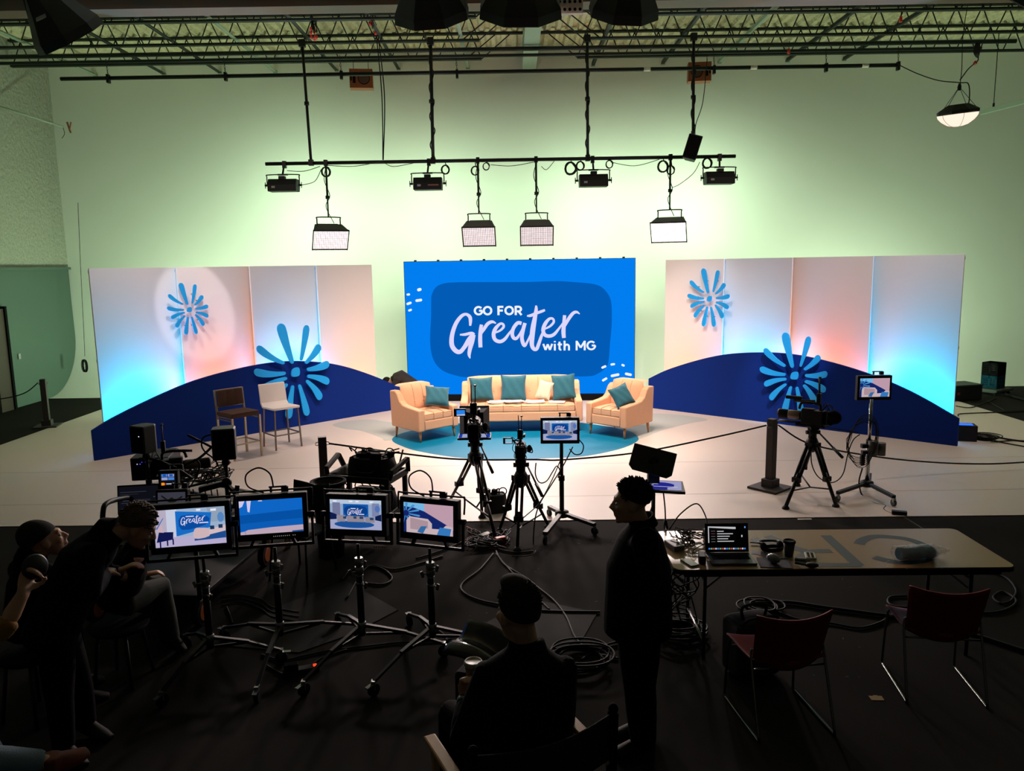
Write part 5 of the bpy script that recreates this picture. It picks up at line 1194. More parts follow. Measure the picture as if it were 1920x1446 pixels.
m = MB(); m.cyl((-.02, .05, 0.02 - q.z), (-.02, .05, 0), .018, n=10)
m.build('pole', M_BLACK2, t)
for k in range(3):
    a_ = k * 2 * PI / 3 + .5; m = MB(); m.cyl((-.02, .05, .35 - q.z), (.42 * math.cos(a_), .42 * math.sin(a_) + .05, .012 - q.z), .012, n=8); m.build('leg', M_BLACK2, t)
o = MB().tube([D(1226, 925, 6.55), D(1224, 945, 6.5), D(1217, 965, 6.4)], .006).build('power_cable', M_RUBBER); tag(o, 'thin cable hanging from the prompter tray behind the man', 'cable', GM)
o = MB().tube([D(1244, 925, 6.5), D(1247, 955, 6.45), D(1248, 985, 6.4), G(1249, 995, .76)], .006).build('power_cable', M_RUBBER); tag(o, 'cable with a thick plug dropping from the prompter tray to the table', 'cable', GM)
m = MB(); m.cyl(D(1247.5, 975, 6.42), D(1249, 992, 6.4), .014, .02, n=8); m.build('plug', M_BLACK, o)

# ================================================================== folding table and what lies on it
M_TABLE = mat('tan_laminate', (150, 114, 76), .32, var=.06, scale=3)
M_TPAINT = mat('grey_blue_paint', (46, 58, 68), .5)
TZ = .742
tc_, trz = Vector((2.40, 5.83)), -.02
t = thing('folding_table', 'long tan folding table with big grey letters painted on it', 'table', (tc_.x, tc_.y, 0), trz)
def rrect(w, h, r, n=5):
    return [(sx * (w / 2 - r) + r * math.cos(a0 + PI / 2 * i / n), sy * (h / 2 - r) + r * math.sin(a0 + PI / 2 * i / n)) for sx, sy, a0 in ((1, 1, 0), (-1, 1, PI / 2), (-1, -1, PI), (1, -1, 3 * PI / 2)) for i in range(n + 1)]
m = MB(); m.prism(rrect(2.46, .84, .06), .025, tr(0, 0, TZ - .025)); m.build('tabletop', M_TABLE, t)
m = MB(); m.prism(rrect(2.472, .852, .066), .03, tr(0, 0, TZ - .036)); m.box((0, -.36, TZ - .05), (2.3, .03, .05)); m.box((0, .36, TZ - .05), (2.3, .03, .05)); m.build('edge_band', M_MATTE, t)
for s in (-1, 1):
    x = s * .98
    for y in (-.30, .30):
        m = MB(); m.cyl((x, y, .0), (x, y, TZ - .04), .014, n=8); m.build('leg', M_BLACK2, t)
    m = MB(); m.cyl((x, -.3, .12), (x, .3, .12), .011, n=8); m.cyl((x, -.30, TZ - .14), (x, .30, TZ - .14), .011, n=8); m.cyl((x, -.26, .52), (x - s * .22, -.26, TZ - .04), .009, n=6); m.cyl((x, .26, .52), (x - s * .22, .26, TZ - .04), .009, n=6); m.build('leg_brace', M_STEEL, t)
m = MB()
def T4(px, py): q = G(px, py, TZ) - Vector((tc_.x, tc_.y, 0)); c_, s_ = math.cos(-trz), math.sin(-trz); return (q.x * c_ - q.y * s_, q.x * s_ + q.y * c_)
def c5(x, y): return T4(1220 + x / 2.743, 940 + y / 2.743)
kk = 0
def tstroke(pts, w):
    global kk
    P = smooth_path([(x, y, 0) for x, y in [c5(*p) for p in pts]], 6) if len(pts) > 2 else [Vector((*c5(*p), 0)) for p in pts]; L = []; R = []
    for i, p in enumerate(P):
        d_ = (P[min(i + 1, len(P) - 1)] - P[max(i - 1, 0)]).normalized(); L.append((p.x - d_.y * w / 2, p.y + d_.x * w / 2, TZ + .0008 + kk * .0002)); R.append((p.x + d_.y * w / 2, p.y - d_.x * w / 2, TZ + .0008 + kk * .0002))
    n = len(L); m.add(L + R, [(i, n + i, n + i + 1, i + 1) for i in range(n - 1)]); kk += 1
tstroke([(1072, 222), (1090, 200), (1150, 182), (1230, 184), (1330, 198), (1420, 235), (1450, 275), (1400, 305), (1310, 315), (1220, 306), (1150, 288)], .082)
tstroke([(900, 176), (1070, 332)], .085)
tstroke([(1080, 329), (830, 327), (780, 318), (770, 296), (800, 270), (840, 258), (930, 256)], .078)
tstroke([(800, 256), (740, 240), (600, 180)], .085)
tstroke([(530, 192), (560, 205)], .08); tstroke([(520, 262), (580, 272), (640, 310), (640, 338)], .08)
tstroke([(520, 205), (580, 212), (640, 228)], .07)
m.build('painted_letters', M_TPAINT, t)

def on_table(px, py): return G(px, py, TZ + .001)
q = on_table(1372, 1052)
t = thing('laptop', 'open laptop with a lit black screen on the folding table', 'laptop', (q.x, q.y + .02, TZ + .0015), -.02)
m = MB(); m.box((0, 0, .008), (.33, .23, .015)); base = m.build('base', mat('space_grey', (70, 70, 72), .35, .6), t, bevel=.004)
m = MB(); m.box((0, .02, .0162), (.28, .10, .001)); m.build('keyboard', M_MATTE, base); m = MB(); m.box((0, -.07, .0162), (.11, .07, .001)); m.build('trackpad', mat('trackpad_grey', (84, 84, 86), .3), base)
ML = tr(0, .115, .016) @ rot(-.22, 0, 0)
m = MB(); m.M = ML; m.box((0, .003, .11), (.33, .007, .22)); lid = m.build('lid', M_BLACK, t, bevel=.003)
sp_ = [((2, 2, 3), R4(0, 0, 1, 1)), ((200, 200, 205), [(.05, .3), (.075, .3), (.075, .88), (.65, .82), (.72, .80), (.72, .90), (.05, .93)]), ((4, 4, 5), R4(.075, .3, .72, .82))]
for k, wd in enumerate((.16, .38, .30, .26, .40)): sp_.append(((196, 196, 200), R4(.27, .72 - .095 * k, .27 + wd, .755 - .095 * k)))
for k in range(5): sp_.append(((150, 60, 60) if k == 1 else (120, 120, 124), R4(.12, .74 - .1 * k, .22, .755 - .1 * k)))
for k in range(17): sp_.append((((70, 130, 230), (210, 210, 215), (200, 80, 70), (120, 170, 120))[(k * 7) % 4], R4(.05 + .053 * k, .05, .09 + .053 * k, .11)))
sp_ += [((110, 170, 230), R4(.92, .86, .95, .93)), ((210, 210, 210), R4(.84, .52, .87, .6))]
picture('screen_picture', ML @ frame((0, -.0012, .112), (1, 0, 0), (0, -1, 0)), .315, .198, sp_, lid, k=.8)
def slab(name, px, py, d, rz_, material, label, cat, bev=.004, top=None):
    q = on_table(px, py); m = MB(); m.box((0, 0, d[2] / 2), d); o = m.build(name, material, bevel=bev); o.location = (q.x, q.y, TZ + .0015); o.rotation_euler = (0, 0, rz_); tag(o, label, cat)
    return o
slab('phone', 1293, 1056, (.075, .15, .009), .35, mat('phone_glass', (30, 30, 32), .15), 'black phone lying on the table left of the laptop', 'phone')
slab('wireless_pack', 1316, 1053, (.05, .12, .06), -.15, M_BLACK, 'small upright black box between the phone and the laptop', 'box', .006)
o = slab('power_strip', 1264, 1027, (.09, .17, .04), .3, mat('grey_plastic', (96, 92, 88), .5), 'grey power adapter at the left end of the table', 'adapter', .006)
slab('charger', 1326, 1012, (.06, .06, .09), .2, mat('white_charger', (170, 168, 164), .4), 'white cube charger standing behind the laptop', 'charger', .01)
slab('mouse_pad', 1452, 1056, (.23, .19, .003), -.15, mat('slate_blue_pad', (44, 46, 66), .8), 'dark blue mouse pad right of the laptop', 'mouse pad', .001)
q = on_table(1450, 1056); m = MB(); m.ell((0, 0, .004), (.036, .058, .034), n=18, m=10); o = m.build('computer_mouse', mat('silver_mouse', (120, 120, 124), .25, .3)); o.location = (q.x, q.y, TZ + .034); o.rotation_euler = (0, 0, .5); tag(o, 'silver computer mouse on the dark pad', 'mouse')
q = on_table(1479, 1043)
t = thing('coffee_cup', 'dark paper coffee cup on the table right of the mouse', 'cup', (q.x, q.y, TZ + .001), 0); m = MB(); m.lathe([(.03, 0), (.043, .11)], None, 20); m.build('cup', mat('dark_paper_cup', (52, 50, 50), .6), t); m = MB(); m.lathe([(.046, .108), (.046, .12), (.04, .126), (.036, .122), (0, .12)], None, 20); m.build('lid', M_MATTE, t)
q = on_table(1447, 1032)
t = thing('headphones', 'pair of black headphones with coiled lead behind the coffee cup', 'headphones', (q.x, q.y, TZ + .001), .2)
for s in (-1, 1): m = MB(); m.ell((s * .07, 0, .035), (.022, .04, .034), n=14); m.build('earcup', M_MATTE, t)
m = MB(); m.tube([(.07, .0, .06), (.075, .07, .045), (.0, .13, .03), (-.075, .07, .045), (-.07, 0, .06)], .010); m.build('headband', M_BLACK, t)
m = MB(); m.loft([Vector((.08 * math.cos(k * .5), -.02 + .05 * math.sin(k * .5), .008 + .0006 * k)) for k in range(50)], .004, n=5); m.build('lead', M_RUBBER, t)
o = slab('calculator', 1519, 1044, (.075, .125, .014), -.25, mat('pale_grey_case', (176, 170, 150), .5), 'pale handset with dark keys on the painted letters', 'handset', .003)
for i in range(2):
    for j in range(4): m = MB(); m.box((-.014 + .028 * i, -.04 + .026 * j, .0148), (.018, .016, .003)); m.build('key', M_MATTE, o)
q = on_table(1505, 1051); m = MB(); m.cyl((-.05, .02, .01), (.05, -.02, .01), .009, n=8); o = m.build('marker_pen', mat('silver_pen', (150, 146, 140), .3, .5)); o.location = (q.x, q.y, TZ); tag(o, 'silver marker pen lying by the pale handset', 'pen')
q = on_table(1522, 1064); m = MB(); m.ell((0, 0, .018), (.05, .035, .018)); m.tube([(-.04, 0, .02), (-.08, .04, .015), (-.1, .06, .012)], .009); o = m.build('clip_light', M_BLACK); o.location = (q.x, q.y, TZ + .001); tag(o, 'small black gadget with a strap in front of the handset', 'gadget')
q = on_table(1716, 1048)
t = thing('plastic_bag', 'rolled blue cloth in a clear plastic bag on the right half of the table', 'bag', (q.x, q.y, TZ + .001), .12)
m = MB(); rnd = random.Random(5)
m.loft([Vector((x, .008 * math.sin(x * 40), .045)) for x in [-.13 + .02 * i for i in range(14)]], [(.043 + .004 * math.sin(i * 1.7), .045 + .003 * math.cos(i * 2.1)) for i in range(14)], n=14); m.build('blue_cloth', mat('teal_blue_cloth', (24, 74, 92), .8, bump=.4, bscale=40), t)
mp_ = bpy.data.materials.new('clear_film'); mp_.use_nodes = True; bb = mp_.node_tree.nodes['Principled BSDF']; bb.inputs['Base Color'].default_value = (.9, .95, 1, 1); bb.inputs['Roughness'].default_value = .12; bb.inputs['Alpha'].default_value = .28
nz_ = mp_.node_tree.nodes.new('ShaderNodeTexNoise'); nz_.inputs['Scale'].default_value = 30; bp_ = mp_.node_tree.nodes.new('ShaderNodeBump'); bp_.inputs['Strength'].default_value = .6; mp_.node_tree.links.new(nz_.outputs['Fac'], bp_.inputs['Height']); mp_.node_tree.links.new(bp_.outputs['Normal'], bb.inputs['Normal'])
m = MB(); m.grid(30, 12, lambda u, v: (lambda a_, x: Vector((x, (.062 - .04 * max(0, u - .7) / .3) * math.cos(a_) + rnd.uniform(-.006, .006), max(.002, .05 + (.056 - .045 * max(0, u - .7) / .3) * math.sin(a_) + rnd.uniform(-.006, .006)))))(v * 2 * PI, -.16 + u * .42)); m.build('plastic_film', mp_, t)
m = MB(); rnd = random.Random(9)
for k in range(26): q2 = on_table(1700 + rnd.uniform(-40, 110), 1055 + rnd.uniform(-12, 12)); m.box((q2.x, q2.y, TZ + .002), (rnd.uniform(.004, .012), .004, .001), rot(0, 0, rnd.uniform(0, 3)))
tag(m.build('paper_bits', mat('foil_bits', (190, 170, 140), .3, .4)), 'tiny scraps scattered around the plastic bag on the table', 'scraps', kind='stuff')
m = MB(); rnd = random.Random(4)
for k in range(9):
    q2 = on_table(1288 + rnd.uniform(-14, 14), 1015 + rnd.uniform(-8, 8)); m.tube([q2 + Vector((rnd.uniform(-.09, .09), rnd.uniform(-.09, .09), rnd.uniform(.005, .07))) for _ in range(7)], .004, n=5)
tag(m.build('cable_tangle', M_RUBBER), 'tangle of thin wires on the table behind the phone', 'wires', kind='stuff')
o = MB().tube([on_table(1255, 995) + Vector((0, 0, .01)), on_table(1275, 990) + Vector((0, 0, .12)), on_table(1305, 985) + Vector((0, 0, .19)), on_table(1322, 998) + Vector((0, 0, .14)), on_table(1325, 1010) + Vector((0, 0, .09))], .006).build('charger_cable', M_RUBBER); tag(o, 'black cable arching up from the white charger to the table corner', 'cable')
o = MB().tube([on_table(1322, 1022) + Vector((0, 0, .012)), on_table(1300, 1034) + Vector((0, 0, .01)), on_table(1302, 1040) + Vector((0, 0, .01)), on_table(1332, 1040) + Vector((0, 0, .014))], .004).build('charger_cable', M_RUBBER); tag(o, 'flat cable looping into the left side of the laptop', 'cable')
o = MB().tube([on_table(1406, 1020) + Vector((0, 0, .012)), on_table(1424, 1022) + Vector((0, 0, .01)), on_table(1436, 1030) + Vector((0, 0, .01))], .005).build('charger_cable', M_RUBBER); tag(o, 'cable from the laptop to the headphones', 'cable')

# red chairs
M_MAROON = mat('maroon_plastic', (120, 34, 40), .55, var=.05, spec=.25)
M_SLED = mat('dark_chrome_rod', (128, 128, 126), .22, 1.0)
def red_chair(x, y, rz, label):
    t = thing('red_chair', label, 'chair', (x, y, 0), rz, 'maroon sled-base chairs by the folding table')
    m = MB(); m.grid(16, 16, lambda u, v: Vector(((u - .5) * .47, -.14 + v * .44, .425 + .03 * (2 * u - 1) ** 2 + .02 * (2 * v - 1) ** 2 - .03 * v ** 6 + .0))); m.build('seat', M_MAROON, t, solid=.012)
    def bk(u, v):
        x_ = (u - .5) * (.50 - .05 * (1 - v)); z = .45 + v * (.325 + .025 * abs(2 * u - 1) ** 2) - .05 * (1 - (2 * u - 1) ** 2) * (1 - v)
        return Vector((x_, -.15 - .09 * v + .06 * (2 * u - 1) ** 2, z))
    m = MB(); m.grid(18, 12, bk); m.build('backrest', M_MAROON, t, solid=.012)
    m = MB(); m.prism(EL(0, 0, .05, .016), .004, frame((0, -.182, .465), (1, 0, 0), (0, -1, -.2))); m.build('grip_badge', mat('light_maroon', (150, 54, 58), .4), t)
    for s in (-1, 1):
        m = MB(); m.tube([(s * .235, -.10, .54), (s * .245, -.12, .45), (s * .25, -.26, .04), (s * .25, -.26, .011), (s * .25, -.22, .011), (s * .25, .24, .011), (s * .25, .265, .02), (s * .247, .27, .06), (s * .235, .245, .42), (s * .2, .2, .43)], .0085, n=7, k=4); m.build('sled_leg', M_SLED, t)
    m = MB(); m.cyl((-.235, .2, .41), (.235, .2, .41), .008, n=6); m.cyl((-.245, -.125, .41), (.245, -.125, .41), .008, n=6); m.build('cross_rod', M_SLED, t)
    return t
red_chair(1.705, 4.76, .13, 'maroon chair with sled legs, the nearer one by the black bag under the table')
red_chair(2.90, 5.10, -.15, 'maroon chair with sled legs, at the right half of the table')

# bags and cables under the table
t = thing('roller_bag', 'black roller bag standing under the left end of the table', 'bag', (1.70, 5.32, 0), .3)
m = MB(); m.box((0, 0, .22), (.36, .26, .42)); m.build('body', M_FABRIC_BLACK, t, bevel=.05, seg=3)
m = MB(); m.tube([(-.09, -.02, .43), (-.09, -.02, .52), (.09, -.02, .52), (.09, -.02, .43)], .012); m.build('pull_handle', M_BLACK2, t); m = MB(); m.box((0, -.14, .2), (.28, .04, .28)); m.build('front_pocket', M_FABRIC_BLACK, t, bevel=.015)
m = MB(); m.tube([(-.14, -.1, .43), (-.1, -.12, .47), (.1, -.12, .47), (.14, -.1, .43)], .01); m.build('zip', M_BLACK2, t)
def floor_coil(x, y, r, n, label, rr=.009, kind='cable coil', group='coils of cable on the dark floor', seed=1):
    m = MB(); rnd = random.Random(seed)
    for k in range(n):
        ox, oy = rnd.uniform(-.06, .06), rnd.uniform(-.05, .05); a_, b_ = r * rnd.uniform(.7, 1.1), r * rnd.uniform(.6, .95)
        m.loft([Vector((ox + a_ * math.cos(u), oy + b_ * math.sin(u), rr + rr * 1.6 * k + .004 * math.sin(u * 3))) for u in [2 * PI * i / 26 for i in range(26)]], rr, n=5, closed=True)
    o = m.build('cable_coil', M_RUBBER); o.location = (x, y, 0); tag(o, label, kind, group); return o
q = G(1272, 1190); floor_coil(q.x, q.y, .20, 7, 'big coil of cable on the floor behind the standing man, under the table end', seed=2)
q = G(1085, 1240); floor_coil(q.x, q.y, .24, 6, 'coil of cable on the floor between the two men', seed=3)
q = G(1430, 1140); floor_coil(q.x, q.y, .16, 4, 'small coil of cable on the floor right of the roller bag', seed=4)
q = G(655, 1325); 
m = MB(); rnd = random.Random(8)
for k in range(16): q2 = Vector((1.30, 6.02, 0)); m.tube([q2 + Vector((rnd.uniform(-.16, .16), rnd.uniform(-.16, .16), .68 - i * .11 + rnd.uniform(-.04, .04))) for i in range(6)], .006, n=5)
tag(m.build('cable_tangle', M_RUBBER), 'tangle of wires hanging under the left end of the table', 'wires', kind='stuff')
GF = 'cables lying on the dark floor'
def fc(pts, label, r=.010): return floor_cable(pts, label, r, r + .002, GF)
fc([(1430, 1135), (1480, 1133), (1540, 1142), (1600, 1150), (1660, 1158), (1720, 1163), (1770, 1172), (1830, 1195), (1925, 1226)], 'heavy black cable running under the table to the right edge', .016)
fc([(1408, 1128), (1450, 1146), (1500, 1165), (1560, 1172), (1610, 1180), (1650, 1170), (1690, 1150), (1780, 1148), (1850, 1152), (1890, 1144), (1905, 1128), (1880, 1112), (1862, 1122), (1876, 1134), (1895, 1130)], 'black cable waving under the table and curling at its right end')
fc([(1895, 1130), (1905, 1110), (1885, 1085), (1845, 1072)], 'cable rising from the curl at the right end of the table')
fc([(1700, 1120), (1670, 1122), (1665, 1132), (1680, 1140), (1720, 1142)], 'short bent cable left of the right maroon chair')
fc([(930, 1035), (945, 1060), (985, 1085), (1010, 1105), (1040, 1130), (1062, 1160), (1080, 1200), (1110, 1225), (1160, 1238)], 'reddish long cable snaking from the tripods past the seated man', .009)
fc([(925, 1040), (900, 1070), (868, 1095), (868, 1112), (900, 1128), (960, 1140), (1020, 1148), (1125, 1150)], 'black cable bending left of the seated man and back to the right', .010)
fc([(930, 1040), (960, 1075), (990, 1100), (1015, 1130), (1030, 1145)], 'black cable beside the reddish one', .008)
fc([(900, 1000), (905, 1015), (930, 1030), (965, 1038), (1000, 1036)], 'cable curling round the small tripod foot')
fc([(780, 1050), (835, 1032), (880, 1012), (905, 1005)], 'cable running from the tall tripod to the monitor stands')
fc([(650, 1125), (690, 1065), (740, 1070), (790, 1058), (830, 1045)], 'cable crossing the floor behind the right two monitors')
fc([(640, 1090), (665, 1068), (710, 1066), (735, 1085), (720, 1098), (690, 1096)], 'cable loop on the floor behind the third monitor stand')
for i, off in enumerate((0, 9, 18)):
    fc([(415, 1120 + off), (450, 1118 + off * .7), (490, 1126 + off), (510, 1140 + off), (560, 1150 + off)], ('upper', 'middle', 'lower')[i] + ' of three cables running right from the orange-wheeled cart', .007)
fc([(425, 1140), (433, 1160), (436, 1172)], 'short pale cable end by the orange cart wheel', .008)
fc([(490, 1230), (530, 1240), (570, 1232), (620, 1222), (680, 1215), (740, 1208), (800, 1205), (860, 1200)], 'cable threading along the feet of the monitor stands', .008)
fc([(500, 1250), (540, 1270), (570, 1262), (600, 1238), (650, 1220)], 'cable curving past the red-lit switch on the floor', .007)
fc([(760, 1225), (790, 1190), (810, 1180), (830, 1190), (840, 1205)], 'cable loop standing at the foot of the fourth monitor stand', .007)
fc([(1125, 1215), (1160, 1205), (1195, 1195)], 'cable passing behind the standing man, upper one', .009)
fc([(1090, 1240), (1120, 1222), (1180, 1208), (1240, 1200)], 'cable passing behind the standing man to the table coil', .009)
# red and grey cables at the tall tripod's foot
M_REDC = mat('dull_red_cable', (150, 70, 64), .6)
for i, pts in enumerate((((875, 990), (895, 1000), (900, 1008), (880, 1010), (878, 1020), (905, 1028), (930, 1032)), ((878, 1000), (895, 1015), (915, 1018), (935, 1025), (950, 1030)))):
    floor_cable(pts, ('upper', 'lower')[i] + ' dull red cable at the foot of the tall tripod', .008, .012, 'dull red cables', M_REDC)
m = MB(); rnd = random.Random(11)
for k in range(12): q2 = G(915, 1015); m.tube([q2 + Vector((rnd.uniform(-.25, .25), rnd.uniform(-.3, .25), .012 + .05 * rnd.random())) for _ in range(6)], .007, n=5)
tag(m.build('cable_tangle', M_RUBBER), 'tangle of cables on the floor at the foot of the tall tripod', 'wires', kind='stuff')
for k, (px, py, lab) in enumerate(((938, 1018, 'red power tap on the floor between the two tripods'),)):
    q2 = G(px, py); m = MB(); m.box((0, 0, .035), (.12, .07, .06)); o = m.build('power_tap', M_RED, bevel=.008); o.location = (q2.x, q2.y, .001); o.rotation_euler = (0, 0, .4); tag(o, lab, 'power tap')
q2 = G(910, 1010); m = MB(); m.box((0, 0, .03), (.14, .08, .055)); o = m.build('power_block', mat('grey_block', (110, 108, 104), .5), bevel=.008); o.location = (q2.x, q2.y, .001); o.rotation_euler = (0, 0, .8); tag(o, 'grey power block on the floor beside the red tap', 'power block')
q2 = G(565, 1262); t = thing('power_strip', 'black power strip with a glowing red switch on the floor', 'power strip', (q2.x, q2.y, 0), .35); m = MB(); m.box((0, 0, .02), (.26, .07, .04)); m.build('strip_body', M_BLACK, t, bevel=.006); m = MB(); m.box((.10, 0, .042), (.025, .03, .008)); m.build('switch', emit('red_switch', (255, 60, 30), 1.6), t)
m = MB(); m.box((-.07, 0, .065), (.1, .07, .05)); m.build('plug_adapter', M_MATTE, t, bevel=.005)
for k, (poly, lab) in enumerate((([(647, 1090), (746, 1145), (660, 1190), (560, 1225), (405, 1210), (520, 1140)], 'black floor mat lying askew behind the middle monitor stands'), ([(1000, 1125), (1120, 1150), (1095, 1195), (1040, 1225), (868, 1190)], 'black floor mat behind the seated man'))):
    P = [G(*p) for p in poly]; m = MB(); m.prism([(p.x, p.y) for p in P][::-1], .006, tr(0, 0, .001)); tag(m.build('floor_mat', mat('black_duvetyne', (9, 9, 10), .95)), lab, 'mat', 'black mats on the dark floor')
q2 = G(1643, 1309); m = MB(); m.prism([(-.045, -.03), (.04, -.035), (.045, .02), (.02, .022), (.018, .03), (-.01, .03), (-.012, .02), (-.042, .026)], .002, tr(0, 0, .001)); o = m.build('cardboard_scrap', mat('tan_card', (150, 124, 70), .6)); o.location = (q2.x, q2.y, 0); tag(o, 'small tan scrap with a notch on the floor between the maroon chairs', 'scrap')
q0_, q1_ = G(1497, 974), G(1522, 975); m = MB(); m.box(((q0_.x + q1_.x) / 2, q0_.y, .002), (.16, .03, .002)); tag(m.build('tape_strip', M_PAPER), 'short pale tape strip on the floor behind the table', 'tape')
m = MB(); rnd = random.Random(21)
for k in range(60): q2 = Vector((rnd.uniform(-.4, 3.2), rnd.uniform(5.2, 8.2), .0015)); m.box(q2, (rnd.uniform(.004, .03), rnd.uniform(.003, .008), .001), rot(0, 0, rnd.uniform(0, 3)))
tag(m.build('floor_specks', mat('dusty_specks', (84, 78, 74), .8)), 'specks and scuffs on the dark floor', 'specks', kind='stuff')

# ================================================================== equipment cart with bags
cx, cy = -1.62, 8.45
t = thing('equipment_cart', 'black two-shelf utility cart loaded with black bags', 'cart', (cx, cy, 0), -.30); W, Dp = .74, .48
for nm, z in (('top_shelf', .66), ('lower_shelf', .28)):
    m = MB(); m.box((0, 0, z), (W, Dp, .025)); m.box((0, -Dp / 2, z + .03), (W + .03, .03, .07)); m.box((0, Dp / 2, z + .03), (W + .03, .03, .07)); m.box((-W / 2, 0, z + .03), (.03, Dp, .07)); m.box((W / 2, 0, z + .03), (.03, Dp, .07)); m.build(nm, M_BLACK, t, bevel=.008)
for x in (-1, 1):
    for y in (-1, 1):
        m = MB(); m.box((x * (W / 2 - .02), y * (Dp / 2 - .02), .40), (.05, .05, .60)); P = m.build('post', M_BLACK, t, bevel=.008)
        m = MB(); m.cyl((x * (W / 2 - .05) - .014, y * (Dp / 2 - .04), .05), (x * (W / 2 - .05) + .014, y * (Dp / 2 - .04), .05), .05, n=14); m.build('caster', M_MATTE, P)
    m = MB(); e = x * (W / 2 + .0); m.bar((e, -Dp / 2 + .02, .70), (e + x * .02, -Dp / 2 + .04, .78), .05); m.bar((e + x * .02, -Dp / 2 + .04, .78), (e + x * .06, Dp / 2 - .1, .86), .05, .045); m.bar((e + x * .06, Dp / 2 - .1, .86), (e + x * .03, Dp / 2 - .03, .70), .05); m.build('handle', M_BLACK, t, bevel=.01)
def soft_bag(name, loc, rz, d, label, cat='bag', group=None, clutter=0, handle=True, seed=1):
    t = thing(name, label, cat, loc, rz, group); rnd = random.Random(seed)
    m = MB(); w, dd, h = d
    def shell(u, v):
        a_ = 2 * PI * u; k = .5; cx_ = math.copysign(abs(math.cos(a_)) ** k, math.cos(a_)); sy_ = math.copysign(abs(math.sin(a_)) ** k, math.sin(a_)); f = 1 - .12 * v * v + .03 * math.sin(5 * a_ + 3 * v)
        return Vector((w / 2 * cx_ * f, dd / 2 * sy_ * f, h * v))
    m.grid(40, 8, shell); m.add([(w * .44 * math.cos(2 * PI * i / 24) * .95, dd * .44 * math.sin(2 * PI * i / 24) * .95, h * .97) for i in range(24)], [tuple(range(24))]); m.build('body', M_FABRIC_BLACK, t)
    if handle:
        m = MB(); m.tube([(-.13, -dd / 2 - .005, h * .8), (-.11, -dd / 2 - .03, h * .45), (0, -dd / 2 - .04, h * .38), (.11, -dd / 2 - .03, h * .45), (.13, -dd / 2 - .005, h * .8)], .012, n=6); m.build('strap', M_BLACK2, t)
    for k in range(clutter):
        m = MB(); x, y = rnd.uniform(-w * .42, w * .42), rnd.uniform(-dd * .35, dd * .35)
        if k % 3 == 0: m.box((x, y, h + rnd.uniform(0, .03)), (rnd.uniform(.05, .12), rnd.uniform(.05, .1), rnd.uniform(.04, .09)), rot(0, rnd.uniform(-.4, .4), rnd.uniform(0, 3)))
        elif k % 3 == 1: m.tube([(x + rnd.uniform(-.1, .1), y + rnd.uniform(-.06, .06), h + rnd.uniform(-.02, .08)) for _ in range(5)], .008, n=5)
        else: m.loft([Vector((x + .05 * math.cos(u), y, h + .02 + .05 * math.sin(u))) for u in [2 * PI * i / 14 for i in range(14)]], .007, n=5, closed=True)
        m.build('strap_and_gear' if k % 3 else 'gear_piece', M_BLACK if k % 2 else M_MATTE, t)
    return t
soft_bag('camera_bag', (cx + .07, cy - .02, .675), -.28, (.52, .36, .22), 'open black camera bag overflowing with gear on the top shelf', group='black bags on the cart', clutter=16, seed=3)
soft_bag('camera_bag', (cx + .05, cy - .03, .295), -.3, (.56, .36, .22), 'black bag stuffed with gear on the lower shelf of the cart', group='black bags on the cart', clutter=10, seed=6)
o = MB().cyl((cx + .33, cy - .02, .685), (cx + .40, cy + .04, .95), .010, n=6).build('radio_antenna', M_BLACK); tag(o, 'thin black antenna sticking up at the right end of the cart', 'antenna')
t = thing('spray_bottle', 'clear-nozzled dark bottle on the lower cart shelf at left', 'bottle', (cx - .26, cy + .05, .295), 0); m = MB(); m.lathe([(.035, 0), (.037, .14), (.02, .18), (.015, .22)], None, 14); m.build('bottle', mat('amber_dark_plastic', (60, 46, 26), .3), t); m = MB(); m.loft([Vector((.02 * math.cos(u), 0, .245 + .03 * math.sin(u))) for u in [2 * PI * i / 14 for i in range(14)]], .007, n=6, closed=True); m.build('ring', M_BLACK, t)
t = thing('folded_jacket', 'grey folded cloth and papers at the left end of the top shelf', 'cloth', (cx - .25, cy + .06, .682), -.28); m = MB(); m.grid(12, 10, lambda u, v: Vector(((u - .5) * .2, (v - .5) * .3, .02 + .06 * math.sin(PI * u) * math.sin(PI * v) + .012 * math.sin(9 * u + 6 * v)))); m.build('cloth', mat('grey_cloth', (70, 70, 68), .9), t, solid=.01); m = MB(); m.box((-.04, -.12, .006), (.16, .1, .01), rot(0, 0, .2)); m.build('paper', mat('greenish_paper', (120, 140, 110), .7), t)
# bin and dark chair left of the cart
q2 = G(612, 985); t = thing('waste_bin', 'black open bin standing left of the equipment cart', 'bin', (-1.90, 7.80, 0), .1)
m = MB(); m.lathe([(0, .004), (.13, .004), (.165, .78), (.15, .78), (.12, .03), (0, .03)], None, 24, cap=False); m.build('bin_body', M_BLACK, t); m = MB(); m.lathe([(.165, .76), (.185, .77), (.185, .80), (.152, .80), (.155, .755), (.165, .76)], None, 24, cap=False); m.build('rim', M_MATTE, t)
t = thing('dark_chair', 'thin-legged dark chair half hidden behind the second monitor', 'chair', (-2.06, 7.28, 0), -.4); 
m = MB(); m.grid(10, 8, lambda u, v: Vector(((u - .5) * .42, .20 + .05 * v - .05 * (2 * u - 1) ** 2, .56 + .28 * v + .05 * abs(2 * u - 1) * v))); m.build('backrest', M_BLACK, t, solid=.012)
m = MB(); m.box((0, 0, .45), (.42, .40, .03)); m.build('seat', M_BLACK, t, bevel=.008)
for x in (-1, 1):
    for y in (-1, 1): m = MB(); m.cyl((x * .19, y * .18, .45), (x * .22, y * .23, .0), .011, n=8); m.build('leg', M_BLACK2, t)
    m = MB(); m.cyl((x * .17, .2, .45), (x * .17, .22, .6), .012, n=8); m.build('upright', M_BLACK2, t)
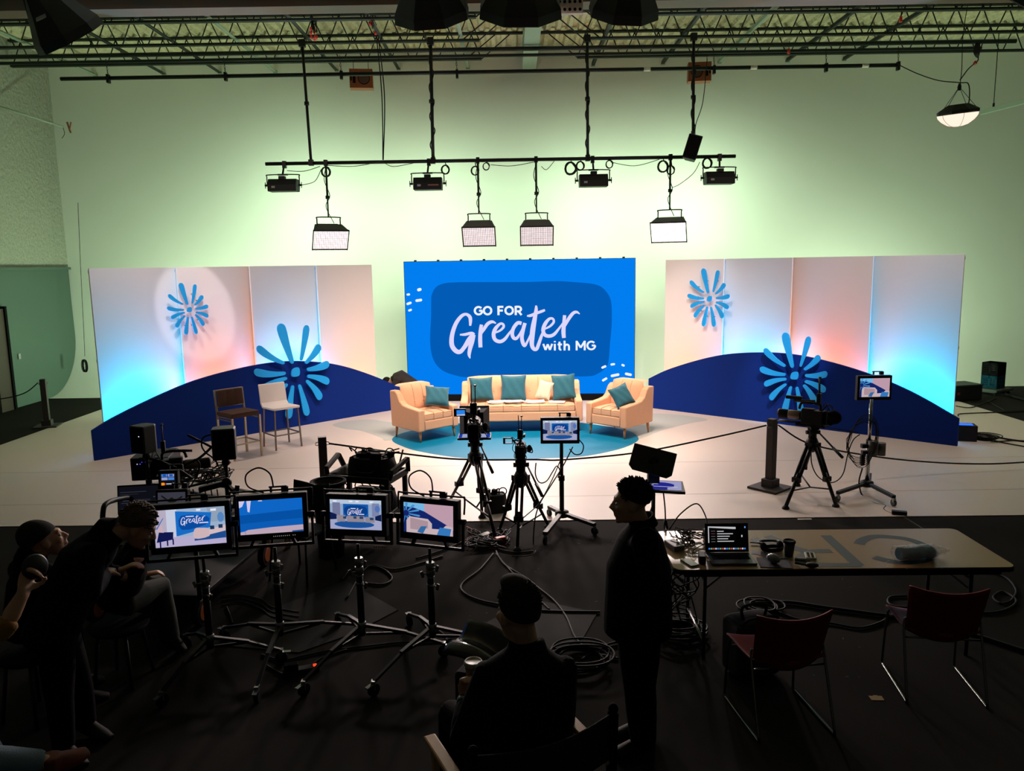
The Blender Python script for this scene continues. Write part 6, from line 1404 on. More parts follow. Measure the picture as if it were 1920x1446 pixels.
soft_bag('gear_bag', (-.22, 9.16, Z0), .3, (.26, .20, .22), 'black lumpy gear bag slumped at the back leg of the tall tripod', clutter=4, handle=False, seed=12)

# ================================================================== the switching station at left
DK = .70
t = thing('production_cart', 'long black production cart with orange-hubbed wheels, loaded with gear', 'cart', (-3.05, 6.95, 0), -.10); W, Dp = 1.04, 1.42
m = MB(); m.box((0, 0, DK - .02), (W, Dp, .04)); m.build('deck', M_BLACK, t, bevel=.006)
m = MB(); m.box((0, 0, .22), (W * .9, Dp * .9, .04)); m.build('lower_deck', M_BLACK, t, bevel=.006)
for x in (-1, 1):
    for y in (-1, 1):
        m = MB(); m.cyl((x * (W / 2 - .05), y * (Dp / 2 - .05), .16), (x * (W / 2 - .05), y * (Dp / 2 - .05), DK - .04), .02, n=8); P = m.build('post', M_BLACK2, t)
        M_HUB = mat('orange_wheel_hub', (190, 96, 40), .5)
        m = MB(); m.cyl((x * (W / 2 - .05) - .03, y * (Dp / 2 - .05), .11), (x * (W / 2 - .05) + .03, y * (Dp / 2 - .05), .11), .11, n=24); m.build('tyre', M_RUBBER, P)
        m = MB(); m.cyl((x * (W / 2 - .05) - .034, y * (Dp / 2 - .05), .11), (x * (W / 2 - .05) + .034, y * (Dp / 2 - .05), .11), .072, n=20); m.build('wheel_hub', M_HUB, P)
m = MB(); m.M = (tr(-3.05, 6.95, 0) @ rot(0, 0, -.10)).inverted(); m.tube([Vector((D(193, 1030, 6.35).x, 6.35, DK - .1)), D(193, 1000, 6.35), D(193, 962, 6.37), D(200, 944, 6.45), D(228, 935, 6.75), D(245, 935, 6.95), D(252, 950, 7.0)], .022, n=8); m.build('push_handle', M_BLACK2, t)
def deck_at(px, py, z=DK): return G(px, py, z)
def studio_speaker(px, py, y, rz, label, lit, s):
    q = D(px, py, y); t = thing('studio_speaker', label, 'loudspeaker', q, rz, 'black studio speakers over the left cart'); S_ = Matrix.Scale(s, 4); stem = q.z - .17 * s - DK - .004
    def B(nm, f, material, bev=0): m = MB(); m.M = S_; f(m); m.build(nm, material, t, bevel=bev)
    B('cabinet', lambda m: m.prism([(-.12, -.12), (.12, -.12), (.12, .05), (.07, .11), (-.07, .11), (-.12, .05)], .34, tr(0, 0, -.17)), mat('speaker_grey_black', (38, 40, 38), .5), .012)
    B('rear_panel', lambda m: m.box((0, -.122, 0), (.2, .006, .3)), M_MATTE)
    B('driver', lambda m: m.cyl((0, .112, -.05), (0, .116, -.05), .055, n=18), M_BLACK); B('tweeter', lambda m: m.cyl((0, .112, .09), (0, .116, .09), .025, n=14), M_BLACK)
    if lit: B('power_light', lambda m: m.box((.05, -.127, .05), (.010, .004, .010)), emit('white_led', (230, 230, 255), 1.5))
    z = -.17 * s; m = MB(); m.cyl((0, 0, z), (0, 0, z - stem), .016, n=10); m.ell((0, 0, z - .04), (.04, .04, .04), n=12, m=8); m.lathe([(.03, -.02), (.03, .02)], tr(0, 0, z - stem * .6), 10); m.lathe([(.08, -.0), (.08, .012), (.02, .022)], tr(0, 0, z - stem), 14); m.build('stand_stem', M_BLACK2, t)
    return t
studio_speaker(272, 822, 7.5, -.45, 'black studio speaker at far left, lit by a small white light', True, .80)
studio_speaker(421, 830, 7.3, .25, 'black studio speaker on a pole beside the brown stool legs', False, .88)
q = deck_at(276, 905); t = thing('video_switcher', 'bulky black rack unit with small blue and white lights at left', 'rack unit', (q.x - .02, q.y + .28, DK + .002), .12)
m = MB(); m.prism([(-.2, 0), (.2, 0), (.25, .22), (.16, .27), (-.2, .25)], .40, frame((-.20, 0, 0), (0, 1, 0), (1, 0, 0))); m.build('housing', M_BLACK, t, bevel=.01)
m = MB(); m.box((0, -.215, .2), (.36, .01, .06)); m.build('face_panel', M_MATTE, t)
for k, (x, z, c_) in enumerate(((-.12, .19, (200, 200, 255)), (-.09, .19, (90, 90, 255)), (-.07, .21, (60, 60, 220)), (-.03, .21, (60, 60, 220)), (-.02, .19, (220, 220, 255)), (.01, .19, (220, 220, 255)))): m = MB(); m.box((x, -.222, z), (.010, .004, .009)); m.build('status_light', em(c_, 1.0), t)
m = MB(); m.box((.06, -.222, .195), (.05, .004, .022), rot(0, .2, 0)); m.build('status_display', em((90, 110, 190), .6), t)
q = D(255, 925, 7.0); t = thing('laptop', 'dark laptop with faint windows on its screen, left of the lit multiview', 'laptop', (q.x, q.y + .02, DK + .002), .16)
m = MB(); m.box((0, -.13, .009), (.36, .25, .018)); m.build('base', M_BLACK, t, bevel=.004); ML = tr(0, .0, .02) @ rot(-.2); m = MB(); m.M = ML; m.box((0, .004, .14), (.37, .008, .27)); lid = m.build('lid', M_BLACK, t, bevel=.003)
pp = [((14, 15, 22), R4(0, 0, 1, 1)), ((30, 31, 44), R4(.42, .02, .8, .5)), ((52, 54, 68), R4(.04, .78, .7, .80)), ((48, 50, 62), R4(.04, .7, .5, .71)), ((60, 62, 78), R4(.1, .45, .34, .47)), ((52, 52, 70), R4(.06, .36, .3, .38)), ((66, 66, 84), R4(.46, .42, .7, .44)), ((56, 58, 74), R4(.46, .3, .66, .31)), ((70, 72, 88), R4(.84, .1, .92, .13)), ((70, 72, 88), R4(.88, .55, .92, .58))]
picture('screen_picture', ML @ frame((0, -.001, .14), (1, 0, 0), (0, -1, 0)), .345, .24, pp, lid)
q = D(315, 900, 7.05)
mv = [((16, 17, 24), R4(0, 0, 1, 1))] + [((70, 130, 215) if (i + j) % 2 else (150, 160, 205), R4(.08 + .44 * i, .45 + .26 * j, .48 + .44 * i, .66 + .26 * j)) for i in range(2) for j in range(2)] + [((20, 80, 180), R4(.18, .74, .38, .9)), ((20, 80, 180), R4(.6, .74, .84, .9)), ((255, 150, 30), R4(.06, .06, .26, .26)), ((235, 70, 30), R4(.26, .1, .32, .22)), ((190, 190, 200), R4(.38, .12, .74, .2)), ((120, 120, 130), R4(.8, .08, .92, .24))]
t = monitor(q, .1, .135, .12, mv, 'small lit multiview screen with an orange block, among the left gear', None, -.1, False, None, .02)
m = MB(); m.box((0, .09, -.09 - (q.z - .09 - DK) / 2), (.05, .05, q.z - .09 - DK)); m.build('foot', M_BLACK, t)
q = D(322, 942, 6.75)
t = monitor(q, .05, .24, .17, [((58, 58, 70), R4(0, 0, 1, 1)), ((18, 18, 22), EL(.5, .56, .1, .17)), ((18, 18, 22), R4(.42, 0, .58, .5)), ((18, 18, 22), [(.5, .36), (.5, .5), (.14, .86), (.12, .8)]), ((18, 18, 22), [(.5, .36), (.9, .74), (.88, .8), (.5, .5)]), ((96, 96, 110), R4(.3, .05, .44, .12))], 'dim screen with a dark figure raising its arms, behind the leftmost monitor', None, -.15, False, None, .02)
m = MB(); m.box((0, .06, -.11 - max(.02, (q.z - .11 - DK)) / 2), (.18, .12, max(.02, q.z - .11 - DK))); m.build('foot', M_BLACK, t)
vc = D(318, 850, 7.7); t = video_camera((vc.x, vc.y, DK + .20), -1.25, 'video camera on a short mount between the two studio speakers', .9, None, True)
m = MB(); m.cyl((0, 0, 0), (0, 0, -.19), .022, n=10); m.lathe([(.10, -.197), (.10, -.185), (.03, -.17)], None, 14); m.build('mount', M_BLACK2, t)
m = MB(); m.cyl((.05, .1, -.12), (.12, .55, -.02), .009, n=6); m.cyl((-.02, .1, -.14), (.05, .55, -.06), .009, n=6); m.build('rail', M_BLACK2, t)
m = MB(); rnd = random.Random(31)
for k in range(46):
    q2 = deck_at(375 + rnd.uniform(-40, 45), 895 + rnd.uniform(-10, 12)); m.tube([q2 + Vector((rnd.uniform(-.12, .12), rnd.uniform(-.12, .12), rnd.uniform(.01, .16) - .04 * i * (k % 3 == 0))) for i in range(5)], rnd.uniform(.004, .009), n=5, k=4)
tag(m.build('cable_tangle', M_RUBBER), 'dense nest of plugged cables on the left cart, under the right speaker', 'wires', kind='stuff')
m = MB()
for k in range(9):
    q2 = deck_at(335 + 11 * k, 905); q2 = Vector((q2.x, q2.y - .25, DK)); m.tube([q2, q2 + Vector((.03, -.03, -.14)), q2 + Vector((rnd.uniform(-.1, .1), .02, -.34)), q2 + Vector((rnd.uniform(-.15, .15), .0, -.46))], .007, n=5)
tag(m.build('hanging_cables', M_RUBBER), 'cables drooping from the edge of the left cart', 'wires', kind='stuff')
GL = 'cables of the left cart'
for pts, r, lab in (([(352, 816), (392, 836), (395, 840), (372, 860), (345, 872)], .012, 'thick cable rising to the back of the right speaker'), ([(399, 815), (382, 820), (378, 835), (385, 848), (398, 858), (408, 870), (404, 876)], .008, 'cable looping left of the right speaker'),
                    ([(362, 868), (366, 862), (374, 870), (372, 885), (368, 895)], .010, 'cable bent into an upright loop among the plugs')):
    pts = [p for p in pts]; o = MB().tube([D(x, y, 7.35) for x, y in pts], r).build('power_cable', M_RUBBER); tag(o, lab, 'cable', GL)
o = MB().tube([D(262, 860, 7.6), D(290, 862, 7.55), D(330, 878, 7.5), D(352, 892, 7.4), D(360, 898, 7.35)], .014).build('power_cable', M_RUBBER); tag(o, 'thick cable slanting right from the blue-lit rack unit', 'cable', GL)
t = thing('clamp_arm', 'black articulated clamp below the right studio speaker', 'clamp', D(425, 905, 7.2), 0)
m = MB(); m.ell((0, 0, .0), (.05, .04, .05), n=12); m.bar((.02, -.02, -.02), (.13, -.06, -.14), .03); m.bar((.10, 0, -.03), (.07, -.04, -.24), .03); m.bar((-.24, -.05, -.05), (0, 0, 0), .06, .05); m.cyl((0, 0, -.05), (0, 0, -.2), .02); m.build('jaw', M_BLACK2, t)
# wooden work table behind the cart
a_, e_ = G(285, 905, .55), G(505, 948, .55)
d_ = (e_ - a_).normalized(); L_ = (e_ - a_).length
t = thing('work_table', 'worn table with dark edges slanting back behind the left monitors', 'table', (a_.x, a_.y, 0), math.atan2(d_.y, d_.x)); M_WT = mat('worn_plywood', (150, 118, 84), .6, var=.2, scale=6)
m = MB(); m.box((L_ / 2, .12, .535), (L_, .30, .02)); m.build('tabletop', mat('dusty_white_top', (176, 166, 154), .6), t)
m = MB(); m.box((L_ / 2, -.035, .53), (L_ + .02, .03, .05)); m.box((L_ / 2, .275, .53), (L_ + .02, .03, .05)); m.build('edge_rail', mat('dark_edge', (58, 50, 46), .5), t)
m = MB(); m.box((L_ / 2, -.02, .30), (L_, .04, .05)); m.build('lower_rail', mat('dark_edge', (58, 50, 46), .5), t)
for x in (.05, L_ - .05):
    for y in (-.02, .26): m = MB(); m.box((x, y, .265), (.05, .04, .52)); m.build('leg', M_WT, t)

# ================================================================== people
M_SKIN = mat('warm_skin', (196, 146, 120), .5, var=.05, scale=20)
M_DARKHAIR = mat('dark_brown_hair', (30, 23, 19), .8, var=.3, scale=60, spec=.15)
M_HAIR2 = mat('brown_hair', (84, 62, 46), .6, var=.3, scale=60)
def basis(f, u):
    f = Vector(f).normalized(); u = Vector(u); u = (u - f * u.dot(f)).normalized(); r = f.cross(u)
    return Matrix((r, f, u)).transposed().to_4x4()          # columns: right, forward, up
def head_mesh(m, c, R, s=1.0):
    M = Matrix.Translation(Vector(c)) @ R @ Matrix.Scale(s, 4); keep = m.M; m.M = keep @ M
    m.ell((0, -.018, .045), (.076, .098, .092)); m.ell((0, .036, -.025), (.062, .064, .092)); m.ell((0, .04, -.083), (.05, .052, .04)); m.ell((0, .082, -.108), (.024, .02, .018))
    m.ell((0, .083, .032), (.05, .020, .018)); m.loft([(0, .092, .022), (0, .108, 0), (0, .124, -.026), (0, .104, -.038)], [.008, .011, .015, .012], n=10); m.ell((0, .100, -.058), (.024, .011, .008)); m.ell((0, .099, -.073), (.021, .012, .008))
    for x in (-1, 1):
        m.ell((x * .077, -.005, -.008), (.011, .024, .034)); m.ell((x * .036, .068, -.022), (.030, .028, .026)); m.ell((x * .016, .106, -.03), (.009, .011, .009))
    m.M = keep
def hand_mesh(m, w, fwd, normal, side, curl=.5, s=1.0):
    """palm from the wrist w along fwd; fingers close towards normal; the thumb leaves the side of the palm"""
    f = Vector(fwd).normalized(); n = Vector(normal); n = (n - f * n.dot(f)).normalized(); l = f.cross(n) * side; w = Vector(w)
    m.loft([w - f * .02, w + f * .02, w + f * .06, w + f * .095], [(.026 * s, .020 * s), (.036 * s, .018 * s), (.042 * s, .016 * s), (.038 * s, .013 * s)], n=12, ref=l)
    for k, (o, L) in enumerate(((.031, .074), (.0105, .084), (-.0105, .078), (-.030, .060))):
        p = w + f * (.088 * s) + l * (o * s); a = .25 * curl; pts = [p - f * .02, p]
        for j, q in enumerate((.44, .32, .24)):
            a += curl * (1.15 - .1 * k * (j == 0)); d = f * math.cos(a) + n * math.sin(a); p = p + d * (L * q * s); pts.append(p)
        m.loft(pts, [.0095 * s, .0095 * s, .009 * s, .0083 * s, .007 * s], n=8)
    p = w + f * (.028 * s) + l * (.030 * s); d1 = (l * .75 + f * .6 + n * .35 * (1 + curl)).normalized(); d2 = (l * .25 + f * .85 + n * .75 * (.4 + curl)).normalized()
    m.loft([p - l * .01, p, p + d1 * .034 * s, p + d1 * .034 * s + d2 * .028 * s, p + d1 * .034 * s + d2 * .05 * s], [.014 * s, .014 * s, .012 * s, .0105 * s, .008 * s], n=8)
def spiky(m, c, R, s=1.0, n=260, L=.022, seed=1, zmin=.02, r=(.083, .105, .100)):
    rnd = random.Random(seed); M = Matrix.Translation(Vector(c)) @ R @ Matrix.Scale(s, 4)
    while n:
        v = Vector((rnd.gauss(0, 1), rnd.gauss(0, 1), rnd.gauss(0, 1))).normalized()
        p = Vector((v.x * r[0], -.018 + v.y * r[1], .045 + v.z * r[2]))
        if p.z < zmin + .35 * max(0, p.y) or (p.y > .055 and p.z < .095): continue
        n -= 1; d = (v + Vector((rnd.uniform(-.5, .5), rnd.uniform(-.2, .7), rnd.uniform(-.1, .6)))).normalized()
        a = p - v * .008; e = p + d * L * rnd.uniform(.6, 1.3)
        m.loft([M @ a, M @ ((a + e) / 2 + v * .003), M @ e], [.006 * s, .0045 * s, .0008], n=5)
def hair_cap(m, c, R, s=1.0, r=(.083, .105, .100), low=-.02):
    keep = m.M; m.M = keep @ Matrix.Translation(Vector(c)) @ R @ Matrix.Scale(s, 4)
    def f(u, v):
        a = 2 * PI * u; fr = (1 + math.sin(a)) / 2          # 1 at the front
        lim = PI * (.66 - .30 * fr ** 2); th = v * lim
        return Vector((r[0] * math.sin(th) * math.cos(a), -.018 + r[1] * math.sin(th) * math.sin(a), .045 + r[2] * math.cos(th)))
    m.grid(32, 12, f); m.grid(32, 1, lambda u, v: f(u, 1.0) * (1 - v) + (f(u, 1.0) * .93 + Vector((0, 0, .003))) * v)
    m.M = keep
def figure(name, label, base, J, cloth, skin=M_SKIN, voxel=.010, bulk=1.0, hands=None, sleeves=1.0, coat_drop=.0, shoe=None, leg_bulk=1.0, bare_shin=0.0, deep=1.0):
    """J: joints in the studio; one continuous body mesh, the clothes are its children"""
    base = Vector(base); T = Matrix.Translation(-base); V = {k: Vector(v) for k, v in J.items() if k not in ('R',)}
    R = J['R']; lat = (V['shR'] - V['shL']).normalized(); hl = (V['hipR'] - V['hipL']).normalized()
    m = MB(); m.M = T
    head_mesh(m, V['head'], R)
    m.loft([V['head'] + (R @ Vector((0, -.02, -.05, 0))).to_3d() if False else V['head'] + R.to_3x3() @ Vector((0, -.02, -.03)), V['head'].lerp(V['neck'], .65), V['neck'], V['neck'].lerp(V['chest'], .25)], [.054, .054, .06, .085], n=14)
    m.loft([V['neck'], V['neck'].lerp(V['chest'], .3), V['chest'], V['chest'].lerp(V['pelvis'], .55), V['pelvis']], [(.07, .06), (.15, .08), (.165, .10), (.14, .09), (.15, .10)], n=18, ref=lat)
    for s in 'LR':
        m.loft([V['sh' + s], V['sh' + s].lerp(V['el' + s], .5), V['el' + s], V['el' + s].lerp(V['wr' + s], .4), V['wr' + s]], [.05, .045, .037, .038, .026], n=12)
        m.loft([V['chest'].lerp(V['sh' + s], .4) + Vector((0, 0, .02)), V['sh' + s]], [.06, .052], n=12)
        m.loft([V['hip' + s], V['hip' + s].lerp(V['kn' + s], .5), V['kn' + s], V['kn' + s].lerp(V['an' + s], .35), V['an' + s]], [.08, .07, .052, .052, .036], n=12)
        hd = (hands or {}).get(s)
        f = hd[0] if hd else (V['wr' + s] - V['el' + s]); n_ = hd[1] if hd else Vector((0, 0, -1)) if abs((V['wr' + s] - V['el' + s]).normalized().z) < .7 else (lat * (-1 if s == 'R' else 1))
        hand_mesh(m, V['wr' + s], f, n_, (1 if s == 'L' else -1) * (hd[3] if hd and len(hd) > 3 else 1), hd[2] if hd else .45)
        fd = (V['to' + s] - V['an' + s]).normalized(); fu = Vector((0, 0, 1)) if abs(fd.z) < .8 else Vector((0, 1, 0)); fu = (fu - fd * fu.dot(fd)).normalized(); m.loft([V['an' + s], V['an' + s].lerp(V['to' + s], .4) - fu * .03, V['to' + s].lerp(V['an' + s], .25) - fu * .033], [.032, .024, .016], n=10)
    o = m.build(name, skin, remesh=voxel, smooth_it=2); o.location = base; tag(o, label, 'person')
    # clothes
    b_ = bulk; m = MB(); m.M = T; dn = (V['pelvis'] - V['chest']).normalized()
    m.loft([V['neck'] + (V['neck'] - V['chest']).normalized() * .045, V['neck'], V['neck'].lerp(V['chest'], .32), V['chest'], V['chest'].lerp(V['pelvis'], .55), V['pelvis'], V['pelvis'] + dn * (.06 + coat_drop)],
           [(.072, .070), (.085, .075), (.165 * b_, .10 * b_ * (1 + deep) / 2), (.19 * b_, .125 * b_ * deep), (.18 * b_, .13 * b_ * deep), (.185 * b_, .135 * b_ * deep), (.185 * b_, .135 * b_ * deep)], n=22, ref=lat)
    for s in 'LR':
        e = V['el' + s].lerp(V['wr' + s], sleeves)
        m.loft([V['chest'].lerp(V['sh' + s], .45) + Vector((0, 0, .015)), V['sh' + s], V['sh' + s].lerp(V['el' + s], .5), V['el' + s]] + ([V['el' + s].lerp(V['wr' + s], sleeves * .5), e] if sleeves > .1 else []), [.078 * b_, .072 * b_, .063 * b_, .056 * b_] + ([.052 * b_, .040 * b_] if sleeves > .1 else []), n=14)
    j = m.build(cloth[0][0], cloth[0][1], o, remesh=.012, smooth_it=3)
    m = MB(); m.M = T
    m.loft([V['pelvis'] - dn * .06, V['pelvis'], V['pelvis'] + dn * .08], [(.165, .115), (.175, .125), (.14, .11)], n=18, ref=hl)
    for s in 'LR':
        k = leg_bulk; e = V['kn' + s].lerp(V['an' + s], 1.0 - bare_shin)
        m.loft([V['hip' + s] - dn * .02 if False else V['hip' + s], V['hip' + s].lerp(V['kn' + s], .5), V['kn' + s], V['kn' + s].lerp(e, .5), e], [.098 * k, .088 * k, .07 * k, .066 * k, .058 * k], n=14)
    m.build(cloth[1][0], cloth[1][1], o, remesh=.012, smooth_it=3)
    for s in 'LR':
        m = MB(); m.M = T; a, t_ = V['an' + s], V['to' + s]; d = (t_ - a); d = d - Vector((0, 0, 0)); f = d.normalized(); up = Vector((0, 0, 1)) if abs(f.z) < .8 else Vector((0, 1, 0)); up = (up - f * up.dot(f)).normalized()
        heel = a - f * .055 - up * .035
        m.loft([heel - f * .01, heel + f * .04 + up * .012, a + f * .05 - up * .02, a.lerp(t_, .7) - up * .03, t_ - up * .03], [(.030, .035), (.042, .05), (.046, .052), (.05, .036), (.034, .022)], n=14, ref=f.cross(up))
        m.loft([a + up * .04, a - up * .03], [.047, .05], n=12)
        m.build('shoe', shoe or M_MATTE, o, remesh=.010, smooth_it=2)
    for x in (-1, 1):
        m = MB(); m.M = T @ Matrix.Translation(V['head']) @ R; m.ell((x * .032, .084, .004), (.014, .012, .010), n=10, m=8); m.build('eye', mat('eye_white', (170, 160, 150), .3), o)
    return o, T
M_BJACKET = mat('black_jacket_cloth', (11, 11, 12), .9, bump=.3, bscale=90, spec=.1)
M_BTROUSER = mat('black_trouser_cloth', (9, 9, 11), .9, bump=.2, bscale=120, spec=.1)
M_NAVYCLOTH = mat('dark_navy_cloth', (12, 14, 20), .9, bump=.3, bscale=90, spec=.1)
M_GREYJEAN = mat('grey_green_trousers', (58, 61, 58), .9, bump=.2, bscale=120)
M_SHOE = mat('dark_brown_shoe', (28, 23, 21), .6, spec=.2)

# ---- standing man, in profile
Y = 4.45
def P(px, py, y=Y): return D(px, py, y)
hc = P(1184, 942)
J = dict(head=hc, R=basis((-1, .10, -.06), (0, 0, 1)), neck=P(1203, 985), chest=P(1197, 1058), pelvis=P(1196, 1160), shL=P(1210, 1012, Y - .19), shR=P(1205, 1004, Y + .19), elL=P(1222, 1098, Y - .25), elR=P(1216, 1090, Y + .25),
         wrL=P(1190, 1140, Y - .13), wrR=P(1170, 1140, Y + .14), hipL=P(1198, 1180, Y - .09), hipR=P(1198, 1172, Y + .09), knL=P(1199, 1290, Y - .10), knR=P(1200, 1270, Y + .10), anL=G(1204, 1412, .085), anR=G(1206, 1376, .085), toL=G(1152, 1420, .04), toR=G(1166, 1382, .04))
J['anL'] = D(1206, 1392, 4.38); J['anL'].z = .085; J['anR'] = D(1208, 1362, 4.56); J['anR'].z = .085
J['toL'] = J['anL'] + Vector((-.20, -.02, -.045)); J['toR'] = J['anR'] + Vector((-.20, .0, -.045))
man, T = figure('person', 'standing man in a black jacket, seen in profile facing left beside the table', (J['anL'].x, 4.47, 0), J, (('jacket', M_BJACKET), ('trousers', M_BTROUSER)), bulk=1.14, deep=1.34, shoe=M_SHOE, hands={'L': ((-.25, .1, -.95), (0, .6, -.6), .5), 'R': ((-.8, 0, -.6), (0, -.6, -.6), .8)}, leg_bulk=1.38, coat_drop=.02)
m = MB(); m.M = T; hair_cap(m, hc, J['R'], 1.0); spiky(m, hc, J['R'], 1.0, 420, .017, 3); m.build('hair', M_DARKHAIR, man)
m = MB(); m.M = T; nk = J['neck']; m.loft([nk + Vector((.015, 0, -.01)), nk + Vector((-.005, 0, .05))], [(.085, .08), (.078, .072)], n=18, ref=(0, 1, 0), cap=False); m.build('collar', M_BJACKET, man, solid=.012)

# ---- man seated in the tall folding chair, seen from behind, with a cup
Y = 3.06
hc = P(972, 1151, 3.03); Rh = basis((-.52, .84, -.06), (0, 0, 1))
J = dict(head=hc, R=Rh, neck=P(988, 1216, 3.04), chest=P(990, 1300, 3.02), pelvis=Vector((.04, 3.01, .90)), shL=P(917, 1268, 3.06), shR=P(1052, 1258, 3.0), elL=P(866, 1392, 3.12), elR=P(1052, 1372, 3.16),
         wrL=P(872, 1308, 3.36), wrR=P(985, 1372, 3.42), hipL=Vector((-.06, 2.98, .885)), hipR=Vector((.12, 3.05, .885)), knL=Vector((-.30, 3.36, .90)), knR=Vector((-.02, 3.48, .90)), anL=Vector((-.32, 3.44, .46)), anR=Vector((-.06, 3.56, .46)), toL=Vector((-.40, 3.62, .40)), toR=Vector((-.14, 3.74, .40)))
sit, T = figure('person', 'seated man seen from behind, holding a paper cup in his left hand', (.08, 3.05, .0), J, (('jacket', M_BJACKET), ('trousers', M_BTROUSER)), bulk=1.05, shoe=M_SHOE, hands={'L': ((.05, .05, 1), (.35, -.55, .1), .75, 1), 'R': ((-.7, .5, -.2), (0, .2, -1), .5)}, sleeves=.82)
m = MB(); m.M = T; hair_cap(m, hc, Rh, 1.0, (.081, .104, .102)); m.ell(hc + Rh.to_3x3() @ Vector((0, .02, .125)), (.055, .075, .035), Rh); spiky(m, hc, Rh, 1.0, 420, .010, 9, .06); m.build('hair', mat('greying_brown_hair', (52, 46, 42), .85, var=.3, scale=60, spec=.1), sit)
m = MB(); m.M = T; w = J['elL'].lerp(J['wrL'], .90); f = (J['wrL'] - J['elL']).normalized(); m.loft([w - f * .014, w + f * .014], [.038, .037], n=16); m.build('wrist_watch', M_STEEL, sit)
cu = P(888, 1262, 3.40)
t = thing('coffee_cup', 'paper cup with a pale lid in the hand of the seated man', 'cup', (cu.x, cu.y, cu.z - .06), 0); m = MB(); m.lathe([(.03, 0), (.041, .105)], None, 22); m.build('cup', mat('brown_paper_cup', (96, 80, 66), .6), t); m = MB(); m.lathe([(.044, .102), (.044, .114), (.039, .122), (.034, .118), (0, .118)], None, 22); m.build('lid', mat('pale_lid', (150, 150, 142), .4), t)
q = P(893, 1214, 4.05)
m = MB(); m.grid(16, 10, lambda u, v: Vector(((u - .5) * .34, (v - .5) * .27, .05 * math.sin(PI * u) * (1 - .3 * v) + .03 * math.sin(2.4 * PI * v)))); o = m.build('glossy_folder', mat('glossy_black_cover', (44, 44, 46), .16), solid=.012); o.location = (q.x + .03, q.y, q.z - .02); o.rotation_euler = (.30, .22, -.50); tag(o, 'glossy black folder propped beyond the cup of the seated man', 'folder')
m = MB(); m.box((0, 0, 0), (.26, .20, .9)); t2 = thing('side_case', 'black case standing on the floor under the glossy folder', 'case', (q.x + .03, q.y + .03, 0), -.4); m.M = Matrix.Identity(4); m = MB(); m.box((0, 0, (q.z - .14) / 2), (.26, .20, q.z - .14)); m.build('body', M_FABRIC_BLACK, t2, bevel=.02); m = MB(); m.tube([(-.06, 0, q.z - .14), (-.05, 0, q.z - .10), (.05, 0, q.z - .10), (.06, 0, q.z - .14)], .01); m.build('handle', M_BLACK2, t2)
t = thing('director_chair', 'tall wooden folding chair with a black canvas back, under the seated man', 'chair', (0.0, 2.96, 0), .45); M_BW = mat('varnished_beech', (190, 146, 96), .4, var=.12, scale=14)
m = MB(); m.grid(12, 8, lambda u, v: Vector(((u - .5) * .52, (v - .5) * .40 + .02, .73 - .03 * math.sin(PI * u)))); m.build('canvas_seat', M_FABRIC_BLACK, t, solid=.006)
m = MB(); m.grid(14, 6, lambda u, v: Vector(((u - .5) * .60, -.24 - .05 * math.sin(PI * u), 1.00 + .19 * v - .015 * math.sin(PI * u)))); m.build('canvas_back', M_FABRIC_BLACK, t, solid=.008)
for s in (-1, 1):
    m = MB(); m.bar((s * .295, -.24, .80), (s * .30, -.25, 1.20), .028, .035); m.ell((s * .30, -.25, 1.215), (.02, .022, .022), n=10, m=8); m.build('back_post', M_MATTE, t)
    m = MB(); m.box((s * .295, .0, .985), (.055, .50, .022)); m.build('armrest', M_BW, t, bevel=.008)
    m = MB(); m.bar((s * .285, .20, .74), (s * .29, .20, .975), .025, .035); m.build('arm_post', M_BW, t)
    m = MB(); m.bar((s * .27, -.24, .76), (s * .27, .24, .76), .03, .035); m.bar((s * .27, -.24, .03), (s * .27, .24, .03), .03, .035); m.build('side_rail', M_BW, t)
    for y in (-.19, .19): m = MB(); m.bar((s * .25, y + .02 * s, .77), (-s * .25, y + .02 * s, .04), .03, .022); m.build('leg', M_BW, t)
m = MB(); m.box((0, .23, .34), (.5, .10, .02)); m.build('footrest', M_BW, t, bevel=.005)

# ---- man bent forward at the left
Y = 4.45
hc = P(257, 988, 4.62); Rh = basis((.80, .30, -.52), (.45, .1, .88))
J = dict(head=hc, R=Rh, neck=P(206, 1006, 4.55), chest=P(155, 1052, 4.5), pelvis=P(103, 1168, 4.42), shL=P(176, 1012, 4.72), shR=P(172, 1040, 4.32), elL=P(196, 1085, 4.85), elR=P(168, 1112, 4.28), wrL=P(226, 1070, 4.86), wrR=P(196, 1078, 4.55),
         hipL=P(110, 1178, 4.52), hipR=P(104, 1190, 4.33), knL=P(150, 1290, 4.62), knR=P(112, 1312, 4.33), anL=Vector((0, 0, 0)), anR=Vector((0, 0, 0)), toL=Vector((0, 0, 0)), toR=Vector((0, 0, 0)))
J['anL'] = D(165, 1396, 4.66); J['anL'].z = .085; J['anR'] = D(122, 1420, 4.42); J['anR'].z = .085
J['toL'] = J['anL'] + Vector((.19, -.06, -.045)); J['toR'] = J['anR'] + Vector((.18, -.10, -.045))
bent, T = figure('person', 'man in a dark navy jacket bending forward at left to look at the monitor', (J['anR'].x + .05, 4.5, 0), J, (('jacket', M_NAVYCLOTH), ('trousers', M_BTROUSER)), bulk=1.12, shoe=M_SHOE, coat_drop=.06, leg_bulk=1.1)
m = MB(); m.M = T; hair_cap(m, hc, Rh, 1.0, (.083, .106, .106)); rnd = random.Random(6)
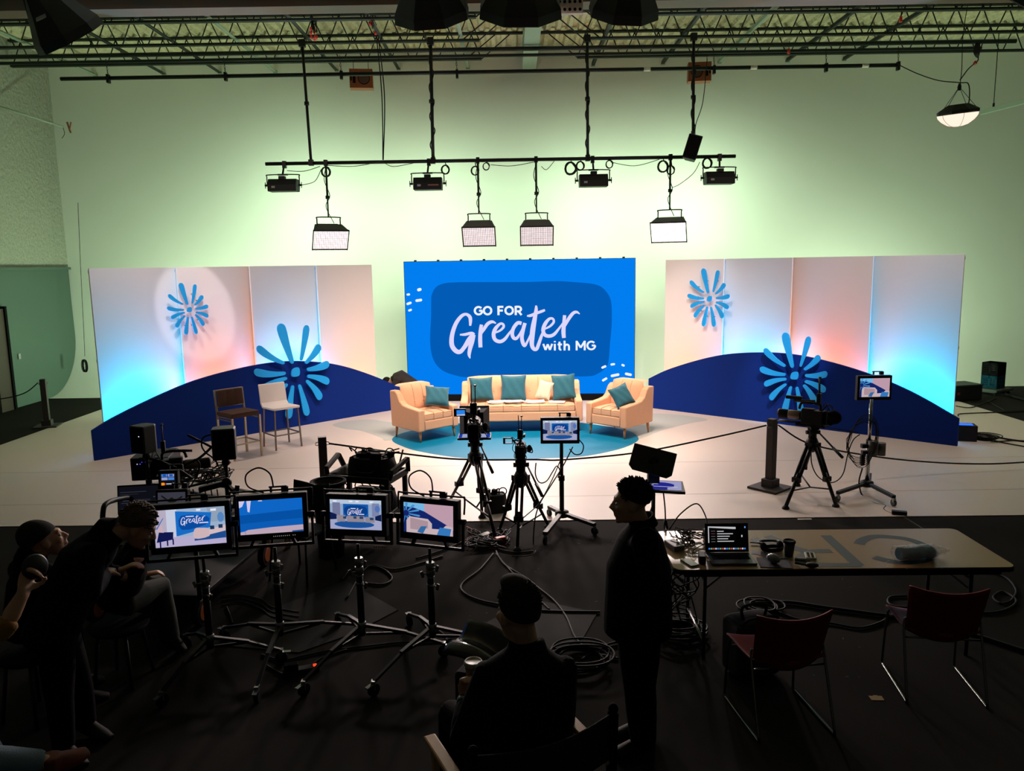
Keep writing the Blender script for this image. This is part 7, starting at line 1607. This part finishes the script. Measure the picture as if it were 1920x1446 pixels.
for k in range(70):
    v = Vector((rnd.gauss(0, 1), rnd.gauss(.3, 1), abs(rnd.gauss(.5, 1)))).normalized(); p_ = hc + Rh.to_3x3() @ Vector((v.x * .083, -.018 + v.y * .106, .045 + v.z * .106)); m.loft([p_ + Rh.to_3x3() @ Vector((.016 * math.cos(u), .012 * math.sin(u), .006 * math.sin(2 * u))) for u in [2 * PI * i / 8 for i in range(8)]], .006, n=5, closed=True)
m.build('curly_hair', M_HAIR2, bent)
m = MB(); m.M = T; nk = J['neck']; m.loft([nk + Vector((-.07, -.01, .0)), nk + Vector((-.02, 0, .055)), nk + Vector((.03, 0, .05))], [(.10, .06), (.105, .065), (.085, .06)], n=18, ref=(0, 1, 0)); m.build('hood', M_NAVYCLOTH, bent)

# ---- person seated behind the bent man, only torso and legs in view
hc = P(262, 992, 5.50); Rh = basis((.7, .7, 0), (0, 0, 1))
J = dict(head=hc, R=Rh, neck=P(252, 1030, 5.45), chest=P(242, 1068, 5.42), pelvis=P(222, 1122, 5.37), shL=P(238, 1038, 5.61), shR=P(258, 1044, 5.27), elL=P(240, 1085, 5.70), elR=P(250, 1085, 5.23), wrL=P(272, 1078, 5.75), wrR=P(212, 1074, 5.17),
         hipL=P(222, 1126, 5.45), hipR=P(230, 1132, 5.29), knL=P(290, 1092, 5.81), knR=P(302, 1098, 5.61), anL=P(316, 1215, 5.87), anR=P(322, 1196, 5.71), toL=P(350, 1225, 5.91), toR=P(352, 1216, 5.71))
hid, T = figure('person', 'person in grey trousers seated behind the bent man, head hidden by his', (J['pelvis'].x, 5.15, 0), J, (('dark_top', M_BJACKET), ('trousers', M_GREYJEAN)), sleeves=.35, shoe=M_SHOE, leg_bulk=1.05)
m = MB(); m.M = T; hair_cap(m, hc, Rh); m.build('hair', M_DARKHAIR, hid)
pv = J['pelvis']; t = thing('stool', 'dark stool under the person in grey trousers', 'stool', (pv.x, pv.y - .02, 0), .3); zt = pv.z - .185
m = MB(); m.lathe([(.0, zt - .03), (.19, zt - .03), (.20, zt - .01), (.19, zt), (0, zt)], None, 22); m.build('seat', M_MATTE, t)
for k in range(4): a_ = k * PI / 2 + .4; m = MB(); m.cyl((.14 * math.cos(a_), .14 * math.sin(a_), zt - .02), (.2 * math.cos(a_), .2 * math.sin(a_), 0), .013, n=8); m.build('leg', M_BLACK2, t)

# ---- man in a beanie, seated at far left, looking up
hc = P(86, 1014, 5.0); Rh = basis((.78, .5, .30), (-.25, -.1, .95))
J = dict(head=hc, R=Rh, neck=P(66, 1052, 4.96), chest=P(58, 1098, 4.92), pelvis=P(52, 1172, 4.9), shL=P(38, 1066, 5.10), shR=P(82, 1076, 4.76), elL=P(50, 1120, 5.2), elR=P(96, 1128, 4.78), wrL=P(92, 1130, 5.2), wrR=P(128, 1135, 4.95), hipL=P(50, 1178, 5.0), hipR=P(62, 1186, 4.84),
         knL=P(126, 1170, 5.24), knR=P(136, 1182, 5.02), anL=P(140, 1262, 5.24), anR=P(146, 1285, 5.02), toL=Vector((0, 0, 0)), toR=Vector((0, 0, 0)))
for s in 'LR': J['an' + s].z = .085; J['to' + s] = J['an' + s] + Vector((.16, .10, -.045))
bean, T = figure('person', 'man in a black beanie seated at far left, looking up to the right', (J['pelvis'].x, 4.9, 0), J, (('dark_coat', M_BJACKET), ('trousers', M_BTROUSER)), bulk=1.08, shoe=M_SHOE)
m = MB(); m.M = T @ Matrix.Translation(hc) @ Rh
m.grid(32, 14, lambda u, v: (lambda a, th: Vector((.089 * math.sin(th) * math.cos(a), -.03 + .112 * math.sin(th) * math.sin(a) - .02 * math.cos(th), .045 + .118 * math.cos(th))))(2 * PI * u, v * PI * (.60 - .13 * (1 + math.sin(2 * PI * u)) / 2)))
m.build('beanie', mat('black_knit', (16, 16, 18), .95, bump=.5, bscale=150), bean, solid=.012)
m = MB(); m.M = T; nk = J['neck']; m.loft([nk + Vector((-.05, 0, -.04)), nk + Vector((-.03, 0, .03)), nk + Vector((-.015, 0, .085))], [(.11, .085), (.105, .09), (.08, .075)], n=18, ref=(0, 1, 0)); m.build('hood', M_BJACKET, bean)
pv = J['pelvis']; t = thing('stool', 'dark stool under the man in the beanie, far left', 'stool', (pv.x, pv.y, 0), .1); zt = pv.z - .185
m = MB(); m.lathe([(.0, zt - .03), (.19, zt - .03), (.20, zt - .01), (.19, zt), (0, zt)], None, 22); m.build('seat', M_MATTE, t)
for k in range(4): a_ = k * PI / 2 + .4; m = MB(); m.cyl((.14 * math.cos(a_), .14 * math.sin(a_), zt - .02), (.2 * math.cos(a_), .2 * math.sin(a_), 0), .013, n=8); m.build('leg', M_BLACK2, t)

# ---- person at the left edge: raised hand, mustard sleeve, crossed leg in jeans
Y = 3.3
wr = P(44, 1112, 3.30); el = P(8, 1178, 3.22)
hc = Vector((-2.78, 3.05, 1.52)); Rh = basis((.8, .6, 0), (0, 0, 1))
J = dict(head=hc, R=Rh, neck=Vector((-2.82, 3.02, 1.37)), chest=Vector((-2.84, 3.0, 1.16)), pelvis=Vector((-2.84, 2.98, .82)), shL=Vector((-2.90, 3.2, 1.28)), shR=Vector((-2.62, 2.94, 1.26)), elL=el, elR=Vector((-2.55, 2.86, .98)), wrL=wr, wrR=Vector((-2.42, 3.05, .93)),
         hipL=Vector((-2.86, 3.08, .82)), hipR=Vector((-2.82, 2.90, .82)), knL=Vector((-2.60, 3.46, .86)), knR=Vector((-2.46, 3.2, .86)), anL=Vector((-2.5, 3.5, .42)), anR=P(96, 1432, 3.32), toL=Vector((-2.34, 3.6, .37)), toR=P(163, 1398, 3.44))
J['knR'] = P(-60, 1425, 3.15)
edge_p, T = figure('person', 'person cut off by the left edge with a raised hand, mustard sleeve and jeans', (-2.84, 3.0, 0), J, (('mustard_shirt', mat('mustard_cloth', (150, 104, 40), .9, bump=.3, bscale=90)), ('jeans', mat('pale_blue_denim', (112, 130, 150), .9, bump=.3, bscale=160))), hands={'L': (P(52, 1075, 3.36) - wr, (.9, -.35, .1), .95, 1), 'R': ((.6, .6, -.2), (0, .2, -1), .4)}, sleeves=.25, shoe=mat('shoe_red_sole', (120, 54, 46), .6), bare_shin=.12)
m = MB(); m.M = T; hair_cap(m, hc, Rh); m.build('hair', M_DARKHAIR, edge_p)
q = P(46, 1076, 3.34); m = MB(); m.lathe([(.0, -.012), (.05, -.012), (.058, 0), (.05, .012), (0, .012)], frame((0, 0, 0), (.5, .8, 0), (.8, -.55, .2)), 22); o = m.build('round_puck', mat('dark_disc', (34, 32, 34), .4)); o.location = q + Vector((.03, .03, .02)); tag(o, 'round dark object held up by the hand at the left edge', 'disc')
t = thing('stool', 'dark stool just outside the left edge, under the person in jeans', 'stool', (-2.84, 2.97, 0), .1); zt = .70
m = MB(); m.lathe([(.0, zt - .03), (.19, zt - .03), (.20, zt - .01), (.19, zt), (0, zt)], None, 22); m.build('seat', M_MATTE, t)
for k in range(4): a_ = k * PI / 2 + .4; m = MB(); m.cyl((.14 * math.cos(a_), .14 * math.sin(a_), zt - .02), (.2 * math.cos(a_), .2 * math.sin(a_), 0), .013, n=8); m.build('leg', M_BLACK2, t)

# ---- person crouching behind the left hill, next to the video wall
Vv = Vector; hc = Vv((-2.68, 16.86, .47)); Rh = basis((-.3, .2, -.9), (-.9, 0, .2))
J = dict(head=hc, R=Rh, neck=Vv((-2.56, 16.84, .56)), chest=Vv((-2.42, 16.82, .62)), pelvis=Vv((-2.16, 16.80, .42)), shL=Vv((-2.46, 16.98, .56)), shR=Vv((-2.46, 16.62, .56)), elL=Vv((-2.56, 17.0, .34)), elR=Vv((-2.56, 16.6, .34)), wrL=Vv((-2.72, 16.9, .16)), wrR=Vv((-2.72, 16.7, .16)),
         hipL=Vv((-2.16, 16.89, .38)), hipR=Vv((-2.16, 16.71, .38)), knL=Vv((-2.46, 16.96, .40)), knR=Vv((-2.46, 16.66, .40)), anL=Vv((-2.28, 16.92, .09)), anR=Vv((-2.28, 16.70, .09)), toL=Vv((-2.46, 16.96, .05)), toR=Vv((-2.46, 16.66, .05)))
cr, T = figure('person', 'person in a dark shirt crouching behind the left hill beside the screen', (-2.3, 16.8, Z0), J, (('dark_shirt', mat('dark_brown_shirt', (44, 38, 34), .9, bump=.4, bscale=40)), ('trousers', M_BTROUSER)), voxel=.014, bulk=1.1, shoe=M_SHOE)
m = MB(); m.M = T; hair_cap(m, hc, Rh); m.build('hair', M_DARKHAIR, cr)
